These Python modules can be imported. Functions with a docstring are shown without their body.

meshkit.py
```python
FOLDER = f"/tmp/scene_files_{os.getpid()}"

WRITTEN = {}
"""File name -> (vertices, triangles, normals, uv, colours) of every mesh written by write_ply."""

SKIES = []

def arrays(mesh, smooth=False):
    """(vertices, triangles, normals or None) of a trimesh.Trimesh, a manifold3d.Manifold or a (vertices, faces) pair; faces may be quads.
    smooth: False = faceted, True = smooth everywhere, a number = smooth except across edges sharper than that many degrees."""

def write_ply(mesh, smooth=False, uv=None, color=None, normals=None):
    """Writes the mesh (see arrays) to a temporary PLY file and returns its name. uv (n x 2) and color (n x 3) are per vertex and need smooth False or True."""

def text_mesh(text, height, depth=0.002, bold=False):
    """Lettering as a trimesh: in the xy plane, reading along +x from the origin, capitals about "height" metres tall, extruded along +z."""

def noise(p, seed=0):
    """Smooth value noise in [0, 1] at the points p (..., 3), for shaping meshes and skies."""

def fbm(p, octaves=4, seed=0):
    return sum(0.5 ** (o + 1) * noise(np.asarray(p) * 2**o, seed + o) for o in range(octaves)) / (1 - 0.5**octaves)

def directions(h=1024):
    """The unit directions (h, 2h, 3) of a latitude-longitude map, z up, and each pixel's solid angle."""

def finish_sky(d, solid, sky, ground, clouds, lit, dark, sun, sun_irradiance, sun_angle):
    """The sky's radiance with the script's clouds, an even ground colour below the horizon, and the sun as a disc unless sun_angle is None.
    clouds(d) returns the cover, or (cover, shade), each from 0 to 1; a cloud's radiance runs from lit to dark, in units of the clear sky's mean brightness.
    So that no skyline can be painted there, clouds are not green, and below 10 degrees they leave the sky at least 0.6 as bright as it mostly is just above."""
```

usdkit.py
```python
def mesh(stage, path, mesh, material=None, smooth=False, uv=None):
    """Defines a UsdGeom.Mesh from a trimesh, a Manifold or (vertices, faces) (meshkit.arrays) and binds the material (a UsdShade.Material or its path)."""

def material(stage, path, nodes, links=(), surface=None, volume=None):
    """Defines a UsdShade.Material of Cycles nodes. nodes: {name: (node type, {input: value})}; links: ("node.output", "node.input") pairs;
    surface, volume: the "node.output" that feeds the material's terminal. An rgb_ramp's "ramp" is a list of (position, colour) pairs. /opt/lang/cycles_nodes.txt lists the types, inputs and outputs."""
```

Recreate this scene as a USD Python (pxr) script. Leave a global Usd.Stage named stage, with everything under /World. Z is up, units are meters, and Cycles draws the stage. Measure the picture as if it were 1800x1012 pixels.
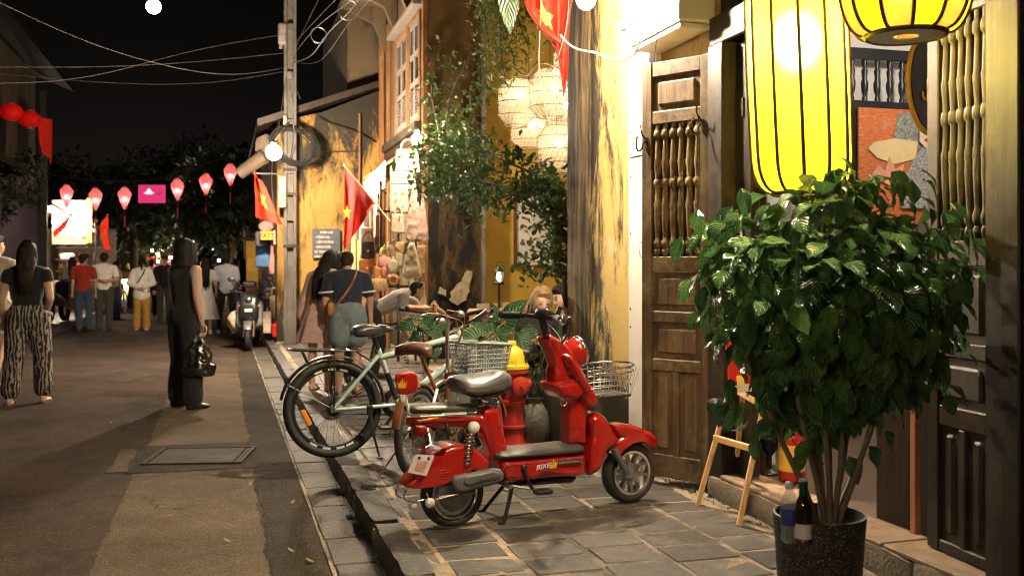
import math, random, numpy as np, trimesh, usdkit, meshkit
import manifold3d as m3
from shapely.geometry import Polygon
from pxr import Usd, UsdGeom, UsdLux, UsdShade, Gf, Sdf

random.seed(7); RNG = np.random.default_rng(7)
PI = math.pi
stage = Usd.Stage.CreateInMemory()
UsdGeom.SetStageUpAxis(stage, UsdGeom.Tokens.z); UsdGeom.SetStageMetersPerUnit(stage, 1.0)
UsdGeom.Xform.Define(stage, '/World'); stage.SetDefaultPrim(stage.GetPrimAtPath('/World'))
LK = '/World/Looks'; UsdGeom.Scope.Define(stage, LK)

# ------------------------------------------------------------------ camera, sky, exposure
TH = math.radians(16.2); CT, ST = math.cos(TH), math.sin(TH)
H, FPX, CX, CY = 1.40, 1750.0, 900.0, 469.0
Rv, Fv = np.array([CT, -ST, 0.]), np.array([ST, CT, 0.])
cam = UsdGeom.Camera.Define(stage, '/World/camera')
cam.AddTransformOp().Set(Gf.Matrix4d(CT, -ST, 0, 0, 0, 0, 1, 0, -ST, -CT, 0, 0, 0, 0, H, 1))
cam.CreateHorizontalApertureAttr(36.0); cam.CreateVerticalApertureAttr(36.0 * 1012 / 1800)
cam.CreateFocalLengthAttr(35.0); cam.CreateVerticalApertureOffsetAttr(-37 / 1800 * 36.0)
cam.CreateClippingRangeAttr(Gf.Vec2f(0.05, 5000))
cam.CreateFStopAttr(3.5); cam.CreateFocusDistanceAttr(5.3)
cam.CreateExposureAttr(0.8)
MOON_EL, MOON_AZ = math.radians(14.6), TH + math.atan((270 - 900) / 1750)
usdkit.material(stage, LK + '/night_sky', {
    'sky': ('sky_texture', {'sky_type': 'single_scattering', 'sun_disc': False, 'sun_elevation': 0.02, 'sun_rotation': MOON_AZ}),
    'bw': ('rgb_to_bw', {}), 'mx': ('mix', {'fac': 0.75}),
    'bg': ('background_shader', {'strength': 0.0005})},
    [('sky.color', 'bw.color'), ('sky.color', 'mx.color1'), ('bw.val', 'mx.color2'), ('mx.color', 'bg.color')], surface='bg.background')
dome = UsdLux.DomeLight.Define(stage, '/World/sky')
UsdShade.MaterialBindingAPI.Apply(dome.GetPrim()).Bind(UsdShade.Material.Get(stage, LK + '/night_sky'))
dome.GetPrim().SetCustomDataByKey('kind', 'structure')
sun = UsdLux.DistantLight.Define(stage, '/World/moonlight')
sun.CreateIntensityAttr(0.004); sun.CreateAngleAttr(0.5); sun.CreateNormalizeAttr(True); sun.CreateColorAttr(Gf.Vec3f(.85, .92, 1))
sun.AddRotateXYZOp().Set(Gf.Vec3f(90 - math.degrees(MOON_EL), 0, 180 - math.degrees(MOON_AZ)))
# radiance of the lamps; eave, room and across stand out of view
LAMP = dict(wall=2500.0, eave=900.0, shop=800.0, pole=2100.0, cage=260.0, lantern=350.0, stripe=45.0, stall=900.0, room=160.0, table=30.0, pink=45.0, red=1.7, far=420.0, across=480.0)

# ------------------------------------------------------------------ pixels of the photograph to points of the street
def ray(px, py): return (px - CX) / FPX * Rv + Fv + np.array([0, 0, -(py - CY) / FPX])
EYE = np.array([0, 0, H])
def PX(px, py, Z): return EYE + Z * ray(px, py)                 # at camera depth Z
def GP(px, py, z=0.0): r = ray(px, py); return EYE + r * ((z - H) / r[2])
def UX(px, py, u): r = ray(px, py); return EYE + r * (u / r[0])
def VY(px, py, v): r = ray(px, py); return EYE + r * (v / r[1])
PAVE = 0.14

# ------------------------------------------------------------------ geometry
def cat(*ms):
    ms = [m for x in ms for m in (x if isinstance(x, list) else [x])]
    V, F, n = [], [], 0
    for v, f in ms: V.append(v); F.append(np.asarray(f) + n); n += len(v)
    return np.vstack(V), np.vstack(F)
def xf(m, loc=(0, 0, 0), rz=0, rx=0, ry=0, s=1.0):
    v = np.asarray(m[0], float) * np.asarray(s)
    for a, (i, j) in ((rx, (1, 2)), (ry, (2, 0)), (rz, (0, 1))):
        if a:
            c, q = math.cos(a), math.sin(a); w = v.copy()
            w[:, i] = c * v[:, i] - q * v[:, j]; w[:, j] = q * v[:, i] + c * v[:, j]; v = w
    return v + np.asarray(loc, float), m[1]
def frame(m, o, x, y, z):
    v = np.asarray(m[0], float); return np.asarray(o) + v[:, :1] * np.asarray(x) + v[:, 1:2] * np.asarray(y) + v[:, 2:3] * np.asarray(z), m[1]
def unit(a): a = np.asarray(a, float); return a / (np.linalg.norm(a) + 1e-12)
def tm(m): return np.array(m.vertices), np.array(m.faces)
def man(m): x = m.to_mesh(); return np.array(x.vert_properties[:, :3], float), np.array(x.tri_verts)
def hull(P): return man(m3.Manifold.hull_points(np.asarray(P, float).tolist()))
_bc = {}
def box(c, s, b=0.0):
    c, s = np.asarray(c, float), np.asarray(s, float)
    if b <= 0:
        if 'b' not in _bc: _bc['b'] = tm(trimesh.creation.box([1, 1, 1]))
        return _bc['b'][0] * s + c, _bc['b'][1]
    b = min(b, s.min() * .45)
    if 'k' not in _bc:
        sg = [(i, j, k) for i in (-1, 1) for j in (-1, 1) for k in (-1, 1)]
        P = [[a, g] for g in sg for a in range(3)]
        pts = np.array([[(.5 - (.1 if d != a else 0)) * g[d] for d in range(3)] for a, g in [(p[0], p[1]) for p in P]])
        v, f = hull(pts)
        _bc['k'] = (np.sign(v), np.abs(np.abs(v) - .5) > 1e-3, f)
    sg, ins, f = _bc['k']
    return sg * (s / 2 - ins * b) + c, f
def bb(a, b_, bev=0.0): a, b_ = np.minimum(a, b_), np.maximum(a, b_); return box((a + b_) / 2, b_ - a, bev)
def tube(P, r, n=6, closed=False, caps=True):
    P = np.asarray(P, float); k = len(P); r = np.broadcast_to(r, (k,))
    T = np.roll(P, -1, 0) - np.roll(P, 1, 0) if closed else np.gradient(P, axis=0)
    T /= np.linalg.norm(T, axis=1, keepdims=True) + 1e-12
    a = np.cross(T[0], [0, 0, 1.]) if abs(T[0][2]) < .9 else np.cross(T[0], [1., 0, 0]); a = unit(a); A = []
    for t in T: a = unit(a - t * (a @ t)); A.append(a)
    A = np.array(A); B = np.cross(T, A); g = np.arange(n) * 2 * PI / n
    V = (P[:, None] + r[:, None, None] * (np.cos(g)[None, :, None] * A[:, None] + np.sin(g)[None, :, None] * B[:, None])).reshape(-1, 3)
    F = []
    for i in range(k if closed else k - 1):
        i2 = (i + 1) % k
        for j in range(n):
            j2 = (j + 1) % n; p, q, s, t = i * n + j, i * n + j2, i2 * n + j2, i2 * n + j; F += [[p, q, s], [p, s, t]]
    if caps and not closed:
        V = np.vstack([V, P[:1], P[-1:]]); o = k * n
        for j in range(n): F += [[o, (j + 1) % n, j], [o + 1, (k - 1) * n + j, (k - 1) * n + (j + 1) % n]]
    return V, np.array(F)
def spline(P, n=24, closed=False):
    from scipy.interpolate import CubicSpline
    P = np.asarray(P, float)
    if closed: P = np.vstack([P, P[:1]])
    d = np.r_[0, np.cumsum(np.linalg.norm(np.diff(P, axis=0), axis=1))]
    c = CubicSpline(d, P, bc_type='periodic' if closed else 'natural')
    return c(np.linspace(0, d[-1], n, endpoint=not closed))
def lathe(prof, n=20, z0=0, cap=True):
    prof = np.asarray(prof, float); g = np.arange(n) * 2 * PI / n; k = len(prof)
    V = np.stack([prof[:, :1] * np.cos(g), prof[:, :1] * np.sin(g), np.broadcast_to(prof[:, 1:], (k, n)) + z0], -1).reshape(-1, 3); F = []
    for i in range(k - 1):
        for j in range(n):
            j2 = (j + 1) % n; p, q, s, t = i * n + j, i * n + j2, (i + 1) * n + j2, (i + 1) * n + j; F += [[p, q, s], [p, s, t]]
    if cap:
        V = np.vstack([V, [[0, 0, prof[0, 1] + z0], [0, 0, prof[-1, 1] + z0]]]); o = k * n
        for j in range(n): F += [[o, (j + 1) % n, j], [o + 1, (k - 1) * n + j, (k - 1) * n + (j + 1) % n]]
    return V, np.array(F)
def grid(fn, nu, nv, cu=False, cv=False):
    s = np.arange(nu) / nu if cu else np.linspace(0, 1, nu); t = np.arange(nv) / nv if cv else np.linspace(0, 1, nv)
    S, T = np.meshgrid(s, t, indexing='ij'); V = np.asarray(fn(S.ravel(), T.ravel())); V = V if V.shape[-1] == 3 else V.T; F = []
    for i in range(nu if cu else nu - 1):
        for j in range(nv if cv else nv - 1):
            i2, j2 = (i + 1) % nu, (j + 1) % nv; p, q, a, b = i * nv + j, i2 * nv + j, i2 * nv + j2, i * nv + j2; F += [[p, q, a], [p, a, b]]
    return V, np.array(F)
def gridq(fn, nu, nv):
    m = grid(fn, nu, nv); return m
_sph = {}
def sph(c=(0, 0, 0), r=1.0, l=2):
    if l not in _sph: _sph[l] = tm(trimesh.creation.icosphere(l, 1.0))
    return _sph[l][0] * np.asarray(r) + np.asarray(c, float), _sph[l][1]
def torus(R, r, n=32, k=8, c=(0, 0, 0), ax='z'):
    g = np.arange(n) * 2 * PI / n; P = np.stack([R * np.cos(g), R * np.sin(g), 0 * g], 1)
    if ax == 'y': P = P[:, [0, 2, 1]]
    if ax == 'x': P = P[:, [2, 0, 1]]
    return tube(P + np.asarray(c, float), r, k, closed=True)
def ext(poly, d, y0=0.0):        # polygon in (x, z), extruded along y from y0 to y0+d
    p = poly if isinstance(poly, Polygon) else Polygon(poly).buffer(0)
    v, f = tm(trimesh.creation.extrude_polygon(p, d, engine='earcut'))
    return np.stack([v[:, 0], y0 + d - v[:, 2], v[:, 1]], 1), f
def relax(m, ref=.02, it=6, lam=.5, weld=True):
    M = m3.Manifold(m3.Mesh(np.asarray(m[0], np.float32), np.asarray(m[1], np.uint32))).refine_to_length(ref)
    t = trimesh.Trimesh(*man(M), process=True); trimesh.smoothing.filter_laplacian(t, lamb=lam, iterations=it)
    return tm(t)
def rext(poly, y0, y1, ref=.018, it=6, lam=.5, R=.03, floor=.55):   # a slab with rounded outline and domed sides
    import shapely
    p = poly if isinstance(poly, Polygon) else Polygon(poly).buffer(0); q = p.buffer(-.006).buffer(.012, 4).buffer(-.006, 4)
    q = q if q.geom_type == 'Polygon' and not q.is_empty else p
    m = ext(q, y1 - y0, y0); M_ = m3.Manifold(m3.Mesh(np.asarray(m[0], np.float32), np.asarray(m[1], np.uint32))).refine_to_length(ref * .62); v, f = man(M_)
    d = shapely.distance(q.exterior, shapely.points(v[:, 0], v[:, 2])); R = min(R, (y1 - y0) * .6); k = floor + (1 - floor) * np.sqrt(np.clip(1 - (1 - np.clip(d / R, 0, 1)) ** 2, 0, 1)); ym, hh = (y0 + y1) / 2, (y1 - y0) / 2
    v[:, 1] = ym + (v[:, 1] - ym) * k
    t = trimesh.Trimesh(v, f, process=True); trimesh.smoothing.filter_laplacian(t, lamb=lam, iterations=max(2, int(it * .6))); return tm(t)
def rrect(w, h, r, cx=0, cz=0): return Polygon([(-w / 2, -h / 2), (w / 2, -h / 2), (w / 2, h / 2), (-w / 2, h / 2)]).buffer(-r).buffer(r, 4) if cx == cz == 0 else __import__('shapely.affinity', fromlist=['x']).translate(rrect(w, h, r), cx, cz)
def spring(a, b, R, r, turns, n=10, k=4):
    a, b = np.asarray(a, float), np.asarray(b, float); z = unit(b - a); x = unit(np.cross(z, [0.31, 1, .2])); y = np.cross(z, x)
    t = np.linspace(0, 1, turns * n + 1); g = t * turns * 2 * PI
    return tube(a + t[:, None] * (b - a) + R * (np.cos(g)[:, None] * x + np.sin(g)[:, None] * y), r, k)
def wob(m, amp, sc, seed=0):
    v = np.asarray(m[0]); n = np.stack([meshkit.noise(v * sc + 7 * k, seed + k) for k in range(3)], 1) - .5
    return v + 2 * amp * n, m[1]
def txt(s, h, o, x, z, n, d=.003, bold=True, center=True):   # lettering on a plane: x = reading direction, z = up, n = outward
    v, f = tm(meshkit.text_mesh(s, h, d, bold))
    if center: v = v - [(v[:, 0].min() + v[:, 0].max()) / 2, 0, 0]
    return frame((v, f), o, unit(x), unit(z), unit(n))
def tri2d(poly, seg=.08):
    p = Polygon(poly); v, f = trimesh.creation.triangulate_polygon(p, engine='earcut'); return np.array(v), np.array(f)

# ------------------------------------------------------------------ materials
M = {}
def C(h): # sRGB hex to linear
    h = h.lstrip('#'); c = [int(h[i:i + 2], 16) / 255 for i in (0, 2, 4)]; return tuple(x / 12.92 if x < .04045 else ((x + .055) / 1.055) ** 2.4 for x in c)
def mat(name, col, rough=.5, metal=0., var=.14, scale=7., bump=0., bs=60., spec=.5, coat=0., rand=0., world=False, dirt=None, det=4., stretch=None, sheen=0., crough=.08, rv=0.):
    a = np.array(col, float)
    nd = {'tc': ('geometry', {}) if world else ('texture_coordinate', {}),
          'n': ('noise_texture', {'scale': scale, 'detail': det, 'roughness': .6}),
          'r': ('rgb_ramp', {'ramp': [(.28, tuple(a * (1 - var))), (.72, tuple(np.minimum(a * (1 + var), .95)))]}),
          'p': ('principled_bsdf', {'roughness': rough, 'metallic': metal, 'specular_ior_level': spec, 'coat_weight': coat, 'coat_roughness': crough, 'sheen_weight': sheen})}
    src = 'tc.position' if world else 'tc.object'; ln = []
    if stretch: nd['mp'] = ('mapping', {'scale': stretch}); ln += [(src, 'mp.vector')]; src = 'mp.vector'
    ln += [(src, 'n.vector'), ('n.fac', 'r.fac')]; out = 'r.color'
    if dirt:
        dc, lo, hi, ds = dirt
        nd |= {'dn': ('noise_texture', {'scale': ds, 'detail': 6., 'roughness': .65}), 'dr': ('rgb_ramp', {'ramp': [(lo, (0, 0, 0)), (hi, (1, 1, 1))]}), 'dm': ('mix', {'color2': dc})}
        ln += [(src, 'dn.vector'), ('dn.fac', 'dr.fac'), ('dr.color', 'dm.fac'), (out, 'dm.color1')]; out = 'dm.color'
    if rand:
        nd |= {'oi': ('object_info', {}), 'mr': ('map_range', {'to_min': 1 - rand, 'to_max': 1 + rand}), 'hs': ('hsv', {})}
        ln += [('oi.random', 'mr.value'), ('mr.result', 'hs.value'), (out, 'hs.color')]; out = 'hs.color'
    ln += [(out, 'p.base_color')]
    if rv:
        nd['rr'] = ('map_range', {'from_min': .3, 'from_max': .7, 'to_min': rough - rv, 'to_max': rough + rv, 'clamp': True}); ln += [('n.fac', 'rr.value'), ('rr.result', 'p.roughness')]
    if bump:
        nd |= {'bn': ('noise_texture', {'scale': bs, 'detail': 5.}), 'b': ('bump', {'strength': bump, 'distance': .01})}
        ln += [(src, 'bn.vector'), ('bn.fac', 'b.height'), ('b.normal', 'p.normal')]
    M[name] = usdkit.material(stage, f'{LK}/{name}', nd, ln, surface='p.BSDF'); return M[name]
def glow(name, col, e, base=(.6, .6, .6)):
    M[name] = usdkit.material(stage, f'{LK}/{name}', {'p': ('principled_bsdf', {'base_color': base, 'emission_color': col, 'emission_strength': e, 'roughness': .5})}, [], surface='p.BSDF')
def sheet(name, col, tr=.55, rough=.7, var=.08, scale=9):       # cloth or paper that lets light through
    a = np.array(col)
    M[name] = usdkit.material(stage, f'{LK}/{name}', {'tc': ('texture_coordinate', {}), 'n': ('noise_texture', {'scale': scale, 'detail': 4.}),
        'r': ('rgb_ramp', {'ramp': [(.3, tuple(a * (1 - var))), (.7, tuple(np.minimum(a * (1 + var), .95)))]}),
        'd': ('principled_bsdf', {'roughness': rough, 'specular_ior_level': .2}), 't': ('translucent_bsdf', {}), 'm': ('mix_closure', {'fac': tr})},
        [('tc.object', 'n.vector'), ('n.fac', 'r.fac'), ('r.color', 'd.base_color'), ('r.color', 't.color'), ('d.BSDF', 'm.closure1'), ('t.BSDF', 'm.closure2')], surface='m.closure')
def leafmat(name, dark, light, rough=.28, vein=(.16, .24, .09), vs=.5):
    M[name] = usdkit.material(stage, f'{LK}/{name}', {
        'uv': ('uvmap', {'attribute': 'st'}), 'sx': ('separate_xyz', {}), 'ab0': ('math', {'math_type': 'subtract', 'value2': .5}), 'ab': ('math', {'math_type': 'absolute'}),
        'k1': ('math', {'math_type': 'multiply', 'value2': 44.}), 'k2': ('math', {'math_type': 'multiply', 'value2': 38.}), 'd': ('math', {'math_type': 'subtract'}),
        'si': ('math', {'math_type': 'sine'}), 'mr': ('map_range', {'from_min': .72, 'from_max': 1., 'clamp': True}), 'mid': ('map_range', {'from_min': .05, 'from_max': .0, 'clamp': True}),
        'mx': ('math', {'math_type': 'maximum'}), 'vf': ('math', {'math_type': 'multiply', 'value2': vs}),
        'oi': ('object_info', {}), 'gi': ('geometry', {}), 'ad': ('math', {'math_type': 'add'}), 'fr': ('math', {'math_type': 'fraction'}), 'r': ('rgb_ramp', {'ramp': [(.0, dark), (.72, tuple((np.array(dark) + np.array(light)) / 2)), (1., light)]}), 'cm': ('mix', {'color2': vein}),
        'b': ('bump', {'strength': .7, 'distance': .004, 'invert': True}), 'p': ('principled_bsdf', {'roughness': rough, 'specular_ior_level': .6}), 't': ('translucent_bsdf', {}), 'm': ('mix_closure', {'fac': .22})},
        [('uv.UV', 'sx.vector'), ('sx.x', 'ab0.value1'), ('ab0.value', 'ab.value1'), ('ab.value', 'k2.value1'), ('sx.y', 'k1.value1'), ('k1.value', 'd.value1'), ('k2.value', 'd.value2'), ('d.value', 'si.value1'),
         ('si.value', 'mr.value'), ('ab.value', 'mid.value'), ('mr.result', 'mx.value1'), ('mid.result', 'mx.value2'), ('mx.value', 'vf.value1'),
         ('oi.random', 'ad.value1'), ('gi.random_per_island', 'ad.value2'), ('ad.value', 'fr.value1'), ('fr.value', 'r.fac'), ('r.color', 'cm.color1'), ('vf.value', 'cm.fac'), ('si.value', 'b.height'), ('b.normal', 'p.normal'),
         ('cm.color', 'p.base_color'), ('cm.color', 't.color'), ('p.BSDF', 'm.closure1'), ('t.BSDF', 'm.closure2')], surface='m.closure')
def wood(name, dark, light, axis=2, rough=.55, sc=1., bump=.35, wear=None, spec=.4):
    st = [28 * sc, 28 * sc, 28 * sc]; st[axis] = 1.6 * sc
    nd = {'tc': ('texture_coordinate', {}), 'mp': ('mapping', {'scale': st}), 'n': ('noise_texture', {'scale': 1., 'detail': 6., 'roughness': .65, 'distortion': .6}),
          'r': ('rgb_ramp', {'ramp': [(.3, dark), (.55, tuple((np.array(dark) + np.array(light)) / 2)), (.75, light)]}), 'oi': ('object_info', {}), 'mr': ('map_range', {'to_min': .82, 'to_max': 1.15}), 'hs': ('hsv', {}),
          'b': ('bump', {'strength': bump, 'distance': .004}), 'p': ('principled_bsdf', {'roughness': rough, 'specular_ior_level': spec}),
          'wn': ('noise_texture', {'scale': 3.2, 'detail': 7., 'roughness': .7}), 'wr': ('rgb_ramp', {'ramp': [(.5, (0, 0, 0)), (.72, (1, 1, 1))]}), 'wm': ('mix', {'color2': wear or light})}
    M[name] = usdkit.material(stage, f'{LK}/{name}', nd, [('tc.object', 'mp.vector'), ('mp.vector', 'n.vector'), ('n.fac', 'r.fac'), ('tc.object', 'wn.vector'), ('wn.fac', 'wr.fac'), ('wr.color', 'wm.fac'), ('r.color', 'wm.color1'), ('wm.color', 'hs.color'),
        ('oi.random', 'mr.value'), ('mr.result', 'hs.value'), ('hs.color', 'p.base_color'), ('n.fac', 'b.height'), ('b.normal', 'p.normal')], surface='p.BSDF')
def plaster(name, col, pale, mould, mlo=.55, mhi=.68, base_z=(.2, .9), drip=(2.6, 2.6, .8), top=None, specks=True, side=None):
    # old lime-wash: pale worn patches, dark mould running in vertical streaks, growth above the ground
    nd = {'g': ('geometry', {}), 'sx': ('separate_xyz', {}), 'n1': ('noise_texture', {'scale': 1.7, 'detail': 8., 'roughness': .65}), 'r1': ('rgb_ramp', {'ramp': [(.3, tuple(np.array(col) * .72)), (.5, col), (.66, col), (.74, pale)]}),
          'mp': ('mapping', {'scale': drip}), 'n2': ('noise_texture', {'scale': 1., 'detail': 10., 'roughness': .78, 'distortion': .9}),
          'bz': ('map_range', {'from_min': base_z[0], 'from_max': base_z[1], 'to_min': .2, 'to_max': 0., 'clamp': True}), 'ad': ('math', {'math_type': 'add'}),
          'r2': ('rgb_ramp', {'ramp': [(mlo, (0, 0, 0)), (mhi, (1, 1, 1))]}), 'm': ('mix', {'color2': mould}),
          'v': ('noise_texture', {'scale': 26., 'detail': 4., 'roughness': .7}), 'r3': ('rgb_ramp', {'ramp': [(.66 if specks else .98, (0, 0, 0)), (.72 if specks else .99, (.85, .85, .85))]}), 'm2': ('mix', {'color2': mould}),
          'bn': ('noise_texture', {'scale': 55., 'detail': 6.}), 'b': ('bump', {'strength': .35, 'distance': .008}), 'p': ('principled_bsdf', {'roughness': .8, 'specular_ior_level': .25})}
    ln = [('g.position', 'sx.vector'), ('g.position', 'n1.vector'), ('n1.fac', 'r1.fac'), ('g.position', 'mp.vector'), ('mp.vector', 'n2.vector'), ('sx.z', 'bz.value'), ('n2.fac', 'ad.value1'), ('bz.result', 'ad.value2'), ('ad.value', 'r2.fac'),
          ('r2.color', 'm.fac'), ('r1.color', 'm.color1'), ('g.position', 'v.vector'), ('v.fac', 'r3.fac'), ('r3.color', 'm2.fac'), ('m.color', 'm2.color1'), ('m2.color', 'p.base_color'), ('g.position', 'bn.vector'), ('bn.fac', 'b.height'), ('b.normal', 'p.normal')]
    if top:
        nd |= {'tz': ('map_range', {'from_min': top[0], 'from_max': top[1], 'to_min': 0., 'to_max': top[2], 'clamp': True}), 'ad2': ('math', {'math_type': 'add'})}
        ln = [x for x in ln if x != ('ad.value', 'r2.fac')] + [('sx.z', 'tz.value'), ('ad.value', 'ad2.value1'), ('tz.result', 'ad2.value2'), ('ad2.value', 'r2.fac')]
    if side:     # a broad run of black mould towards one edge of the wall
        nd |= {'sv': ('map_range', {'from_min': side[0], 'from_max': side[1], 'to_min': 0., 'to_max': side[2], 'clamp': True}), 'ad3': ('math', {'math_type': 'add'})}
        ln = [x for x in ln if x != ('ad.value', 'r2.fac')] + [('sx.y', 'sv.value'), ('ad.value', 'ad3.value1'), ('sv.result', 'ad3.value2'), ('ad3.value', 'r2.fac')]
    M[name] = usdkit.material(stage, f'{LK}/{name}', nd, ln, surface='p.BSDF')
def pane(name, col=(.9, .95, .95), rough=.03):
    M[name] = usdkit.material(stage, f'{LK}/{name}', {'t': ('transparent_bsdf', {'color': col}), 'g': ('glossy_bsdf', {'color': (1, 1, 1), 'roughness': rough}), 'f': ('fresnel', {'IOR': 1.5}), 'm': ('mix_closure', {})},
        [('f.fac', 'm.fac'), ('t.BSDF', 'm.closure1'), ('g.BSDF', 'm.closure2')], surface='m.closure')

# ------------------------------------------------------------------ things and parts
_cnt = {}
def numbered(parent, name):
    k = (parent, name); _cnt[k] = _cnt.get(k, -1) + 1
    return name if _cnt[k] == 0 else f'{name}_{_cnt[k]:03d}'
def setd(p, **kw):
    for k, v in kw.items():
        if v: p.SetCustomDataByKey(k, v)
class T:
    def __init__(s, name, label=None, cat=None, loc=(0, 0, 0), rz=0.0, group=None, kind=None, world=False, dim=0):
        s.path = '/World/' + numbered('/World', name); s.loc = np.asarray(loc, float); s.world = world; s.rz = rz
        s.x = UsdGeom.Xform.Define(stage, s.path); s.x.AddTranslateOp().Set(Gf.Vec3d(*map(float, s.loc)))
        if rz: s.x.AddRotateZOp().Set(math.degrees(rz))
        s.p = s.x.GetPrim(); setd(s.p, label=label, category=cat, group=group, kind=kind)
    def add(s, name, m, mt, parent=None, smooth=False, label=None, kind=None, uv=None):
        par = parent or s.path; path = par + '/' + numbered(par, name)
        if s.world: m = (np.asarray(m[0] if isinstance(m, tuple) else m.vertices) - s.loc, m[1] if isinstance(m, tuple) else m.faces)
        p = usdkit.mesh(stage, path, m, M[mt] if isinstance(mt, str) else mt, smooth=smooth, uv=uv).GetPrim(); setd(p, label=label, kind=kind)
        return path
def dup(t, label=None, loc=(0, 0, 0), rz=0.0, s=1.0, group=None):
    src = stage.GetPrimAtPath(t.path); nm = t.path.split('/')[-1].rstrip('0123456789').rstrip('_')
    x = UsdGeom.Xform.Define(stage, '/World/' + numbered('/World', nm))
    x.AddTranslateOp().Set(Gf.Vec3d(*map(float, loc)))
    if rz: x.AddRotateZOp().Set(math.degrees(rz))
    p = x.GetPrim(); p.GetReferences().AddInternalReference(t.path)
    if s != 1: x.AddScaleOp().Set(Gf.Vec3f(s, s, s))
    ops = x.GetOrderedXformOps(); x.SetXformOpOrder(ops)
    p.SetInstanceable(True); w = src.GetCustomData(); setd(p, label=label or w.get('label'), category=w.get('category'), group=group or w.get('group')); return p
def single(name, m, mt, label, cat, group=None, kind=None, smooth=False, uv=None):
    path = '/World/' + numbered('/World', name)
    p = usdkit.mesh(stage, path, m, M[mt], smooth=smooth, uv=uv).GetPrim(); setd(p, label=label, category=cat, group=group, kind=kind); return path
def struct(name, m, mt, smooth=False): return single(name, m, mt, None, None, kind='structure', smooth=smooth)

# ------------------------------------------------------------------ shared materials
wood('dark_wood', C('#15100b'), C('#33281f'), 2, wear=C('#44392d')); wood('dark_wood_flat', C('#15100b'), C('#33281f'), 0, wear=C('#44392d'))
wood('lit_leaf_wood', C('#30251a'), C('#77624b'), 2, wear=C('#8a775c')); wood('lit_leaf_wood_flat', C('#30251a'), C('#77624b'), 0, wear=C('#8a775c')); wood('lit_leaf_panel', C('#382a1d'), C('#866d52'), 2, wear=C('#98845f'))  # lighter copy of the door wood: lamplight on the left leaf put into the colour
wood('black_wood', C('#17110c'), C('#33261b'), 2); wood('warm_wood', C('#54351c'), C('#8a6038'), 2, wear=C('#7d5a38')); wood('pine', C('#b58d58'), C('#dcbb8a'), 2, rough=.5, bump=.1); wood('pine_flat', C('#b58d58'), C('#d8b684'), 0, rough=.5, bump=.1)
wood('panel_wood', C('#15100b'), C('#352a20'), 2, wear=C('#463b2e'))
plaster('yellow_wall', (.60, .43, .14), (.68, .58, .36), (.040, .032, .022), .51, .62, base_z=(.25, .8), side=(6.45, 7.0, .13))
plaster('yellow_edge', (.20, .135, .055), (.34, .27, .17), (.018, .015, .012), .40, .56, drip=(7, 7, .55))
plaster('yellow_clean', (.66, .42, .08), (.66, .54, .3), (.2, .12, .05), .60, .74, specks=False)
plaster('mould_wall', (.12, .07, .022), (.2, .15, .08), (.010, .009, .008), .36, .55, base_z=(.2, 1.2), top=(3.6, 5.0, -.22))  # mask thins towards the top: orange lamplight put into the colour
plaster('ochre_wall', (.25, .145, .035), (.34, .27, .16), (.018, .015, .010), .49, .61, base_z=(.15, .8), top=(2.7, 4.1, .2))  # mask darkens towards the top: lamp falloff put into the mould colour
plaster('purple_wall', (.09, .07, .11), (.11, .09, .12), (.05, .04, .06), .62, .8)
plaster('brown_wall', (.10, .07, .04), (.15, .11, .07), (.03, .026, .02), .5, .65)
mat('white_board', (.72, .68, .62), .55, var=.05, scale=3, dirt=((.45, .38, .3), .6, .8, 2.5)); mat('white_plaster', (.7, .67, .62), .8, var=.06)
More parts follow.
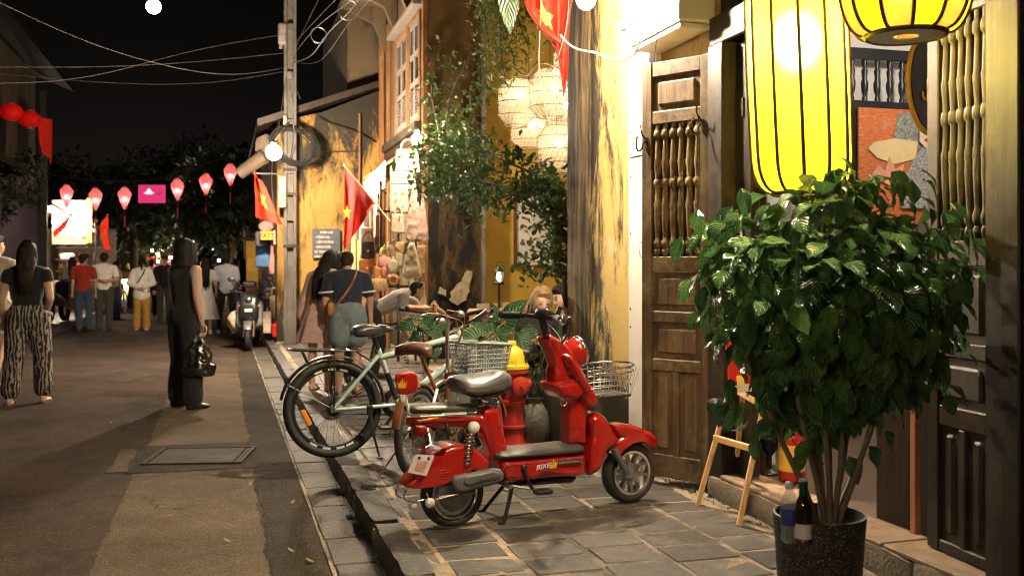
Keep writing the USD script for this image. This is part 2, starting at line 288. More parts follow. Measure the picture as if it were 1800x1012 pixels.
mat('chrome', (.75, .75, .75), .16, 1., var=.05); mat('steel', (.45, .45, .46), .35, 1., var=.15, bump=.05); mat('grey_metal', (.2, .2, .21), .45, .6, var=.15)
mat('black_rubber', (.018, .018, .018), .7, var=.3, bump=.2, bs=90); mat('black_plastic', (.02, .02, .021), .38, var=.2); mat('black_paint', (.015, .015, .016), .3, var=.2, coat=.3)
mat('grey_plastic', (.11, .11, .115), .5, var=.15, bump=.05); mat('grey_vinyl', (.06, .06, .062), .42, var=.2, bump=.12, bs=160); mat('seat_top', (.10, .10, .10), .36, var=.2, bump=.1, bs=180)
mat('red_paint', (.40, .010, .006), .22, var=.06, coat=1., spec=.6, crough=.04, bump=.015, bs=14, dirt=((.20, .02, .012), .62, .85, 9)); mat('red_plastic', (.40, .014, .008), .3, var=.1, coat=.4)
mat('white_paint', (.75, .74, .72), .35, var=.06); mat('mint_paint', (.32, .42, .37), .3, var=.08, coat=.5, dirt=((.15, .15, .13), .6, .8, 14)); mat('brown_paint', (.16, .06, .025), .3, var=.1, coat=.6)
mat('brown_leather', (.10, .05, .03), .42, var=.25, bump=.15, bs=120); mat('tan_leather', (.30, .12, .04), .45, var=.2, bump=.1, bs=90); mat('amber', (.85, .30, .02), .25, var=.05); mat('gold', (.75, .45, .06), .4, var=.08)
mat('ink', (.03, .03, .035), .6, var=.05); mat('cream', (.46, .38, .27), .75, var=.1, bump=.2); mat('beige_knit', (.42, .33, .22), .9, var=.25, scale=40, bump=.8, bs=70, sheen=.3); mat('pink_knit', (.48, .31, .25), .9, var=.18, scale=40, bump=.8, bs=70, sheen=.3)
mat('straw', (.45, .30, .13), .8, var=.3, scale=30, bump=.6, bs=90); mat('cork', (.33, .19, .08), .8, var=.45, scale=50, bump=.3); mat('cable', (.010, .010, .010), .75, var=.2, spec=.15); mat('pale_cable', (.15, .125, .10), .6, var=.2); mat('bark', (.10, .07, .045), .85, var=.35, bump=.6, bs=40); mat('stem', (.16, .125, .085), .7, var=.3, bump=.35, bs=50)
sheet('flag_red', (.66, .03, .015), .5); sheet('flag_gold', (.85, .60, .05), .35); sheet('white_sheet', (.72, .70, .66), .4); sheet('blue_sheet', (.2, .4, .75), .4)
leafmat('pot_leaf', (.014, .062, .026), (.11, .25, .055), .22); leafmat('vine_leaf', (.012, .036, .010), (.05, .105, .022), .4, vs=.3); leafmat('light_leaf', (.06, .12, .025), (.22, .28, .07), .5, vs=.3); leafmat('broad_leaf', (.012, .045, .014), (.04, .10, .03), .45, (.10, .16, .07), .18); leafmat('dark_leaf', (.009, .02, .006), (.025, .042, .012), .5, vs=.2)
glow('bulb', (1., .86, .66), 1.0); pane('clear_plastic')
for k, (c, e) in dict(bulb_wall=((1, .82, .58), LAMP['wall']), bulb_shop=((1, .80, .58), LAMP['shop']), bulb_pole=((1, .79, .56), LAMP['pole']), bulb_cage=((1, .80, .52), LAMP['cage']), bulb_lantern=((1, .90, .55), LAMP['lantern']), bulb_stall=((1, .80, .58), LAMP['stall']), bulb_unseen_room=((1, .9, .78), LAMP['room']), bulb_table=((.75, 1, .6), LAMP['table']), bulb_pink=((1, .62, .48), LAMP['pink']), bulb_far=((1, .75, .45), LAMP['far']), bulb_unseen_eave=((1, .77, .52), LAMP['eave']), bulb_stripe=((1, .85, .5), LAMP['stripe']), bulb_red=((1, .4, .3), LAMP['red']), bulb_unseen_across=((1, .78, .52), LAMP['across']), bulb_blue=((.3, .6, 1), LAMP['far'] * .5), moon_face=((1, .97, .9), 14.)).items(): glow(k, c, e)
# ================================================================== the setting
mat('earth', (.035, .03, .025), .9, world=True, scale=2, bump=.3)
def asphalt(name, col, grit, crack, stain, rough=.78):
    a = np.array(col)
    M[name] = usdkit.material(stage, f'{LK}/{name}', {'g': ('geometry', {}), 'n': ('noise_texture', {'scale': 1.1, 'detail': 8., 'roughness': .7}), 'r': ('rgb_ramp', {'ramp': [(.30, tuple(a * .62)), (.5, tuple(a)), (.70, tuple(a * 1.35))]}),
        'v': ('voronoi_texture', {'scale': 210.}), 'sc': ('separate_color', {}), 'gr': ('rgb_ramp', {'ramp': [(.0, (.45, .45, .45)), (.55, (.9, .9, .9)), (.86, (1.1, 1.05, 1.)), (.97, grit)]}), 'm': ('mix', {'mix_type': 'multiply', 'fac': 1.}),
        'wn': ('noise_texture', {'scale': 2.2, 'detail': 4.}), 'wa': ('vector_math', {'math_type': 'multiply_add', 'vector2': (.55, .55, .55)}), 'c': ('voronoi_texture', {'feature': 'distance_to_edge', 'scale': .75}), 'cr': ('rgb_ramp', {'ramp': [(.0, (1, 1, 1)), (.008, (0, 0, 0))]}), 'cn': ('noise_texture', {'scale': .6, 'detail': 3.}), 'ck': ('rgb_ramp', {'ramp': [(.5, (0, 0, 0)), (.6, (crack, crack, crack))]}), 'cm': ('math', {'math_type': 'multiply'}), 'm2': ('mix', {'color2': (.012, .011, .01)}),
        's': ('noise_texture', {'scale': 1.9, 'detail': 6., 'roughness': .6, 'distortion': .8}), 'sr': ('rgb_ramp', {'ramp': [(.58, (0, 0, 0)), (.70, (stain, stain, stain))]}), 'm3': ('mix', {'color2': tuple(a * .4)}), 'rr': ('map_range', {'from_min': .3, 'from_max': .7, 'to_min': .98, 'to_max': .8, 'clamp': True}),
        'bv': ('bump', {'strength': .9, 'distance': .005}), 'p': ('principled_bsdf', {'specular_ior_level': .04, 'diffuse_roughness': .3})},
        [('g.position', 'n.vector'), ('n.fac', 'r.fac'), ('g.position', 'v.vector'), ('v.color', 'sc.color'), ('sc.r', 'gr.fac'), ('r.color', 'm.color1'), ('gr.color', 'm.color2'), ('g.position', 'wn.vector'), ('wn.color', 'wa.vector1'), ('g.position', 'wa.vector3'), ('wa.vector', 'c.vector'), ('c.distance', 'cr.fac'), ('g.position', 'cn.vector'), ('cn.fac', 'ck.fac'), ('cr.color', 'cm.value1'), ('ck.color', 'cm.value2'), ('cm.value', 'm2.fac'), ('m.color', 'm2.color1'),
         ('g.position', 's.vector'), ('s.fac', 'sr.fac'), ('sr.color', 'm3.fac'), ('m2.color', 'm3.color1'), ('m3.color', 'p.base_color'), ('s.fac', 'rr.value'), ('rr.result', 'p.roughness'), ('sc.r', 'bv.height'), ('bv.normal', 'p.normal')], surface='p.BSDF')
asphalt('asphalt', (.082, .063, .052), (1.8, 1.7, 1.6), .8, .7)
asphalt('trench_concrete', (.15, .118, .085), (1.5, 1.45, 1.4), .75, .55)
asphalt('dark_asphalt', (.05, .043, .037), (2.4, 2.2, 2.), .6, .5)
mat('gutter_stone', (.05, .042, .035), .75, var=.25, scale=16, det=8, bump=.7, bs=60, world=True, rand=.28, dirt=((.045, .04, .035), .5, .7, 3))
mat('kerb_stone', (.055, .05, .046), .75, var=.3, scale=14, det=8, bump=.8, bs=45, world=True, rand=.2, dirt=((.035, .033, .03), .5, .68, 4))
mat('slab_stone', (.048, .042, .037), .62, var=.3, scale=13, det=8, bump=.55, bs=60, world=True, rand=.30, dirt=((.15, .125, .098), .58, .76, 3.2), rv=.14)
mat('joint_sand', (.26, .20, .135), .9, var=.3, scale=30, bump=.8, bs=80, world=True, dirt=((.055, .046, .036), .45, .60, 1.7))
mat('moss', (.02, .03, .012), .9, var=.5, scale=20, bump=.8, world=True)
mat('cement', (.2, .165, .125), .85, var=.25, scale=9, bump=.6, world=True, dirt=((.07, .06, .05), .5, .7, 3))
struct('ground', gridq(lambda s, t: np.stack([-150 + 300 * s, -60 + 360 * t, 0 * s - .25], 1), 3, 3), 'earth')
rd = gridq(lambda s, t: np.stack([-3.35 + 4.055 * s, -4 + 110 * t, .012 * np.sin(s * PI) * 1.0 - .02 * (s > .98)], 1), 24, 60)
ROAD = struct('road', rd, 'asphalt', smooth=True)
def rz_(u): s = (u + 3.35) / 4.055; return .012 * math.sin(s * PI)
def sheet_strip(u0, u1, v0, v1, dz, n=60, jag=.02, seed=0):
    def f(s, t):
        q = np.stack([t * (v1 - v0), s * 3 + seed, 0 * s], 1); e = (meshkit.noise(q * [3.2, 1, 1]) - .5) * 2 * jag + (meshkit.noise(q * [17, 1, 1], 4) - .5) * .018
        u = u0 + (u1 - u0) * s + e; v = v0 + (v1 - v0) * t
        return np.stack([u, v, np.sin(np.clip((u + 3.35) / 4.055, 0, 1) * PI) * .012 + dz], 1)
    return grid(f, 6, n)
P_ = [('concrete_strip', sheet_strip(-.58, .2, 2.2, 7.12, .004, 330, .010), 'trench_concrete'), ('concrete_strip', sheet_strip(-.56, .2, 8.2, 13.5, .004, 330, .010, 5), 'trench_concrete'),
      ('asphalt_band', sheet_strip(.206, .478, 2.2, 17, .005, 500, .018, 9), 'dark_asphalt'), ('repair_patch', sheet_strip(-.62, .205, 7.13, 8.19, .006, 20, .03, 3), 'dark_asphalt'),
      ('repair_patch', sheet_strip(-.75, -.63, 7.2, 8.1, .006, 12, .02, 3), 'trench_concrete')]
for n_, m_, a_ in P_: usdkit.mesh(stage, f'{ROAD}/{numbered(ROAD, n_)}', m_, M[a_], smooth=True)
# gutter of long stones, their joints open
gut = struct('gutter', bb((.478, 2.0, -.06), (.715, 20, .010)), 'joint_sand')
v = 2.3; k = 0
while v < 19.5:
    L = random.uniform(.34, .55); t = random.uniform(-.004, .004)
    usdkit.mesh(stage, f'{gut}/{numbered(gut, "gutter_stone")}', wob(bb((.488 + random.uniform(0, .012), v + .007, -.03), (.698, v + L - .007, .017 + t), .006), .004, 6, k), M['gutter_stone']); v += L; k += 1
kerb = struct('kerb', bb((.716, 1.0, -.1), (.84, 40, .10)), 'joint_sand')
v = 1.6
while v < 24:
    L = random.uniform(.7, 1.0)
    b = relax(bb((.70, v + .006, -.05), (.845, v + L - .006, .14)), .07, 1, .35)
    usdkit.mesh(stage, f'{kerb}/{numbered(kerb, "kerb_stone")}', wob(b, .009, 9, k), M['kerb_stone'], smooth=40); v += L; k += 1
pav = struct('pavement', bb((.84, -2, -.1), (9, 17.0, .1362)), 'joint_sand')
cols = [.848, .905, 1.225, 1.545, 1.865, 2.185, 2.47]
rows = [2.35]
while rows[-1] < 16.8: rows.append(rows[-1] + random.choice([.22, .24, .27, .30]))
big = []
for i in range(len(rows) - 1):
    for j in range(1, 6):
        o = (j % 2) * .06
        a, b_ = rows[i] + o + random.uniform(-.012, .012), rows[i + 1] + o + random.uniform(-.012, .012)
        g = random.uniform(.008, .018); du = [random.uniform(-.012, .012) for _ in '12']
        m_ = wob(bb((cols[j] + du[0] + g, a + g, .09), (cols[j + 1] + du[1] - g, b_ - g, PAVE + random.uniform(-.0015, .0015)), .004), .006, 7, i * 7 + j)
        usdkit.mesh(stage, f'{pav}/{numbered(pav, "paving_slab")}', m_, M['slab_stone'])
for i in range(0, len(rows) - 1):   # narrow edging course behind the kerb
    if i % 2 == 0 and rows[i] < 12:
        usdkit.mesh(stage, f'{pav}/{numbered(pav, "edging_slab")}', wob(bb((.852, rows[i] + .01, .09), (.90, rows[min(i + 2, len(rows) - 1)] - .01, PAVE - .002), .005), .008, 6, i), M['slab_stone'])
yard = [wob(bb((2.75 + i * .42, 7.5 + j * .42, .09), (3.15 + i * .42, 7.9 + j * .42, PAVE + random.uniform(-.003, .003)), .006), .006, 7, i * 9 + j) for i in range(6) for j in range(14)]
usdkit.mesh(stage, f'{pav}/yard_slabs', cat(yard), M['slab_stone']).GetPrim().SetCustomDataByKey('kind', 'stuff')
usdkit.mesh(stage, f'{pav}/cement_edge', wob(relax(bb((2.478, 1.5, .1), (2.64, 7.3, .148)), .08, 1, .3), .02, 5), M['cement'], smooth=40)
# grass tufts and moss at the foot of the house wall
tuft = []
for _ in range(380):
    u_, v_ = random.uniform(2.49, 2.63), random.choice([random.uniform(2.6, 4.9), random.uniform(5.0, 7.3), random.uniform(4.9, 5.6)])
    L = random.uniform(.01, .045); d = unit([random.gauss(0, .6), random.gauss(0, .6), 1]); s_ = unit(np.cross(d, [random.random(), 1, 0])) * .004
    p = np.array([u_, v_, .145]); tuft.append((np.array([p - s_, p + s_, p + d * L + [0, 0, -.01]]), np.array([[0, 1, 2]])))
mat('weed', (.015, .03, .007), .6, var=.4)
single('wall_weeds', cat(tuft), 'weed', 'thin green weeds and moss along the foot of the wooden house', 'weeds', kind='stuff')
# litter: small dry leaves and paper scraps
mat('litter', (.30, .2, .09), .8, var=.5, rand=.4)
lit = []
for px, py in [(233, 741), (246, 758), (195, 742), (611, 700), (590, 690), (486, 630), (515, 882), (574, 968), (512, 967), (660, 978), (484, 811), (885, 1008), (400, 950), (640, 880), (440, 850), (300, 905), (545, 985), (890, 860), (710, 975), (640, 935)]:
    p = GP(px, py, .03); h_ = PAVE + .004 if p[0] > .84 else (.022 if p[0] > .48 else .02); p = GP(px, py, h_)
    lit.append(xf(grid(lambda s, t: np.stack([.05 * (s - .5), .022 * np.sin(PI * np.clip(s, .05, .95)) * (t - .5), .012 * s * s], 1), 5, 3), p, random.uniform(0, 6)))
single('fallen_leaves', cat(lit), 'litter', 'small dry leaves scattered on the road and pavement', 'leaf litter', kind='stuff')
# manhole cover
mh = T('manhole_cover', 'rectangular dark steel manhole cover set in the road', 'manhole cover', (-.155, 7.66, rz_(-.15)), math.radians(-11))
mat('iron', (.032, .026, .02), .8, .0, spec=.1, var=.35, bump=.4, bs=50, dirt=((.05, .038, .026), .5, .7, 6))
mh.add('frame', cat(box((0, .30, .006), (.70, .03, .024), .003), box((0, -.30, .006), (.70, .03, .024), .003), box((.335, 0, .006), (.03, .57, .024), .003), box((-.335, 0, .006), (.03, .57, .024), .003)), 'iron')
mh.add('lid', box((-.01, 0, .004), (.58, .55, .02), .003), 'iron'); mh.add('lid_strip', box((.300, 0, .003), (.026, .55, .016), .003), 'iron'); mh.add('lifting_hole', lathe([(.012, 0), (.012, .002)], 10, .0141), 'ink')
# left pavement and kerb
lp = struct('left_pavement', bb((-12, 6, -.1), (-3.5, 80, .12)), 'slab_stone')
k = 0; v = 12.
while v < 45:
    L = random.uniform(.9, 1.3); usdkit.mesh(stage, f'{lp}/{numbered(lp, "kerb_stone")}', wob(bb((-3.5, v + .01, -.05), (-3.35, v + L - .01, .13), .012), .006, 6, k), M['kerb_stone']); v += L; k += 1

# ================================================================== the wooden house on the right
hs = T('wooden_house', 'old yellow plaster house front with dark wooden doors, right of the scooter', 'house', (2.65, 5, PAVE), world=True)
hw = hs.add('wall', cat(bb((2.65, 5.0, .1), (2.9, 7.36, 3.9)), ), 'yellow_wall')
hs.add('pilaster', wob(relax(bb((2.60, 6.93, .1), (2.66, 7.40, 3.9)), .12, 1, .2), .012, 4), 'yellow_edge', smooth=40)
hs.add('upper_wall', bb((2.72, 1.0, 2.9), (2.9, 5.0, 3.9)), 'black_wood')
# white boards fixed with screws beside the open leaf
wb = hs.add('white_board', wob(bb((2.612, 5.74, .16), (2.646, 6.19, 2.118), .003), .004, 3), 'white_board')
wb2 = hs.add('white_board', wob(bb((2.612, 5.74, 2.127), (2.646, 6.19, 2.80), .003), .004, 3, 4), 'white_board')
for z_ in (.35, .62, 1.0, 1.12, 1.62, 2.0): hs.add('screw', xf(lathe([(.009, 0), (.006, .004)], 8), (2.6115, 6.155, z_), ry=-PI / 2), 'ink', wb)
for z_ in (2.3, 2.55): hs.add('screw', xf(lathe([(.009, 0), (.006, .004)], 8), (2.6115, 6.155, z_), ry=-PI / 2), 'ink', wb2)
e = [xf(box((0, 0, 0), (.008, .003, .004)), (2.610, 5.95 + .055 * math.cos(a), 1.52 + .06 * math.sin(a)), rx=a) for a in np.linspace(2.6, 6.6, 22)]
hs.add('stamp_mark', cat(e, xf(box((0, 0, 0), (.004, .05, .012)), (2.610, 5.95, 1.545), rx=.7)), 'ink', wb)
# frame, lintel, boards over the door
hs.add('door_post', bb((2.585, 4.84, .15), (2.86, 5.005, 2.62), .008), 'dark_wood'); hs.add('lintel', bb((2.60, 2.84, 2.62), (2.85, 5.02, 2.78), .008), 'dark_wood_flat')
for i, (a, b_) in enumerate([(2.92, 3.45), (3.46, 3.98), (3.99, 4.5), (4.51, 5.0)]):
    fp = hs.add('over_panel', bb((2.66, a, 2.785), (2.72, b_, 3.7), .006), 'dark_wood'); hs.add('raised_field', bb((2.635, a + .07, 2.87), (2.665, b_ - .07, 3.5), .014), 'panel_wood', fp)
hs.add('jamb_board', bb((2.60, 2.835, .15), (2.80, 2.93, 2.62), .006), 'dark_wood')
for a, b_, u_ in [(2.745, 2.83, 2.575), (2.66, 2.74, 2.61), (2.55, 2.655, 2.56), (2.3, 2.545, 2.60), (1.2, 2.295, 2.63)]: hs.add('jamb_board', bb((u_, a, .15), (2.84, b_, 3.9), .006), 'black_wood')
fl = hs.add('folded_leaf', bb((2.66, 4.665, .3), (2.715, 4.83, 2.6), .006), 'black_wood'); 
for z_ in (.8, 1.5, 2.2): hs.add('hinge', bb((2.652, 4.735, z_), (2.661, 4.76, z_ + .1)), 'iron', fl)
# sill of stone blocks and a worn wooden tread
for i, (a, b_) in enumerate([(2.4, 3.2), (3.205, 4.0), (4.005, 4.86)]): hs.add('sill_stone', wob(relax(bb((2.50, a, .11), (2.66, b_, .255)), .09, 1, .3), .008, 7, i), 'cement', smooth=40)
mat('sill_tread', (.28, .19, .12), .7, var=.3, scale=12, bump=.4)
for i, (a, b_) in enumerate([(2.55, 3.46), (3.465, 4.2), (4.205, 4.84)]): hs.add('sill_tread', wob(bb((2.57, a, .257), (2.80, b_, .28), .006), .004, 6, i), 'sill_tread')
def leaf(th, o, ang, w, secs, lat, z0, z1, bside=1, bal=6, hooks=(), mw=('dark_wood', 'dark_wood_flat', 'panel_wood')):
    X, Y, Z = np.array([math.cos(ang), math.sin(ang), 0]), np.array([-math.sin(ang), math.cos(ang), 0]), np.array([0, 0, 1.])
    o = np.asarray(o, float); F_ = lambda m: frame(m, o, X, Y, Z); sw, d = .072, .045
    fr = [box((sw / 2, 0, (z0 + z1) / 2), (sw, d, z1 - z0), .005), box((w - sw / 2, 0, (z0 + z1) / 2), (sw, d, z1 - z0), .005)]
    L = th.add('door_leaf', F_(cat(fr)), mw[0]); edges = sorted([z0, z1] + [q for s in secs for q in s] + list(lat))
    for a, b_ in zip(edges[0::2], edges[1::2]): th.add('rail', F_(box((w / 2, 0, (a + b_) / 2), (w - 2 * sw - .002, d - .006, b_ - a), .005)), mw[1], L)
    for n_, (a, b_) in enumerate(secs):
        parts = [(sw, w - sw)] if b_ - a < .35 else [(sw, w / 2 - .02), (w / 2 + .02, w - sw)]
        if len(parts) == 2: th.add('muntin', F_(box((w / 2, 0, (a + b_) / 2), (.04, d - .004, b_ - a - .002), .005)), mw[0], L)
        for p, q in parts:
            th.add('panel', F_(box(((p + q) / 2, 0, (a + b_) / 2), (q - p - .002, .014, b_ - a - .002))), mw[0], L)
            if q - p > .1: th.add('raised_field', F_(box(((p + q) / 2, 0, (a + b_) / 2), (q - p - .07, .034, b_ - a - .06), .012)), mw[2], L)
            else: th.add('raised_field', F_(box(((p + q) / 2, 0, (a + b_) / 2), (q - p - .035, .026, b_ - a - .05), .008)), mw[2], L)
    h = lat[1] - lat[0]; iw = w - 2 * sw; r = iw / bal * .44
    pr = [(0, .5), (.03, .9), (.05, .9), (.06, .6), (.08, .98), (.11, 1.), (.13, .7), (.15, .62), (.22, .78), (.30, .95), (.35, .88), (.36, 1.), (.40, .98), (.41, .8), (.47, .72), (.52, .66), (.53, 1.), (.555, 1.08), (.58, .95), (.59, .66), (.66, .84), (.72, 1.0), (.73, .82), (.80, .72), (.87, .6), (.89, .6), (.9, .95), (.925, 1.05), (.95, .9), (.96, .6), (1., .7)]
    for i in range(bal): th.add('baluster', F_(xf(lathe([(r * q, t * h) for t, q in pr], 12), (sw + iw * (i + .5) / bal, 0, lat[0]))), mw[2], L, smooth=50)
    th.add('backing_board', F_(box((w / 2, -bside * .0125, (lat[0] + lat[1]) / 2), (iw, .008, h))), 'black_wood', L)  # dark board added behind the balusters, standing for shade in the gaps
    for hx, hz, sd in hooks:
        c = np.array([hx, sd * .03, hz]); P = [c, c + [0, sd * .03, -.01], c + [0, sd * .05, -.05], c + [0, sd * .085, -.06], c + [0, sd * .1, -.02], c + [0, sd * .09, .02]]
        th.add('coat_hook', F_(cat(tube(spline(P, 16), .006, 6), tube(spline([c + [0, 0, .01], c + [0, sd * .05, .05], c + [0, sd * .055, .09]], 8), .005, 6), box(c + [0, -sd * .004, -.01], (.018, .008, .07), .002))), 'iron', L, smooth=40)
    return L
leaf(hs, (2.62, 5.005, 0), math.radians(121), .47, [(.32, .80), (.87, 1.08), (1.145, 1.37), (2.30, 2.50)], (1.46, 2.225), .19, 2.585, hooks=[(.055, 2.20, 1), (.43, 2.13, 1)], mw=('lit_leaf_wood', 'lit_leaf_wood_flat', 'lit_leaf_panel'))
leaf(hs, (2.70, 2.945, 0), math.radians(85), .43, [(.33, .78), (.86, 1.05), (1.11, 1.40), (2.42, 2.52)], (1.50, 2.36), .285, 2.60)  # darker copy of the door wood, the dimmer light put into its colour
# the room behind: pale walls, ceiling, floor
mat('room_floor', (.10, .06, .04), .5, var=.2, scale=5)
hs.add('room_wall', cat(bb((2.91, 7.12, .1), (7.2, 7.2, 3.8)), bb((7.2, .9, .1), (7.28, 7.2, 3.8))), 'white_plaster'); hs.add('near_wall', bb((2.91, .9, .1), (7.2, 1.0, 3.8)), 'white_plaster'); hs.add('floor', bb((2.81, 1.0, .1), (7.2, 7.12, .262)), 'room_floor'); hs.add('ceiling', bb((2.91, 1.0, 3.5), (7.2, 7.12, 3.6)), 'white_plaster'); hs.add('inner_wall', bb((2.905, 5.0, .27), (2.96, 7.1, 3.5)), 'white_plaster')
hs.add('roof', bb((2.3, .9, 3.92), (7.4, 7.5, 4.0)), 'black_wood')
# balustrade and frame of black wood across the back of the room
bz = VY(1540, 180, 6.95)[2]; tz = VY(1540, 108, 6.95)[2]
bl = T('balustrade', 'black turned balustrade high on the pale back wall of the shop', 'balustrade', (5.1, 6.95, bz), world=True)
mat('black_lacquer', (.012, .013, .014), .3, var=.1)
bl.add('rail', bb((4.1, 6.90, tz), (7.0, 6.98, tz + .09), .005), 'black_lacquer'); bl.add('lower_rail', bb((4.1, 6.90, bz - .1), (7.0, 6.98, bz), .005), 'black_lacquer')
hh = tz - bz
for i in range(24): bl.add('baluster', xf(lathe([(.02, 0), (.02, .03), (.012, .05), (.026, .09), (.03, hh * .45), (.018, hh * .55), (.026, hh * .75), (.013, hh - .06), (.022, hh - .03), (.02, hh)], 8), (4.16 + i * .118, 6.94, bz)), 'black_lacquer', smooth=50)
for x_ in (4.45, 4.86, 5.75): bl.add('post', bb((x_ - .035, 6.89, .27), (x_ + .035, 6.98, bz - .102), .004), 'black_lacquer')
# painting: a woman in a patterned dress with a lotus (a generic scene)
a0, a1 = VY(1504, 190, 6.9), VY(1606, 318, 6.9); sx, sz = a1[0] - a0[0], a0[2] - a1[2]
pt = T('painting', 'orange painting of a woman in patterned dress deep inside the shop', 'painting', (a0[0], 6.9, a1[2] - .3), world=True)
mat('paint_orange', (.50, .13, .03), .7, var=.5, scale=22, stretch=(1, 1, 5), dirt=((.35, .3, .2), .55, .7, 9)); mat('paint_grey', (.22, .22, .19), .7, var=.7, scale=50); mat('paint_cream', (.70, .55, .28), .7, var=.1); mat('paint_pink', (.68, .30, .18), .7, var=.25); mat('paint_skin', (.72, .58, .42), .7, var=.05); mat('paint_dress', (.3, .3, .28), .7, var=.95, scale=60)
def flatp(poly, y, d=.006): P = [(a0[0] + sx * x, a1[2] + sz * z) for x, z in poly]; return ext(P, d, y)
pt.add('canvas', bb((a0[0], 6.86, a1[2] - .35), (a0[0] + sx * 1.5, 6.88, a0[2])), 'paint_orange'); pt.add('grey_ground', flatp([(.55, .45), (.68, .95), (1.3, .98), (1.3, .4)], 6.853), 'paint_grey')
pt.add('basket', flatp([(.15, .42), (.25, .52), (.6, .58), (1.0, .55), (.95, .3), (.6, .22), (.3, .3)], 6.846), 'paint_cream'); pt.add('lotus', flatp([(.2, .05), (.3, .2), (.42, .12), (.5, .33), (.6, .14), (.75, .22), (.7, .02), (.5, -.08)], 6.839), 'paint_pink')
pt.add('dress', flatp([(.7, -.4), (.75, .05), (.95, .35), (1.1, .5), (1.35, .3), (1.4, -.4)], 6.832), 'paint_dress'); pt.add('face', flatp([(1.0, .55), (1.0, .75), (1.1, .85), (1.25, .8), (1.27, .6), (1.12, .45)], 6.825), 'paint_skin'); pt.add('lips', flatp([(1.07, .57), (1.12, .6), (1.17, .57), (1.12, .54)], 6.82), 'red_plastic')
# round hanging sign with a yellow rim, seen through the doorway
c = PX(1634, 150, 4.9); rs = .24
rsn = T('round_sign', 'round dark brown sign with a yellow rim hanging inside the doorway', 'sign', c, math.radians(28))
mat('sign_brown', (.025, .014, .010), .5, var=.1)
rsn.add('disc', xf(lathe([(rs - .012, -.012), (rs - .012, .012)], 40), rx=PI / 2), 'sign_brown'); rsn.add('rim', torus(rs, .012, 48, 8, ax='y'), 'gold', smooth=True); rsn.add('letter', txt('J', .1, (-.09, -.016, -.085), (1, 0, 0), (0, 0, 1), (0, -1, 0)), 'gold'); rsn.add('hanger', tube([(0, 0, rs), (0, 0, 1.4)], .004), 'black_plastic')
# unseen room lamp, out of view, placed to light the pale back wall
rl = T('ceiling_lamp', 'unseen ceiling lamp lighting the pale room inside the shop', 'lamp', (5.0, 5.4, 3.2)); rl.add('bulb', sph((0, 0, 0), .09), 'bulb_unseen_room', smooth=True); rl.add('rod', tube([(0, 0, .08), (0, 0, .3)], .01), 'black_plastic')
# things in the doorway: dark ribbed panel, pinkish post, jars on the sill
c = UX(1556, 815, 2.86)
rp = T('ribbed_panel', 'black finely ribbed panel standing in the doorway behind the planter', 'panel', (2.9, 3.62, .265), math.radians(90))
rp.add('sheet', grid(lambda s, t: np.stack([-.25 + .52 * s, .012 * np.sin(s * 2 * PI * 40), t * .62], 1), 321, 2), 'black_plastic'); rp.add('frame', cat(box((.0, .03, .31), (.54, .03, .64), .005)), 'black_wood')
pp = T('pink_post', 'narrow dull pink painted post at the right edge of the doorway', 'post', UX(1609, 935, 2.80) * [1, 1, 0] + [0, 0, .265]); mat('dull_pink', (.42, .16, .12), .6, var=.12)
pp.add('shaft', box((0, 0, .34), (.03, .035, .66), .004), 'dull_pink'); pp.add('cap', lathe([(.012, .67), (.012, .69), (.004, .71)], 8), 'white_paint')
c = UX(1392, 830, 2.90)
jr = T('lacquer_jar', 'dark red jar with a yellow gold label on the shop floor behind the stems', 'jar', c * [1, 1, 0] + [0, 0, .265]); jr.add('body', lathe([(.05, 0), (.068, .01), (.07, .2), (.06, .24), (.03, .27), (.03, .3)], 20), 'red_plastic', smooth=50); jr.add('label', lathe([(.0705, .06), (.0705, .2)], 20, cap=False), 'gold', smooth=True); jr.add('lid', lathe([(.034, .3), (.034, .33), (.02, .34)], 14), 'gold')
c = UX(1335, 800, 2.95)
bxs = T('white_box', 'white carton standing in the doorway behind the easel', 'box', c * [1, 1, 0] + [0, 0, .265], .3); bxs.add('carton', box((0, 0, .2), (.16, .1, .4), .004), 'white_paint'); bxs.add('flap', xf(box((0, 0, 0), (.155, .06, .003)), (0, -.07, .42), rx=.6), 'white_paint')
vs_ = T('dark_bowl', 'dark glazed bowl on a foot beside the white carton', 'bowl', UX(1352, 822, 2.88) * [1, 1, 0] + [0, 0, .265]); vs_.add('bowl', lathe([(.05, 0), (.05, .01), (.015, .03), (.015, .1), (.05, .14), (.07, .2), (.06, .19), (.01, .13)], 18, cap=False), 'black_lacquer', smooth=50)
vs_.add('foot_ring', torus(.05, .006, 20, 6, c=(0, 0, .006)), 'black_lacquer')

# white cabinet, metal bracket, lamp and cable on the wall above the doors
cb = T('white_cabinet', 'white sheet metal cabinet fixed high on the wall over the open door leaf', 'cabinet', (2.55, 5.4, 2.74), world=True)
cb.add('case', bb((2.42, 5.02, 2.765), (2.647, 5.78, 3.45), .012), 'white_board'); cb.add('base_tray', bb((2.445, 5.06, 2.735), (2.645, 5.74, 2.763), .005), 'white_paint')
for v_ in (5.09, 5.70): cb.add('screw', xf(lathe([(.012, 0), (.008, .005)], 8), (2.419, v_, 2.81), ry=-PI / 2), 'ink')
br = T('metal_bracket', 'galvanised bracket with small panel boxes beside the white cabinet', 'bracket', (2.62, 6.05, 2.8), world=True)
br.add('plate', bb((2.60, 5.86, 2.86), (2.611, 6.12, 3.5), .003), 'steel'); br.add('hood', bb((2.50, 5.90, 2.95), (2.598, 6.10, 3.0), .004), 'white_paint'); br.add('foot', bb((2.55, 5.93, 2.84), (2.605, 6.06, 2.90), .006), 'white_board')
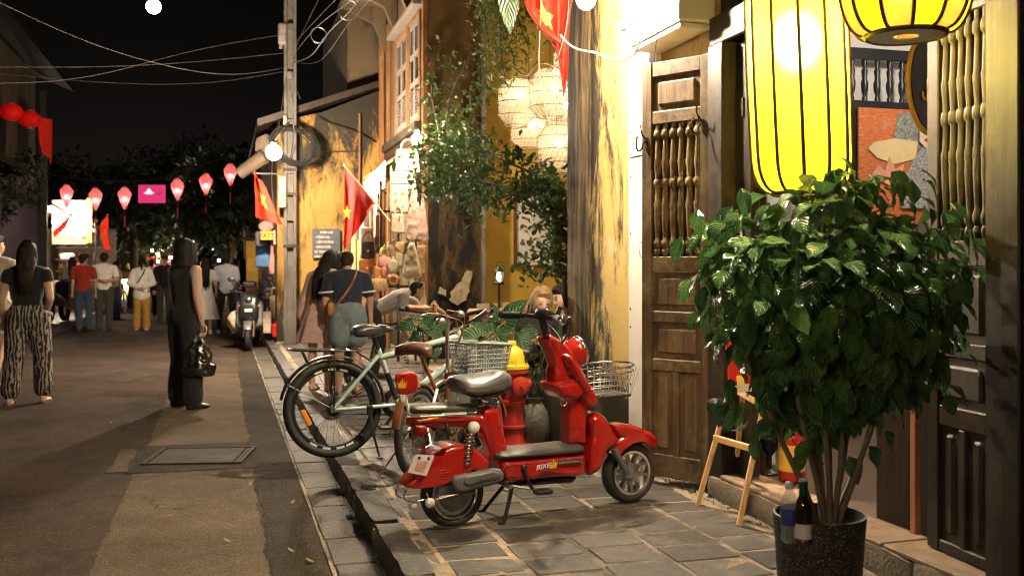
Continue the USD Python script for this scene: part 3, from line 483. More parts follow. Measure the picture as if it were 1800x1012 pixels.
for i in range(3):
    for j in range(2): br.add('socket', bb((2.585, 5.9 + i * .07, 3.08 + j * .08), (2.599, 5.96 + i * .07, 3.15 + j * .08), .004), 'white_paint')
LW = PX(1030, -4, 5.95)
wl = T('wall_lamp', 'bright bare bulb on an arm high on the yellow pillar', 'lamp', LW, world=True)
wl.add('bulb', sph(LW, (.06, .06, .075)), 'bulb_wall', smooth=True); wl.add('socket', xf(lathe([(.03, .06), (.034, .12), (.02, .15)], 12), LW), 'black_plastic'); wl.add('arm', tube(spline([LW + [0, 0, .15], LW + [.1, .05, .3], (2.66, LW[1] + .15, LW[2] + .25)], 10), .008), 'iron')
def wire(name, P, r, label, mt='cable', n=20, group=None): return single(name, tube(spline(P, n), r, 5), mt, label, 'cable', group)
wire('cable', [PX(985, 62, 6.6), PX(1000, 78, 6.55), PX(1045, 93, 6.3), PX(1080, 105, 6.1), PX(1110, 100, 6.0), PX(1122, 80, 5.95), PX(1112, 20, 5.95), PX(1108, -20, 5.95)], .0075, 'thick pale cable sagging across the yellow pillar to the white cabinet', 'pale_cable', 40)
wire('cable', [PX(1160, -8, 5.3), PX(1158, 40, 5.3), PX(1154, 70, 5.3), PX(1150, 108, 5.3)], .0032, 'loose grey cable hanging in front of the white cabinet', 'grey_metal')
wire('cable', [PX(953, -8, 6.9), PX(949, 60, 6.9), PX(950, 150, 6.9), PX(962, 205, 6.9), PX(970, 233, 6.9)], .0032, 'long thin cable hanging left of the drooping flag to the cage lanterns', 'pale_cable')
wire('cable', [PX(1000, -8, 6.9), PX(993, 60, 6.9), PX(975, 130, 6.9), PX(975, 180, 6.9), PX(972, 215, 6.9)], .0026, 'thin cable looping down behind the drooping flag', 'pale_cable')
wire('cable', [PX(988, 165, 6.9), PX(992, 200, 6.9), PX(993, 228, 6.9)], .0026, 'short cable end under the tip of the drooping flag', 'pale_cable')

# ================================================================== yard with a yellow wall, the mouldy pier, the bag shop
mat('bare_plaster', (.40, .33, .23), .85, var=.25, scale=9, bump=.4, dirt=((.12, .09, .06), .5, .7, 5)); yb = T('yard_wall', 'yellow wall at the back of the open yard behind the cafe table', 'wall', (4.5, 14.0, PAVE), world=True)
yb.add('wall', bb((3.3, 14.0, .1), (9, 14.2, 6.5)), 'yellow_clean'); yb.add('worn_corner', wob(bb((3.44, 13.96, .1), (3.62, 14.02, 6.5), .01), .01, 5), 'yellow_edge'); yb.add('side_wall', bb((7.0, 7.5, .1), (7.1, 14.0, 6.5)), 'yellow_clean')
mp = T('bag_shop', 'old two-storey shop with a mouldy black side wall and white shutters upstairs', 'shop', (3, 15, PAVE), world=True)
mp.add('side_wall', wob(relax(bb((2.65, 13.42, .1), (3.46, 13.9, 7.2)), .25, 1, .1), .02, 2.5), 'mould_wall', smooth=40); mp.add('corner_strip', bb((3.462, 13.38, .1), (3.52, 13.9, 7.2), .01), 'cement')
mp.add('front_wall', bb((2.66, 13.9, .1), (2.95, 17.0, 7.2)), 'brown_wall'); mp.add('corner_post', bb((2.615, 13.37, .1), (2.70, 13.46, 7.2), .012), 'warm_wood')
def ragged(P, amp=.03, seed=0): b = np.array(Polygon(P).exterior.segmentize(.03).coords)[:-1]; q = np.c_[b * 16, 0 * b[:, 0]]; return Polygon(b + amp * 2 * (np.stack([meshkit.fbm(q, 3, seed), meshkit.fbm(q, 3, seed + 5)], 1) - .5)).buffer(0)
for P_ in ([(.02, .02), (.12, -.05), (.26, .0), (.31, .2), (.33, .40), (.27, .40), (.2, .29), (.12, .22), (.04, .12)], [(-.16, .10), (-.05, .06), (-.02, .14), (-.12, .19)], [(-.30, -.12), (-.2, -.2), (-.12, -.1), (-.2, .02)]):
    g_ = ragged(P_); g_ = max(getattr(g_, 'geoms', [g_]), key=lambda x: x.area); mp.add('bare_patch', xf(ext(g_, .014), VY(788, 528, 13.4) * [1, 0, 1] + [0, 13.392, 0]), 'bare_plaster')
def Us(py, v): return VY(700, py, v)[2]
mat('old_white', (.14, .12, .105), .6, var=.2); zb, zt = 3.42, 4.95
for a, b_ in [(13.62, 14.35), (14.6, 15.5)]:
    w_ = mp.add('window', cat(bb((2.60, a - .1, zb), (2.655, a, zt), .006), bb((2.60, b_, zb), (2.655, b_ + .1, zt), .006), bb((2.60, a, zt - .06), (2.655, b_, zt), .006), bb((2.60, a, zb), (2.655, b_, zb + .06), .006)), 'warm_wood'); m_ = (a + b_) / 2
    for p, q in ((a + .005, m_ - .005), (m_ + .005, b_ - .005)):
        mp.add('shutter', cat(bb((2.615, p, zb + .065), (2.64, p + .06, zt - .065)), bb((2.615, q - .06, zb + .065), (2.64, q, zt - .065)), *[bb((2.615, p + .06, z_), (2.64, q - .06, z_ + .08)) for z_ in (zb + .065, zb + .55, zb + .95, zt - .145)]), 'old_white', w_)
        for i in range(8): mp.add('louvre', xf(box((0, 0, 0), (.008, q - p - .13, .05)), (2.632, (p + q) / 2, zb + .19 + i * .045), ry=.6), 'old_white', w_)
        for i in range(2): mp.add('glass_pane', bb((2.632, p + .065 + i * (q - p - .13) / 2, zt - .50), (2.638, p + .055 + (i + 1) * (q - p - .13) / 2, zt - .15)), 'ink', w_)
mp.add('cornice', bb((2.50, 13.48, 5.0), (2.66, 15.8, 5.07), .01), 'old_white'); mp.add('sill_board', bb((2.52, 13.47, 3.28), (2.658, 16.4, 3.40), .01), 'dark_wood_flat'); mp.add('sill_board', bb((2.57, 13.47, 3.14), (2.658, 16.4, 3.27), .01), 'black_wood')
mp.add('corner_board', bb((2.60, 16.3, .14), (2.66, 16.42, 5.4), .01), 'warm_wood'); mp.add('eave', bb((1.9, 13.2, 5.75), (2.64, 17.0, 5.9), .02), 'brown_wall')
for v_ in (14.4, 15.6, 16.7): mp.add('eave_bracket', xf(ext([(0, 0), (-.6, .0), (-.55, -.1), (-.2, -.25), (0, -.7)], .14), (2.64, v_, 5.745)), 'brown_wall')
aw = T('shop_awning', 'narrow sloping timber awning over the bag display', 'awning', (2.5, 15, 3.2), world=True)
aw.add('board', grid(lambda s, t: np.stack([2.61 - .36 * s, 13.5 + 2.9 * t, 3.13 - .26 * s + .03 * np.sin(6 * t)], 1), 5, 12), 'warm_wood'); aw.add('front_edge', bb((2.225, 13.5, 2.84), (2.25, 16.4, 2.875), .004), 'pine_flat')
for v_ in (13.6, 15., 16.3): aw.add('strut', tube([(2.65, v_, 2.55), (2.26, v_, 2.85)], .012), 'iron')
LS = PX(733, 245, 12.1)
sl = T('shop_lamp', 'dazzling bare bulb under the awning at the corner of the bag shop', 'lamp', LS, world=True); sl.add('bulb', sph(LS, .065), 'bulb_shop', smooth=True); sl.add('socket', xf(lathe([(.03, .055), (.035, .1), (.02, .13)], 10), LS), 'white_paint'); sl.add('arm', tube([LS + [0, 0, .12], (2.62, 13.4, LS[2] + .25)], .008), 'iron')
# ochre building with the price board
oc = T('ochre_building', 'low ochre building with stained end wall beyond the bag shop', 'building', (1.8, 17.1, PAVE), world=True)
oc.add('end_wall', xf(ext([(.87, .1), (2.66, .1), (2.66, 4.45), (2.3, 4.3), (1.6, 4.0), (.87, 3.82)], .25), (0, 17.0, 0)), 'ochre_wall'); oc.add('street_wall', bb((.87, 17.25, .1), (1.1, 26, 3.8)), 'ochre_wall')
oc.add('roof', xf(ext([(.55, 3.72), (2.9, 4.6), (2.9, 4.7), (.55, 3.84)], 9), (0, 16.93, 0)), 'black_wood'); oc.add('dado', bb((.86, 16.985, .1), (2.6, 16.999, .16)), 'cement')
oc.add('conduit', tube(spline([VY(660, 250, 16.95), VY(610, 225, 16.95), VY(580, 216, 16.95), VY(560, 205, 16.95)], 14), .012), 'cable'); oc.add('conduit', tube([VY(632, 200, 16.95), VY(632, 300, 16.95), VY(630, 420, 16.95)], .018), 'warm_wood'); oc.add('old_bracket', tube([VY(555, 267, 16.95), VY(635, 266, 16.95)], .014), 'iron')
oc.add('eave_post', bb((2.56, 16.9, .14), (2.65, 16.98, 5.6), .01), 'warm_wood')
oc.add('back_gable', bb((2.1, 17.6, 4.4), (3.2, 22, 6.2)), 'brown_wall')
o = VY(549, 453, 16.93); w_ = VY(598, 453, 16.93)[0] - o[0]; h_ = VY(549, 402, 16.93)[2] - o[2]
cbd = T('price_board', 'dark blue painted board with cream lettering on the ochre wall', 'sign', o, world=True); mat('board_blue', (.035, .045, .06), .7, var=.25)
cbd.add('board', bb(o + [0, -.02, 0], o + [w_, .0, h_], .004), 'board_blue')
for i, s_ in enumerate(['NHẬN LÀM', '- VÒNG HOA', '- LIỄN TRƯỚNG', '- NGHI CHÂN', 'CÓ TRANG TRÍ', 'ĐÁM TANG']):
    v_, f_ = tm(meshkit.text_mesh(s_, .036, .002, True)); v_ = v_ * [.82, 1, 1]; x_ = (w_ - v_[:, 0].max()) / 2 if i in (0,) else .03
    cbd.add('lettering', frame((v_, f_), o + [x_, -.0215, h_ - .075 - i * .082], (1, 0, 0), (0, 0, 1), (0, -1, 0)), 'cream')

# unseen shop front behind the camera, its bulbs placed to light pavement and seat
ax_ = T('opposite_shop', 'unseen shop front out of view across the street with bare bulbs under its eave', 'shop', (-4.2, 0, .12), world=True)
ax_.add('wall', bb((-4.6, -5, .12), (-4.3, 5, 4.0)), 'ochre_wall'); ax_.add('door', bb((-4.295, -1, .12), (-4.25, 1, 2.4), .01), 'dark_wood'); ax_.add('eave', xf(ext([(-4.3, 3.5), (-3.2, 3.05), (-3.2, 3.12), (-4.3, 3.6)], 9), (0, -4.5, 0)), 'black_wood')
for v_ in (-4.2, -2.8, -1.4): q = np.array([-3.35, v_, 2.72]); ax_.add('bulb', sph(q, .06, 1), 'bulb_unseen_across', smooth=True); ax_.add('socket', xf(lathe([(.03, .05), (.035, .1), (.02, .13)], 8), q), 'black_plastic'); ax_.add('flex', tube([q + [0, 0, .12], q + [0, 0, .42]], .005), 'cable')
q = np.array([1.92, 3.3, 2.98]); el_ = T('eave_lamp', 'unseen frosted globe in an enamel shade, out of view over the door of the wooden house', 'lamp', q); el_.add('globe', sph((0, 0, 0), .085), 'bulb_unseen_eave', smooth=True); el_.add('shade', lathe([(.185, -.22), (.18, -.12), (.15, .05), (.06, .13), (.03, .16), (.03, .2), (.025, .16), (.055, .125), (.145, .045), (.175, -.12), (.181, -.22)], 28, cap=False), 'white_paint', smooth=True); el_.add('flex', tube(spline([(0, 0, .18), (.05, 0, .5), (.35, 0, .93)], 8), .006), 'cable')  # out of view, placed to light door, pavement and shrub; shade spares the road
# ================================================================== two-wheelers
def plane_xy(P0, phi):
    d = np.array([math.cos(phi), math.sin(phi), 0]); n = np.array([-d[1], d[0], 0])
    def f(px, py, y=0.0):
        r = ray(px, py); t = ((P0 + y * n - EYE) @ n) / (r @ n); p = EYE + t * r
        return (p - P0) @ d, p[2] - P0[2]
    return f
def wheel(th, c, R, tw, rimmat, spokes=0, steer=None, tyre='black_rubber', disc=False, flat=None, tag=''):
    # axis along y; returns the tyre's path
    g = lambda s, t: np.stack([(R - .024 + .024 * np.cos(2 * PI * t)) * np.cos(2 * PI * s), tw * .5 * np.sign(np.sin(2 * PI * t)) * np.abs(np.sin(2 * PI * t)) ** .8, (R - .024 + .024 * np.cos(2 * PI * t)) * np.sin(2 * PI * s)], 1)
    F_ = (lambda m: xf(xf(m, rz=steer or 0), c))
    return th.add('tyre', F_(grid(g, 48, 12, True, True)), tyre, smooth=True), F_
def circle(R, n=40, y=0.0): a = np.arange(n) * 2 * PI / n; return np.stack([R * np.cos(a), 0 * a + y, R * np.sin(a)], 1)
def fender(R, a0, a1, hw, drop, n=28, k=9, taper=0.0, th=.004, rim=0.0):
    def f(s, t, o=0.0):
        a = np.radians(a0 + (a1 - a0) * s); u = 2 * t - 1; w = hw * (1 - taper * np.abs(2 * s - 1) ** 2.5)
        rr = R - o - drop * np.abs(u) ** 3.2; y = (w - o) * np.sin(u * PI / 2) ; return np.stack([rr * np.cos(a), y, rr * np.sin(a)], 1)
    return cat(grid(lambda s, t: f(s, t), n, k), grid(lambda s, t: f(s, 1 - t, th), n, k), tube(f(np.linspace(0, 1, n), np.zeros(n), th / 2), th * .9, 5), tube(f(np.linspace(0, 1, n), np.ones(n), th / 2), th * .9, 5))
SP0 = GP(795, 925, PAVE); SPF = GP(1105, 882, PAVE); SPH = math.atan2(SPF[1] - SP0[1], SPF[0] - SP0[0]); WB = np.linalg.norm(SPF - SP0)
sc = T('red_scooter', 'red retro electric scooter with black seats parked across the pavement', 'scooter', SP0, SPH)
_s = plane_xy(SP0, SPH)
def S7(P, y=-.06): return [_s(680 + a / 3.264, 640 + b / 3.264, y) for a, b in P]
def S8(P, y=-.06): return [_s(680 + a / 2.248, 500 + b / 2.248, y) for a, b in P]
def s3(P2, y): return np.array([(a, y, b) for a, b in P2])
RW = .163
# rear wheel
ty, F_ = wheel(sc, (0, 0, RW), RW, .078, None)
hub = sc.add('rim', F_(cat(xf(lathe([(.108, -.03), (.112, -.034), (.118, -.034), (.12, -.02), (.12, .02), (.118, .034), (.108, .03)], 40, cap=False), rx=PI / 2), xf(lathe([(.0, -.026), (.09, -.026), (.106, -.020), (.106, .02), (.09, .026), (0, .026)], 36), rx=PI / 2))), 'steel', smooth=35)
sc.add('rim_ring', F_(cat(torus(.117, .006, 44, 8, c=(0, -.030, 0), ax='y'), torus(.117, .006, 44, 8, c=(0, .030, 0), ax='y'))), 'chrome', hub, smooth=True)
sc.add('hub_motor', F_(xf(lathe([(0, -.05), (.05, -.05), (.075, -.036), (.085, -.028), (.085, .028), (.05, .05), (0, .05)], 30), rx=PI / 2)), 'grey_metal', smooth=35)
# front wheel with ten spokes
WBx = WB; ty2, F2 = wheel(sc, (WBx, 0, RW), RW, .078, None)
rim2 = sc.add('rim', F2(xf(lathe([(.100, -.030), (.104, -.036), (.118, -.036), (.12, -.02), (.12, .02), (.118, .036), (.104, .036), (.100, .030), (.1, -.03)], 40, cap=False), rx=PI / 2)), 'chrome', smooth=35)
for i in range(10):
    a = i * 2 * PI / 10 + .2; sc.add('spoke', F2(xf(relax(ext([(.03, -.011), (.102, -.007), (.102, .007), (.03, .011)], .03, -.015), .03, 1, .2), ry=a)), 'steel', rim2, smooth=30)
sc.add('hub_cap', F2(xf(lathe([(0, -.045), (.018, -.044), (.024, -.034), (.05, -.026), (.05, .026), (.024, .034), (0, .045)], 24), rx=PI / 2)), 'steel', rim2, smooth=35)
# rear fender: a deep teardrop shell over the wheel
rfp = S7([(106, 716), (140, 672), (200, 606), (256, 532), (320, 482), (380, 464), (440, 462), (500, 480), (545, 520), (585, 572), (540, 600), (470, 606), (420, 640), (385, 662), (300, 694), (200, 713)], -.06)
def swell(m, y0=.10):
    v = m[0].copy(); x0, x1 = v[:, 0].min(), v[:, 0].max(); s = (v[:, 0] - x0) / (x1 - x0); v[:, 1] *= .55 + .45 * np.clip(s / .35, 0, 1) ** .7; return v, m[1]
rf = sc.add('rear_fender', swell(relax(ext(Polygon(rfp).buffer(-.01).buffer(.02, 4).buffer(-.01, 4), .2, -.1), .012, 12)), 'red_paint', smooth=60)
for k in range(3): sc.add('louvre', tube(s3(S7([(305, 612 + k * 14), (365, 605 + k * 14)], -.104), -.103), .003, 5), 'red_paint', rf, smooth=True)
# tail box, seat column and low body
tb = sc.add('tail_frame', rext(S7([(148, 318), (300, 300), (545, 292), (560, 258), (645, 250), (672, 380), (703, 505), (680, 548), (600, 560), (592, 500), (560, 420), (530, 385), (460, 372), (300, 375), (200, 376), (150, 372)], -.05), -.055, .055, .02, 5), 'red_paint', smooth=60)
sc.add('reflector_strip', rext(S7([(316, 314), (455, 307), (460, 320), (452, 330), (318, 334)], -.06), -.0605, -.052, .02, 2), 'white_paint', tb, smooth=50)
for q, y_ in (((298, 345), -.057),): p = s3(S7([q], -.058), -.058)[0]; sc.add('bolt_hole', xf(lathe([(.008, -.003), (.008, .003)], 12), p, rx=PI / 2), 'ink', tb)
lb = sc.add('floor_body', rext(S7([(662, 560), (900, 540), (1155, 516), (1156, 640), (1110, 655), (900, 672), (720, 692), (690, 685), (668, 640)], -.105), -.105, .105, .025, 6), 'red_paint', smooth=60)
sc.add('foot_mat', rext(S7([(648, 530), (672, 512), (900, 490), (1130, 468), (1152, 478), (1156, 512), (1140, 519), (900, 542), (660, 562), (648, 552)], -.11), -.11, .11, .025, 4), 'grey_vinyl', smooth=55)
sc.add('belly_pan', rext(S7([(700, 690), (1120, 650), (1090, 690), (760, 715)], -.09), -.08, .08, .04, 3), 'black_plastic', smooth=50)
gr = s3(S7([(992, 562), (1110, 552)], -.112), -.113); sc.add('side_handle', cat(tube(gr, .009, 8), box(gr[0], (.014, .02, .018), .003), box(gr[1], (.014, .02, .018), .003)), 'chrome', lb, smooth=40)
X_, Z_ = np.array([1., 0, 0]), np.array([0, 0, 1.])
p = s3(S7([(855, 607)], -.108), -.1065)[0]; tv = tm(meshkit.text_mesh('BIKE', .022, .002, True)); tv = (np.c_[tv[0][:, 0] * 1.15 + tv[0][:, 1] * .25, tv[0][:, 1:]], tv[1])
sc.add('lettering', frame((np.c_[tv[0][:, :2] * [1.06, 1.06] - [.002, .002], tv[0][:, 2] * .5], tv[1]), p + [0, -.0002, 0], unit([1, 0, .09]), Z_, (0, -1, 0)), 'ink', lb); sc.add('lettering', frame(tv, p, unit([1, 0, .09]), Z_, (0, -1, 0)), 'white_paint', lb)
crown = [(0, 0), (.034, 0), (.038, .006), (.044, .03), (.034, .018), (.028, .036), (.026, .012), (.0205, .046), (.0175, .046), (.012, .012), (.010, .036), (.004, .018), (-.006, .03), (-.001, .006)]
def emblem(o, s, n=(0, -1, 0), x=(1, 0, .0)): return frame((lambda m: (m[0][:, [0, 2, 1]] * s, m[1]))(ext(crown, .0025)), o, unit(x), Z_, n)
sc.add('crown_emblem', emblem(s3(S7([(938, 600)], -.108), -.106)[0], 1.0, x=(1, 0, .09)), 'gold', lb)
# rear rack pad with chrome strip, backrest
pd = sc.add('rear_pad', rext(S7([(150, 262), (165, 247), (300, 241), (520, 236), (542, 250), (546, 284), (360, 292), (190, 300), (152, 290)], -.07), -.075, .075, .02, 5), 'grey_vinyl', smooth=60)
sc.add('chrome_strip', tube(s3(S7([(188, 300), (270, 297), (400, 293), (540, 288)], -.078), -.079), .005, 6), 'chrome', pd, smooth=True)
bk = sc.add('backrest', rext(S7([(48, 68), (90, 58), (140, 54), (165, 70), (172, 120), (166, 165), (140, 180), (80, 186), (62, 176), (50, 120)], -.02), -.055, -.022, .014, 5), 'red_plastic', smooth=60)
sc.add('backrest_bracket', cat(*[tube(s3(S7([(104, 178), (118, 235), (126, 280), (140, 293), (200, 300)], y), y), .007, 6) for y in (-.03, -.02)], rext(S7([(90, 180), (120, 178), (135, 288), (112, 292)], -.04), -.042, -.036, .03, 1)), 'white_paint', bk, smooth=40)
sc.add('crown_emblem', emblem(s3(S7([(66, 138)], -.057), -.0565)[0], 1.0), 'gold', bk)
# saddle
st = rext(S7([(404, 120), (412, 98), (440, 84), (520, 78), (600, 68), (640, 52), (690, 56), (725, 80), (734, 105), (728, 140), (690, 172), (600, 190), (520, 204), (470, 196), (420, 172), (406, 150)], -.06), -.13, .13, .025, 10, .5)
def pinch(m):
    v = m[0].copy(); x0, x1 = v[:, 0].min(), v[:, 0].max(); s = (v[:, 0] - x0) / (x1 - x0); v[:, 1] *= 1.0 - .62 * np.clip((s - .35) / .65, 0, 1) ** 1.2
    z0, z1 = v[:, 2].min(), v[:, 2].max(); v[:, 2] -= .025 * (v[:, 1] / .13) ** 2 * (v[:, 2] > (z0 + z1) / 2); return v, m[1]
sd = sc.add('seat', pinch(st), 'seat_top', smooth=60)
sc.add('seat_base', pinch(rext(S7([(415, 160), (520, 186), (640, 176), (732, 125), (722, 160), (680, 190), (600, 206), (560, 225), (520, 210), (430, 178)], -.06), -.125, .125, .025, 6)), 'black_plastic', sd, smooth=60)
cp = np.array(_s(680 + 602 / 3.264, 640 + 240 / 3.264, 0)); sc.add('seat_post', cat(xf(lathe([(.042, -.012), (.042, .02), (.03, .024), (.03, .04)], 20), (cp[0], 0, cp[1])), tube([(cp[0] - .02, 0, cp[1] + .0), (cp[0] - .06, 0, cp[1] + .06)], .012)), 'chrome', smooth=40)
sc.add('column_stem', tube([(cp[0], 0, cp[1] - .01), _s3 if False else (cp[0] + .02, 0, cp[1] - .16)], .046, 14), 'red_paint', tb, smooth=50)
# shock absorbers
for y, (t_, b_) in ((-.095, ((480, 392), (456, 580))), (.095, ((480, 392), (456, 580)))):
    a, b = s3(S7([t_, b_], y), y); sh = sc.add('shock_absorber', tube([a, b], .009, 8), 'steel'); sc.add('spring', spring(a, b, .021, .0042, 9), 'chrome', sh, smooth=True)
    if y < 0: p = s3(S7([(503, 362)], -.08), -.075)[0]; sc.add('side_reflector', xf(lathe([(0, .016), (.018, .014), (.0265, .008), (.029, 0), (.029, -.012)], 22), p, rx=PI / 2), 'white_paint', sh, smooth=40)
# swing-arm and chain case
cc = sc.add('chain_case', rext(S7([(375, 668), (392, 648), (430, 636), (620, 600), (655, 606), (672, 632), (668, 664), (640, 684), (460, 732), (420, 738), (390, 718)], -.12), -.128, -.088, .016, 4), 'grey_plastic', smooth=60)
sc.add('case_rib', rext(S7([(440, 668), (470, 650), (620, 622), (640, 632), (640, 652), (470, 700), (445, 695)], -.13), -.133, -.126, .014, 2), 'grey_metal', cc, smooth=60)
for k in range(3): sc.add('case_slot', tube(s3(S7([(585, 640 + 11 * k), (648, 626 + 11 * k)], -.134), -.133), .0028, 5), 'ink', cc)
p = s3(S7([(543, 665)], -.134), -.133)[0]; sc.add('case_bolt', xf(lathe([(.008, -.004), (.008, .006)], 10), p, rx=PI / 2), 'ink', cc)
sc.add('swing_arm', cat(rext(S7([(378, 655), (400, 600), (440, 580), (480, 590), (490, 640)], -.08), -.088, -.06, .02, 3), tube(s3(S7([(300, 770), (420, 745), (500, 735)], -.09), -.085), .012, 6), tube([(.0, .085, RW), (.42, .06, .22)], .016, 8)), 'grey_metal', smooth=50)
# steering column, shield, glove box
colm = sc.add('front_column', rext(S8([(714, 640), (716, 470), (690, 450), (656, 395), (660, 330), (648, 290), (612, 222), (640, 203), (690, 232), (735, 270), (800, 400), (790, 480), (782, 640)], -.04), -.062, .062, .022, 6), 'red_paint', smooth=60)
sc.add('leg_shield', rext(S8([(694, 290), (718, 280), (742, 296), (836, 455), (832, 482), (806, 505), (786, 492), (770, 440), (740, 380)], -.1), -.115, .115, .022, 6), 'red_paint', smooth=60)
sc.add('glove_box', rext(S8([(656, 400), (744, 374), (786, 430), (762, 462), (690, 456), (668, 432)], -.085), -.105, .105, .02, 5), 'red_paint', colm, smooth=60)
p = s3(S8([(725, 348)], -.066), -.066)[0]; sc.add('key_lock', xf(lathe([(0, .008), (.009, .008), (.013, 0), (.013, -.006)], 16), p, rx=PI / 2), 'steel', colm)
p = s3(S8([(700, 462)], -.07), -.07)[0]; sc.add('bag_hook', tube(spline([p + [.01, .02, .012], p + [.014, 0, 0], p + [0, -.004, -.02], p + [-.016, 0, -.012], p + [-.018, 0, .006]], 14), .0035, 6), 'chrome', colm, smooth=True)
# fork cover, fork, front fender
sc.add('fork_cover', rext(S7([(1150, 310), (1175, 292), (1210, 284), (1250, 312), (1290, 380), (1322, 440), (1300, 478), (1262, 500), (1235, 560), (1215, 612), (1180, 640), (1150, 645), (1150, 560), (1165, 420)], -.06), -.085, .085, .022, 7), 'red_paint', smooth=60)
for y in (-.066, .066):
    a, b = s3(S7([(1298, 478), (1388, 642)], y), y); sc.add('fork_leg', cat(tube([a, b], .0175, 12), sph(b + [0, 0, 0], (.024, .02, .026))), 'grey_plastic', smooth=50)
ff = sc.add('front_fender', xf(fender(.205, 42, 152, .072, .06, 28, 11, .25, .005), (WBx + .02, 0, RW + .03)), 'red_paint', smooth=50)
sc.add('fender_tip', rext(S7([(1275, 352), (1340, 345), (1400, 356), (1445, 374), (1466, 388), (1456, 418), (1400, 432), (1330, 446), (1300, 420)], -.03), -.066, .066, .02, 7), 'red_paint', ff, smooth=60)
# headlamp, handlebar
c = np.array(_s(680 + 742 / 2.248, 500 + 268 / 2.248, 0)); hd = sc.add('headlamp', xf(lathe([(0, -.085), (.03, -.078), (.06, -.045), (.076, 0), (.078, .02), (.074, .03)], 26), (c[0], 0, c[1]), ry=PI / 2 - .25), 'red_paint', smooth=60)
sc.add('lamp_ring', xf(lathe([(.078, .02), (.082, .024), (.08, .036), (.07, .036)], 26, cap=False), (c[0], 0, c[1]), ry=PI / 2 - .25), 'chrome', hd, smooth=60); sc.add('lens', xf(lathe([(.072, .032), (.04, .044), (0, .048)], 26), (c[0], 0, c[1]), ry=PI / 2 - .25), 'white_paint', hd, smooth=60)
a, b = np.array(_s(680 + 640 / 2.248, 500 + 225 / 2.248, 0)), np.array(_s(680 + 612 / 2.248, 500 + 130 / 2.248, 0))
hb = sc.add('handlebar', cat(tube([(a[0], 0, a[1]), (b[0], 0, b[1])], .021, 10), tube(spline([(b[0] - .05, -.26, b[1] + .0), (b[0] - .01, -.17, b[1] + .005), (b[0], 0, b[1]), (b[0] - .01, .17, b[1] + .005), (b[0] - .05, .26, b[1])], 22), .012, 8)), 'black_plastic', smooth=50)
for sg in (-1, 1):
    sc.add('grip', tube([(b[0] - .062, sg * .29, b[1]), (b[0] - .02, sg * .175, b[1] + .004)], .019, 10), 'black_rubber', hb, smooth=50); sc.add('grip_end', xf(lathe([(.022, 0), (.022, .02), (.015, .026)], 14), (b[0] - .064, sg * .295, b[1]), rx=sg * PI / 2 * -1, rz=0), 'chrome', hb, smooth=40)
    sc.add('brake_lever', tube(spline([(b[0] + .03, sg * .14, b[1] + .01), (b[0] + .035, sg * .2, b[1] + .01), (b[0], sg * .28, b[1] + .01)], 8), .006, 6), 'chrome', hb, smooth=True); sc.add('mirror_mount', tube([(b[0], sg * .14, b[1]), (b[0] + .02, sg * .15, b[1] + .06)], .012, 8), 'black_plastic', hb)
sc.add('display', xf(relax(box((0, 0, 0), (.07, .11, .045)), .02, 2), (b[0] + .02, 0, b[1] + .015), ry=.5), 'black_plastic', hb, smooth=50)
sc.add('control_cable', tube(spline([(b[0], -.15, b[1] + .02), (b[0] + .09, -.12, b[1] - .03), (b[0] + .08, -.03, b[1] - .14), (a[0] + .03, 0, a[1] - .02)], 14), .006, 6), 'black_plastic', hb, smooth=True); sc.add('control_cable', tube(spline([(b[0], .15, b[1] + .02), (b[0] + .1, .1, b[1] - .05), (b[0] + .1, .0, b[1] - .15), (a[0] + .05, 0, a[1] - .03)], 14), .006, 6), 'black_plastic', hb, smooth=True)
sc.add('phone_holder', box((b[0] + .09, -.10, b[1] - .04), (.03, .05, .09), .006), 'black_plastic', hb)
# wire basket in front
q = np.array(S8([(795, 350), (985, 322), (1000, 345), (990, 415), (835, 445)], -.13)); bw = .125
x0, x1 = q[0][0], q[2][0]; zt0, zb0 = q[0][1] + .0, q[4][1]; W = []
def brim(z, xa, xb, w, r): P = [(xa, -w, z), (xb - .05, -w, z + .015), (xb, -w + .05, z + .018), (xb, w - .05, z + .018), (xb - .05, w, z + .015), (xa, w, z)]; return tube(spline(P, 30), r, 6)
bt = sc.add('wire_basket', cat(brim(zt0 + .008, x0, x1, bw, .0055), brim(zt0 - .02, x0, x1 - .002, bw, .004)), 'chrome', smooth=True)
bars = [brim(zt0 - .02 - (zt0 - zb0 - .03) * k / 3, x0 + .012 * k, x1 - .012 * k, bw - .008 * k, .0026) for k in (1, 2, 3)]
for k in range(9): t = k / 8; xa = x0 + (x1 - x0) * t; bars += [tube([(xa, s * bw, zt0 + .008), (x0 + .03 + (x1 - x0 - .07) * t, s * (bw - .022), zb0)], .0024, 4) for s in (-1, 1)]
for k in range(7): y = -bw + .02 + k * (2 * bw - .04) / 6; bars.append(tube([(x1 - .005, y, zt0 + .02), (x1 - .035, y * .85, zb0), (x0 + .03, y * .85, zb0)], .0024, 4))
sc.add('basket_wires', cat(*bars), 'steel', bt); sc.add('basket_tray', bb((x0 + .01, -bw + .02, zb0 - .012), (x1 - .03, bw - .02, zb0 + .004), .008), 'black_plastic', bt)
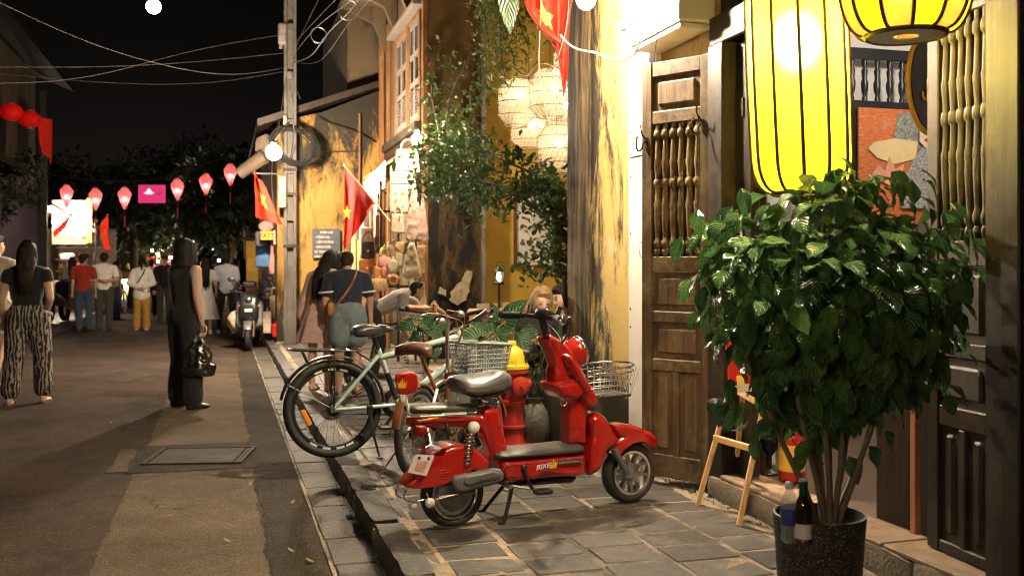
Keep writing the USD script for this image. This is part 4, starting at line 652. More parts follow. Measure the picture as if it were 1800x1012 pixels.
# plate, tail lamp, bumper, stand, pedals
pq = S7([(165, 518), (245, 512), (200, 628), (125, 622)], -.06); pq = np.array(pq)
npl = sc.add('number_plate', cat(*[(np.array([(pq[0][0], -.05, pq[0][1]), (pq[1][0], -.115, pq[1][1]), (pq[2][0], -.115, pq[2][1]), (pq[3][0], -.05, pq[3][1])]) + np.array(o), np.array(f)) for o, f in (((0, -.0, 0), [[0, 1, 2], [0, 2, 3]]), ((.004, .006, .0), [[0, 2, 1], [0, 3, 2]]))]), 'white_paint')
for t in (.22, .7): c_ = (1 - t) * np.array([pq[0][0], -.05, pq[0][1]]) + t * np.array([pq[1][0], -.115, pq[1][1]]) + [0, -.004, -.015]; sc.add('plate_screw', sph(c_, .008, 1), 'ink', npl)
pk = np.array([(pq[0][0], -.05, pq[0][1]), (pq[1][0], -.115, pq[1][1]), (pq[2][0], -.115, pq[2][1]), (pq[3][0], -.05, pq[3][1])]); cm = pk.mean(0); mat('plate_pink', (.7, .35, .3), .5, var=.35, scale=60); sc.add('plate_print', ((pk - cm) * .55 + cm + [-.001, -.004, -.008], np.array([[0, 1, 2], [0, 2, 3]])), 'plate_pink', npl)
tl = s3(S7([(176, 372)], -.03), -.04)[0]; tlp = sc.add('tail_lamp', xf(lathe([(0, -.035), (.03, -.03), (.034, .0), (.028, .02)], 16), tl, ry=-PI / 2), 'red_plastic', smooth=50); sc.add('plastic_wrap', wob(sph(tl + [.0, -.005, -.02], (.042, .045, .075)), .014, 30), 'clear_plastic', tlp, smooth=True)
for y in (-.06, .06): sc.add('indicator', cat(sph(tl + [.12, y * 1.4 - .02, -.01], (.025, .02, .018), 1), tube([tl + [.12, y * 1.4, -.01], tl + [.14, 0, .03]], .006)), 'black_plastic')
bp = s3(S7([(108, 720), (100, 770), (130, 790)], -.05), -.05); bp2 = s3(S7([(228, 735), (245, 770), (300, 770), (410, 742)], -.115), -.115)
bmp = sc.add('bumper_bar', cat(tube(spline([bp[0], bp[1], bp[2] + [.02, .0, 0], bp[2] + [.10, 0, .01]], 14), .0045, 6), tube(spline(list(bp2), 14), .0045, 6), tube(spline([bp[0] * [1, -1, 1], bp[1] * [1, -1, 1], bp[2] * [1, -1, 1]], 8), .0045, 6)), 'chrome', smooth=True)
for q_, y_ in (((248, 795), -.115), ((150, 805), -.03)): sc.add('bumper_ball', xf(sph((0, 0, 0), (.024, .02, .024)), s3(S7([q_], y_), y_)[0]), 'white_paint', bmp, smooth=True)
sc.add('kick_stand', cat(tube([(.30, -.06, .17), (.235, -.09, .005)], .010, 6), tube([(.235, -.10, .006), (.215, -.075, .006)], .011, 6)), 'black_paint'); sc.add('side_stand', cat(tube([(.34, .07, .17), (.27, .19, .008)], .010, 6), box((.26, .20, .006), (.04, .03, .01))), 'black_paint')
pc = s3(S7([(700, 710), (870, 715)], -.12), -.12); sc.add('crank', cat(tube([pc[0] + [0, .03, .01], pc[1] + [-.02, 0, 0]], .008, 6), tube([pc[0] * [1, 0, 1] + [0, -.14, .01], pc[0] * [1, 0, 1] + [0, .14, .01]], .012, 8)), 'steel'); sc.add('pedal', wob(box(pc[1] + [.005, -.035, -.006], (.085, .06, .022), .005), .002, 60), 'black_plastic'); sc.add('pedal', box(pc[1] * [1, -1, 1] + [-.22, .035, 0], (.085, .06, .022), .005), 'black_plastic')
sc.add('power_cable', tube(spline(list(s3(S7([(788, 592), (795, 610), (812, 660), (838, 715)], -.125), -.118)), 12), .009, 7), 'black_plastic', lb, smooth=True); p = s3(S7([(786, 590)], -.11), -.11)[0]; sc.add('cable_gland', xf(lathe([(.014, -.006), (.014, .01), (.009, .014)], 12), p, rx=PI / 2), 'black_plastic', lb)

def seam(P, y, par, S=S7, o=-.0015, r=.0016): sc.add('panel_seam', tube(spline(list(s3(S(P, y), y + o)), 14), r, 4), 'ink', par)
seam([(575, 300), (600, 400), (620, 540)], -.055, tb); seam([(150, 340), (300, 338), (470, 334)], -.055, tb); seam([(680, 580), (900, 560), (1150, 534)], -.105, lb); seam([(700, 660), (900, 645), (1140, 622)], -.103, lb)
seam([(716, 560), (748, 566), (780, 560)], -.062, colm, S8); seam([(662, 402), (744, 380), (784, 432)], -.105, colm, S8); seam([(700, 300), (760, 380), (822, 468)], -.112, colm, S8)
for q, y_, S_ in (((668, 600), -.106, S7), ((1130, 560), -.106, S7), ((1130, 640), -.1, S7), ((650, 350), -.056, S7), ((672, 470), -.056, S7), ((745, 600), -.063, S8), ((760, 520), -.063, S8), ((720, 420), -.106, S8)):
    p = s3(S_([q], y_), y_)[0]; sc.add('screw', xf(lathe([(.0045, -.003), (.0045, .0025), (.002, .003)], 8), p, rx=PI / 2), 'steel', lb)
# ------------------------------------------------------------------ bicycles
def bike_wheel(th, c, R, ang, tw=.05, nsp=28, tyre='black_rubber', rimm='steel', decal=False):
    F_ = lambda m: xf(xf(m, rz=ang), c); g = lambda s, t: np.stack([(R - tw * .5 + tw * .5 * np.cos(2 * PI * t)) * np.cos(2 * PI * s), tw * .5 * np.sin(2 * PI * t), (R - tw * .5 + tw * .5 * np.cos(2 * PI * t)) * np.sin(2 * PI * s)], 1)
    wp = th.add('wheel', F_(grid(g, 72, 12, True, True)), tyre, smooth=True); ri = R - tw - .012
    th.add('rim', F_(xf(lathe([(ri - .01, 0), (ri, -.013), (ri + .014, -.014), (ri + .014, .014), (ri, .013), (ri - .01, 0)], 72, cap=False), rx=PI / 2)), rimm, wp, smooth=40)
    th.add('hub', F_(xf(lathe([(.008, -.06), (.012, -.04), (.028, -.032), (.018, -.025), (.018, .025), (.028, .032), (.012, .04), (.008, .06)], 18), rx=PI / 2)), 'black_paint', wp, smooth=40)
    sp = []
    for i in range(nsp): a = i * 2 * PI / nsp; b = a + (.55 if i % 4 < 2 else -.55); y = .03 if i % 2 else -.03; sp.append(tube([(.025 * math.cos(b), y, .025 * math.sin(b)), (ri * math.cos(a), 0, ri * math.sin(a))], .0013, 3, caps=False))
    th.add('spokes', F_(cat(*sp)), 'steel' if rimm == 'steel' else 'black_plastic', wp)
    if decal:
        L_ = []
        for a0 in (1.2, 1.5, 1.85, 4.1, 4.45, 4.8, 5.05): L_.append(grid(lambda s, t: np.stack([(ri + .0 + .014 * t) * np.cos(a0 + .2 * s), 0 * s - .0155, (ri + .014 * t) * np.sin(a0 + .2 * s)], 1), 6, 2))
        th.add('rim_decal', F_(cat(*L_)), 'white_paint', wp)
    return wp, F_
# mint bicycle
BA0 = GP(585, 804, PAVE); BAA = -TH + math.radians(19)
ba = T('mint_bicycle', 'mint green city bicycle with black rear rack and fenders at the kerb', 'bicycle', BA0, BAA)
R = .325; hubr, bbk, hubf = np.array([0, 0, R]), np.array([.44, 0, .335]), np.array([1.07, 0, R])
seatj, headt, headb = np.array([.315, 0, .68]), np.array([.86, 0, .80]), np.array([.90, 0, .66])
w1, F1 = bike_wheel(ba, hubr, R, 0, .058, 32, rimm='black_paint', decal=True)
ba.add('brake_disc', F1(xf(lathe([(.04, -.045), (.085, -.045), (.085, -.043), (.04, -.043)], 30, cap=False), rx=PI / 2)), 'steel', w1); ba.add('cassette', F1(xf(lathe([(.02, .02), (.05, .02), (.045, .045), (.02, .05)], 24), rx=PI / 2)), 'black_paint', w1)
p1_, p2_ = np.array([-.215, -.02, R - .0]), np.array([-.165, -.02, R - .105]); ba.add('spoke_reflector', xf(box((0, 0, 0), (.032, .012, .115), .005), (-.175, -.012, R - .05), ry=-.45), 'amber', w1)
STR = math.radians(56); bike_wheel(ba, hubf, R, STR, .058, 32, rimm='black_paint')
ba.add('frame', cat(tube([bbk, seatj + (seatj - bbk) * .08], .018, 12), tube([seatj - [.0, 0, .03], headt - [0, 0, .02]], .022, 12), tube([bbk, headb], .024, 12), tube([headt + [-.012, 0, .045], headb + [.008, 0, -.03]], .023, 12)), 'mint_paint', smooth=50)
for s in (-1, 1): ba.add('chain_stay', tube([hubr + [0, s * .065, 0], hubr + [.12, s * .06, .002], bbk + [-.03, s * .03, 0]], .0125, 8), 'mint_paint', smooth=50); ba.add('seat_stay', tube([hubr + [0, s * .065, .01], seatj + [-.012, s * .025, -.01]], .0135, 8), 'mint_paint', smooth=50); ba.add('dropout', xf(ext([(-.02, -.02), (.05, -.015), (.06, .02), (.02, .05), (-.02, .03)], .006, s * .066), hubr), 'mint_paint')
ba.add('seat_tube_cover', tube([bbk + (seatj - bbk) * .1, bbk + (seatj - bbk) * .62], .0195, 12), 'black_paint', smooth=50); ba.add('seat_post', tube([seatj, seatj + (seatj - bbk) * .36], .014, 10), 'black_paint', smooth=50)
sdl = seatj + (seatj - bbk) * .40
def saddle(w, L, h=.05): 
    m = relax(ext([(-L * .5, 0), (-L * .47, h * .8), (-L * .2, h), (L * .2, h * .75), (L * .5, h * .6), (L * .5, h * .25), (0, .0)], w, -w / 2), .02, 6); v = m[0].copy(); s = np.clip((v[:, 0] / L + .5), 0, 1); v[:, 1] *= 1 - .78 * np.clip((s - .25) / .6, 0, 1); v[:, 2] -= .02 * (v[:, 1] / w * 2) ** 2; return v, m[1]
ba.add('saddle', xf(saddle(.19, .28, .07), sdl + [.0, 0, -.01]), 'black_plastic', smooth=60); ba.add('saddle_stripe', xf(box((0, 0, 0), (.05, .09, .008), .003), sdl + [.07, 0, .05], ry=.08), 'grey_plastic'); ba.add('saddle_rail', cat(*[tube(spline([sdl + [-.1, s * .03, .0], sdl + [0, s * .025, -.025], sdl + [.1, s * .015, .01]], 8), .004, 5) for s in (-1, 1)]), 'steel')
ba.add('rear_fender', xf(fender(R + .028, 5, 168, .032, .012, 36, 7, .0, .003), hubr), 'black_plastic', smooth=50)
for a in (30, 95, 150): P = [(-(0), s * .05, 0) for s in (-1, 1)]; ba.add('fender_stay', cat(*[tube([hubr + [0, s * .06, 0], hubr + [(R + .02) * math.cos(math.radians(a)), s * .03, (R + .02) * math.sin(math.radians(a))]], .003, 4) for s in (-1, 1)]), 'black_paint')
zr = R + .385; ba.add('rear_rack', cat(tube([(-.27, -.06, zr + .012), (-.285, -.04, zr + .014), (-.285, .04, zr + .014), (-.27, .06, zr + .012)], .007, 6), *[tube([(-.27, s * .06, zr + .012), (.16, s * .06, zr - .005), (.18, s * .03, zr - .006)], .007, 6) for s in (-1, 1)], *[tube([(x_, -.06, zr), (x_, .06, zr)], .006, 5) for x_ in (-.2, -.1, 0, .1)], tube([(-.26, 0, zr + .004), (.15, 0, zr - .01)], .006, 5)), 'black_paint', smooth=45)
for s in (-1, 1): ba.add('rack_stay', cat(tube([(.0, s * .07, R), (.0, s * .06, zr)], .0065, 6), tube([(-.20, s * .06, zr), (-.16, s * .06, zr - .09)], .006, 6)), 'black_paint'); ba.add('rack_arm', tube([(.15, s * .05, zr - .01), (.27, s * .03, seatj[2] - .06)], .006, 6), 'black_paint')
ba.add('chain_ring', xf(torus(.085, .009, 36, 6, ax='y'), bbk + [0, .06, 0]), 'black_paint'); ba.add('chain_guard', xf(lathe([(.06, -.05), (.105, -.05), (.105, -.046), (.06, -.046)], 30, cap=False), bbk, rx=PI / 2), 'black_plastic'); ba.add('crank_arm', cat(tube([bbk + [0, -.08, 0], bbk + [-.11, -.085, -.13]], .011, 7), tube([bbk + [0, .08, 0], bbk + [.11, .085, .13]], .011, 7), tube([bbk + [0, -.085, 0], bbk + [0, .085, 0]], .016, 8)), 'black_paint')
ba.add('pedal', box(bbk + [-.11, -.135, -.13], (.10, .085, .022), .006), 'black_plastic'); ba.add('pedal', box(bbk + [.11, .135, .13], (.10, .085, .022), .006), 'black_plastic'); ba.add('chain', cat(*[tube([hubr + [0, .06, s * .045], bbk + [0, .06, s * .08]], .004, 4) for s in (-1, 1)]), 'black_paint')
ba.add('kickstand', cat(box((.235, -.06, .315), (.04, .03, .06), .006), tube([(.235, -.065, .30), (.255, -.10, .14)], .013, 7), tube([(.255, -.10, .14), (.285, -.14, .012)], .008, 6), box((.287, -.142, .008), (.04, .03, .014), .004)), 'black_paint')
ax = unit(headt - headb); fd = np.array([math.cos(STR), math.sin(STR), 0]); fs = np.array([-fd[1], fd[0], 0]); cr = headb - ax * .05
ba.add('fork', cat(tube([headb, cr], .02, 8), *[tube([cr + fs * s * .045, hubf + fs * s * .055], .014, 8) for s in (-1, 1)], tube([cr - fs * .05, cr + fs * .05], .017, 8)), 'black_paint', smooth=50)
st_ = headt + ax * .12; ba.add('handlebar', cat(tube([headt, st_], .016, 8), tube(spline([st_ - fs * .30 - fd * .10 + [0, 0, .05], st_ - fs * .14 + [0, 0, .03], st_, st_ + fs * .14 + [0, 0, .03], st_ + fs * .30 - fd * .10 + [0, 0, .05]], 20), .013, 8)), 'black_paint', smooth=50)
for s in (-1, 1): ba.add('grip', tube([st_ + fs * s * .18 - fd * .02 + [0, 0, .035], st_ + fs * s * .34 - fd * .14 + [0, 0, .06]], .018, 10), 'black_rubber', smooth=50); ba.add('brake_lever', tube(spline([st_ + fs * s * .16 + fd * .04, st_ + fs * s * .24 + fd * .03 + [0, 0, .0], st_ + fs * s * .3 - fd * .05 + [0, 0, .01]], 8), .006, 5), 'black_plastic')
# brown bicycle with the grey basket: it points away, its front wheel turned to the right
BB0 = GP(733, 838, PAVE); bfork = PX(786, 700, 6.38); BBA = math.atan2(bfork[1] - BB0[1], bfork[0] - BB0[0])
bb_ = T('brown_bicycle', 'brown bicycle with leather saddle, high chrome handlebar and grey basket', 'bicycle', BB0, BBA)
def BL(px, py, Z): p = PX(px, py, Z) - BB0; c, s = math.cos(BBA), math.sin(BBA); return np.array([c * p[0] + s * p[1], -s * p[0] + c * p[1], p[2]])
R = .27; hubr = np.array([0, 0, R]); bike_wheel(bb_, hubr, R, 0, .045, 28); STB = -TH + math.radians(12) - BBA; fd = np.array([math.cos(STB), math.sin(STB), 0]); fs = np.array([-fd[1], fd[0], 0])
stm_b, stm_t = BL(785, 738, 6.38), BL(787, 652, 6.38); hubf = stm_b * [1, 1, 0] + fd * .10 + [0, 0, R]; bike_wheel(bb_, hubf, R, STB, .045, 28)
bb_.add('rear_fender', xf(fender(R + .025, 20, 168, .026, .012, 36, 7, 0, .003), hubr), 'brown_paint', smooth=50); bb_.add('front_fender', xf(xf(fender(R + .025, 5, 172, .03, .012, 36, 7, 0, .003), rz=STB), hubf), 'brown_paint', smooth=50)
bbk = np.array([.36, 0, .26]); seatj = np.array([.24, 0, .52]); sdl = BL(738, 612, 6.15)
bb_.add('frame', cat(tube([bbk, seatj], .018, 10), tube([sdl - [0, 0, .03], seatj], .013, 8), tube(spline([bbk, (bbk + stm_b) / 2 + [0, 0, -.04], stm_b], 12), .022, 10), tube(spline([seatj - [0, 0, .08], (seatj + stm_b) / 2 + [0, 0, -.06], stm_b + [0, 0, .06]], 12), .018, 10), tube([stm_b - [0, 0, .02], stm_t], .021, 12)), 'brown_paint', smooth=50)
for s in (-1, 1): bb_.add('chain_stay', tube([hubr + [0, s * .06, 0], bbk + [0, s * .03, 0]], .011, 7), 'brown_paint'); bb_.add('seat_stay', tube([hubr + [0, s * .06, 0], seatj + [0, s * .02, -.02]], .010, 7), 'white_paint'); bb_.add('fork_leg', tube(spline([stm_b + fs * s * .045 + [0, 0, .0], stm_b + fs * s * .05 - [0, 0, .12] + fd * .02, hubf + fs * s * .05], 10), .013, 8), 'brown_paint', smooth=50)
bb_.add('fork_crown', tube([stm_b - fs * .05, stm_b + fs * .05], .018, 8), 'brown_paint'); bb_.add('head_collar', xf(lathe([(.026, -.01), (.028, 0), (.026, .01)], 14), stm_t), 'chrome'); bb_.add('decal_band', xf(lathe([(.0215, 0), (.0215, .035)], 14, cap=False), stm_b + [0, 0, .1]), 'white_paint')
top = BL(786, 575, 6.36); bar = [BL(722, 541, 6.02), BL(748, 541, 6.08), BL(768, 542, 6.14), BL(784, 553, 6.22), BL(788, 575, 6.32), top + [0, 0, -.04]]
rb = [2 * top - (p - top) * 1 - top for p in bar]; hb = bb_.add('handlebar', cat(tube([stm_t - [0, 0, .02], top - [0, 0, .03]], .013, 10), tube(spline(bar[1:], 20), .0115, 8), tube(spline([top + [0, 0, -.04], BL(800, 580, 6.42), BL(815, 572, 6.5), BL(835, 562, 6.45)], 14), .0115, 8)), 'chrome', smooth=50)
bb_.add('grip', tube([BL(718, 541, 6.0), BL(752, 541, 6.09)], .0165, 12), 'tan_leather', hb, smooth=50); bb_.add('grip_end', xf(sph((0, 0, 0), (.018, .018, .018), 1), BL(717, 541, 6.0)), 'ink', hb); bb_.add('grip', tube([BL(836, 562, 6.45), BL(858, 545, 6.3)], .0165, 12), 'brown_leather', hb, smooth=50)
bb_.add('brake_clamp', cat(box(BL(763, 540, 6.12), (.03, .03, .045), .006), box(BL(768, 552, 6.13), (.05, .02, .02), .005)), 'tan_leather', hb); bb_.add('brake_lever', tube(spline([BL(768, 552, 6.1), BL(748, 552, 6.04), BL(732, 560, 6.0)], 10), .0055, 6), 'chrome', hb, smooth=True)
for q, z in (((808, 553), 6.4), ((775, 566), 6.2)): bb_.add('bell', xf(lathe([(.0, .03), (.02, .026), (.032, .012), (.034, 0), (.03, -.012), (.012, -.016)], 18), BL(*q, z)), 'steel', hb, smooth=60)
bb_.add('brake_cable', cat(tube(spline([BL(772, 552, 6.13), BL(800, 560, 6.25), BL(815, 575, 6.4), BL(800, 620, 6.42), BL(790, 650, 6.4)], 20), .0035, 5), tube(spline([BL(785, 545, 6.2), BL(815, 555, 6.3), BL(806, 600, 6.4), BL(788, 690, 6.4)], 20), .0035, 5)), 'tan_leather', hb)
bb_.add('saddle', xf(xf(saddle(.23, .27, .075), rz=0), sdl - [0, 0, .03]), 'brown_leather', smooth=60); bb_.add('saddle_spring', cat(*[spring(sdl + [-.08, s * .06, -.02], sdl + [-.07, s * .05, -.09], .014, .003, 4) for s in (-1, 1)]), 'steel')
bb_.add('kickstand', cat(tube([(.02, -.07, .26), (-.14, -.2, .006)], .007, 6), tube([(.02, .07, .26), (-.05, .22, .006)], .007, 6)), 'steel'); bb_.add('crank_arm', cat(tube([bbk + [0, -.08, 0], bbk + [.06, -.08, -.14]], .009, 6), tube([bbk + [0, .08, 0], bbk + [-.06, .08, .14]], .009, 6), xf(torus(.07, .007, 28, 6, ax='y'), bbk + [0, .05, 0])), 'steel'); bb_.add('pedal', box(bbk + [.06, -.12, -.14], (.08, .07, .02), .005), 'black_plastic'); bb_.add('pedal', box(bbk + [-.06, .12, .14], (.08, .07, .02), .005), 'black_plastic')
mat('basket_grey', (.24, .28, .28), .5, var=.08)
c = BL(843, 640, 6.62); bang = STB + .35; wt, wd, wb_, hb_ = .345, .25, .26, .265
def bk(u, w, h): k_ = h / hb_; W = (wb_ + (wt - wb_) * k_) / 2; D = (.17 + (wd - .17) * k_) / 2; return xf((np.array([[u * W, w * D, h - hb_ / 2 + .03 * k_ * (u < 0) * 0]]), None), c, bang)[0][0]
wires = []
for k in range(10): h = hb_ * k / 9; wires.append(tube([bk(-1, -1, h), bk(1, -1, h), bk(1, 1, h), bk(-1, 1, h)], .0042, 4, closed=True))
for k in range(17): u = -1 + 2 * k / 16; wires += [tube([bk(u, s, 0), bk(u, s, hb_)], .0040, 4) for s in (-1, 1)]
for k in range(12): w = -1 + 2 * k / 11; wires += [tube([bk(s, w, 0), bk(s, w, hb_)], .0040, 4) for s in (-1, 1)]
for k in range(10): u = -1 + 2 * k / 9; wires.append(tube([bk(u, -1, 0), bk(u, 1, 0)], .004, 4))
bs = bb_.add('basket', tube([bk(-1, -1, hb_ + .02), bk(0, -1, hb_ + .014), bk(1, -1, hb_), bk(1, 1, hb_), bk(0, 1, hb_ + .014), bk(-1, 1, hb_ + .02)], .010, 8, closed=True), 'basket_grey', smooth=50); bb_.add('basket_mesh', cat(*wires), 'basket_grey', bs)
bb_.add('basket_bracket', cat(tube([bk(-1, 0, .05), stm_t + [0, 0, .02]], .007), tube([bk(-1, 0, .2), stm_t + [0, 0, .1]], .007)), 'steel'); bb_.add('lock', cat(xf(torus(.028, .004, 18, 6, ax='y'), BL(806, 706, 6.3)), box(BL(806, 715, 6.3), (.03, .015, .03), .004)), 'chrome')
# ================================================================== leaves
def leafm(L, W, droop=.5, fold=.25, nu=6, nv=5, tip=.8):
    def f(s, t):
        u = 2 * t - 1; w = W * .5 * np.sin(PI * np.clip(s, 0, 1) ** tip) ** .75 * (s < 1); y = L * s
        x = u * w; z = fold * np.abs(x) - droop * L * s * s * .6 + .05 * L * np.sin(s * 9 + u * 2) * np.abs(u)
        return np.stack([x, y * (1 - .12 * droop * s), z], 1)
    V, F = grid(f, nu, nv); S, Tt = np.meshgrid(np.linspace(0, 1, nu), np.linspace(0, 1, nv), indexing='ij')
    return V, F, np.stack([Tt.ravel(), S.ravel()], 1)
def put(m, o, d, n):
    d = unit(d); x = unit(np.cross(d, n)); z = np.cross(x, d); return frame((m[0], m[1]), o, x, d, z)
def leaves(th, spots, mt, nparts=300, name='leaf', rest='foliage'):
    # spots: (position, direction of the tip, face normal, length, width, droop); the largest seen become parts, the rest one mass
    spots = sorted(spots, key=lambda q: -q[3] / max((q[0] - EYE) @ Fv, .1) * (1.5 - .5 * (unit(q[0] - EYE) @ unit(q[2]))))
    P, N, U, n0 = [], [], [], 0
    for i, (o, d, n, L, W, dr) in enumerate(spots):
        big = i < nparts; m = leafm(L, W, dr, .25, 6 if big else 5, 5 if big else 3); v, f = put(m, o, d, n)
        if big: th.add(name, (v, f), mt, smooth=True, uv=m[2])
        else: P.append(v); N.append(f + n0); U.append(m[2]); n0 += len(v)
    if P: th.add(rest, (np.vstack(P), np.vstack(N)), mt, smooth=True, uv=np.vstack(U), kind='stuff')
# ------------------------------------------------------------------ the big potted plant
PP = PX(1440, 905, 3.5); PB = np.array([PP[0], PP[1], PAVE])
pot = T('planter', 'tall black speckled planter in the right foreground by the door sill', 'planter', PB)
M['terrazzo'] = usdkit.material(stage, LK + '/terrazzo', {'tc': ('texture_coordinate', {}), 'v': ('voronoi_texture', {'scale': 230.}), 'sp': ('separate_color', {}), 'r': ('rgb_ramp', {'ramp': [(.70, (.016, .016, .017)), (.84, (.04, .04, .04)), (.98, (.22, .21, .2))]}), 'p': ('principled_bsdf', {'roughness': .5})},
    [('tc.object', 'v.vector'), ('v.color', 'sp.color'), ('sp.r', 'r.fac'), ('r.color', 'p.base_color')], surface='p.BSDF')
ph = .395; pt_ = pot.add('body', lathe([(.0, 0), (.125, 0), (.132, .01), (.158, ph - .01), (.159, ph), (.150, ph + .002), (.148, ph - .03), (.14, ph - .06)], 48, cap=False), 'terrazzo', smooth=40); mat('soil', (.03, .022, .016), .95, var=.4, scale=40, bump=1.)
pot.add('soil', wob(lathe([(.143, 0), (.1, .006), (.05, .004), (0, .008)], 24, z0=ph - .065, cap=False), .006, 40), 'soil', smooth=True)
pl = T('potted_shrub', 'large leafy green shrub with glossy quilted leaves growing in the black planter', 'potted plant', PB + [0, 0, ph - .06], world=True)
S0 = PB + [0, 0, ph - .062]; spots = []
def cam_off(dx, dz, dy=0): return Rv * dx + np.array([0, 0, dz]) + Fv * dy
stems = [(-.10, .22, -.03), (-.05, .20, .05), (-.02, .30, -.06), (.03, .30, .03), (.06, .26, -.05), (.12, .22, .04), (.19, .16, -.02), (-.20, .26, .05), (.0, .3, .1), (.25, .3, .08)]
for i, (dx, dz, dy) in enumerate(stems):
    a = S0 + cam_off(dx * .12 + .03, 0, dy * .5); b = S0 + cam_off(dx * .75 + .02, .33, dy); c = S0 + cam_off(dx * 1.5, .55 + dz, dy * 2); e = S0 + cam_off(dx * 2.2, .75 + dz * 1.1, dy * 3)
    pl.add('stem', tube(spline([a, (a + b) / 2 + [.006, 0, .01], b, c, e], 18), np.linspace(.0125, .005, 18), 7), 'stem', smooth=True)
CTR = S0 + cam_off(.04, .76)       # centre of the crown
def crown_r(a, e): return 1.0
n_l = 0; rr = np.random.default_rng(11)
while n_l < 1350:
    q = rr.normal(size=3); q /= np.linalg.norm(q); rad = rr.random() ** .24
    ex, ez, ey = .445 * (1 - .42 * max(0, -q[2] - .1)), (.47 if q[2] > 0 else .44), .38 * (1 - .3 * max(0, -q[2]))
    nz = .70 + .52 * meshkit.noise(np.array([q * 2.6 + 5]))[0]
    o3 = q * rad * nz; o = CTR + Rv * o3[0] * ex + np.array([0, 0, o3[2] * ez]) + Fv * o3[1] * ey
    if o[0] > 2.56: continue
    out = Rv * q[0] + Fv * q[1] + np.array([0, 0, q[2]])
    d = unit(out * .5 + np.array([0, 0, -.8 + .4 * max(q[2], 0)]) + rr.normal(size=3) * .3); n = unit(out * .9 + np.array([0, 0, .7]) + rr.normal(size=3) * .4)
    L = rr.uniform(.070, .112) * (1 if rad > .5 else .9); spots.append((o, d, n, L, L * rr.uniform(.58, .76), rr.uniform(.1, .8))); n_l += 1
for (px, py, k) in [(1262, 420, 7), (1245, 520, 5), (1250, 400, 5), (1275, 395, 6), (1300, 375, 7), (1680, 400, 9), (1700, 440, 9), (1690, 600, 5), (1640, 360, 8), (1560, 310, 11), (1590, 315, 8), (1500, 330, 8), (1450, 365, 9), (1380, 370, 9), (1600, 690, 4), (1645, 670, 4), (1520, 790, 3), (1300, 700, 5), (1340, 740, 6), (1440, 760, 5)]:
    for _ in range(k):
        Z = 3.5 + rr.uniform(-.15, .15); o = PX(px + rr.normal() * 20, py + rr.normal() * 18, Z); sd = np.sign(px - 1460)
        spots.append((o, unit(Rv * sd * .5 + np.array([0, 0, -.75]) - Fv * .2 + rr.normal(size=3) * .25), unit(np.array([0, 0, .9]) - Fv * .6 + Rv * sd * .3 + rr.normal(size=3) * .3), rr.uniform(.075, .11), rr.uniform(.045, .066), rr.uniform(.2, .9)))
leaves(pl, spots, 'pot_leaf', 300)
# bottles stuck in the planter
wbp = PX(1388, 918, 3.40); wbt = T('water_bottle', 'clear plastic water bottle with blue label standing in the planter', 'bottle', [wbp[0], wbp[1], S0[2] - .01])
M['pet'] = usdkit.material(stage, LK + '/pet', {'t': ('transparent_bsdf', {'color': (.86, .9, .92)}), 'g': ('principled_bsdf', {'base_color': (.75, .8, .82), 'roughness': .06, 'specular_ior_level': .8}), 'm': ('mix_closure', {'fac': .22})}, [('t.BSDF', 'm.closure1'), ('g.BSDF', 'm.closure2')], surface='m.closure')
wbt.add('body', lathe([(.024, 0), (.030, .006), (.030, .03), (.027, .04), (.030, .05), (.030, .13), (.026, .15), (.014, .172), (.0125, .178), (.0125, .185)], 24), 'pet', smooth=40); mat('label_blue', (.03, .05, .28), .4, var=.4, scale=20); wbt.add('label', lathe([(.0306, .06), (.0306, .115)], 24, cap=False), 'label_blue', smooth=True); wbt.add('cap', lathe([(.015, .182), (.015, .202), (.012, .205)], 18), 'white_paint', smooth=40)
bbp = PX(1412, 922, 3.38); bbt = T('brown_bottle', 'dark brown glass bottle with green neck foil standing in the planter', 'bottle', [bbp[0], bbp[1], S0[2] - .01])
mat('brown_glass', (.022, .010, .005), .06, var=.1, spec=.8); mat('foil_green', (.01, .12, .10), .25, .6, var=.1)
bbt.add('body', lathe([(.026, 0), (.03, .005), (.03, .11), (.024, .14), (.013, .165), (.012, .18)], 24), 'brown_glass', smooth=40); bbt.add('neck_foil', lathe([(.0145, .158), (.0135, .19), (.0145, .2), (.0145, .212)], 18), 'foil_green', smooth=40); bbt.add('label', lathe([(.0304, .02), (.0304, .07)], 24, cap=False), 'white_paint', smooth=True); bbt.add('torn_foil', wob(lathe([(.0148, .208), (.015, .217)], 12, cap=False), .003, 200), 'white_paint')
# ------------------------------------------------------------------ easel with a red flag poster behind the leaves
eo = PX(1268, 900, 5.05); es = T('easel', 'small pale wooden easel standing on the paving in front of the doorway', 'easel', [eo[0], eo[1], PAVE], world=True)
def barb(a, b, w, d, n=(0, 0, 1)):
    a, b = np.asarray(a, float), np.asarray(b, float); t = unit(b - a); x = unit(np.cross(t, n)); y = np.cross(x, t); return frame(box((0, 0, 0), (w, d, np.linalg.norm(b - a)), .003), (a + b) / 2, x, y, t)
eA, eB = GP(1226, 886, PAVE), GP(1299, 923, PAVE); eC, eD = PX(1290, 660, 5.12), PX(1338, 748, 4.82)
es.add('leg', barb(eA, eC, .024, .03, Fv), 'pine'); es.add('leg', barb(eB, PX(1345, 700, 4.80), .024, .03, Fv), 'pine'); es.add('crossbar', barb(PX(1256, 769, 5.14), PX(1325, 789, 4.86), .032, .024, Fv), 'pine_flat'); es.add('rear_leg', barb(PX(1296, 800, 5.3), PX(1306, 690, 5.0), .022, .026, Fv), 'pine')
es.add('top_bar', barb(PX(1283, 680, 5.1), PX(1345, 715, 4.8), .03, .024, Fv), 'pine_flat'); es.add('bolt', sph(PX(1326, 790, 4.82), .006, 1), 'ink')
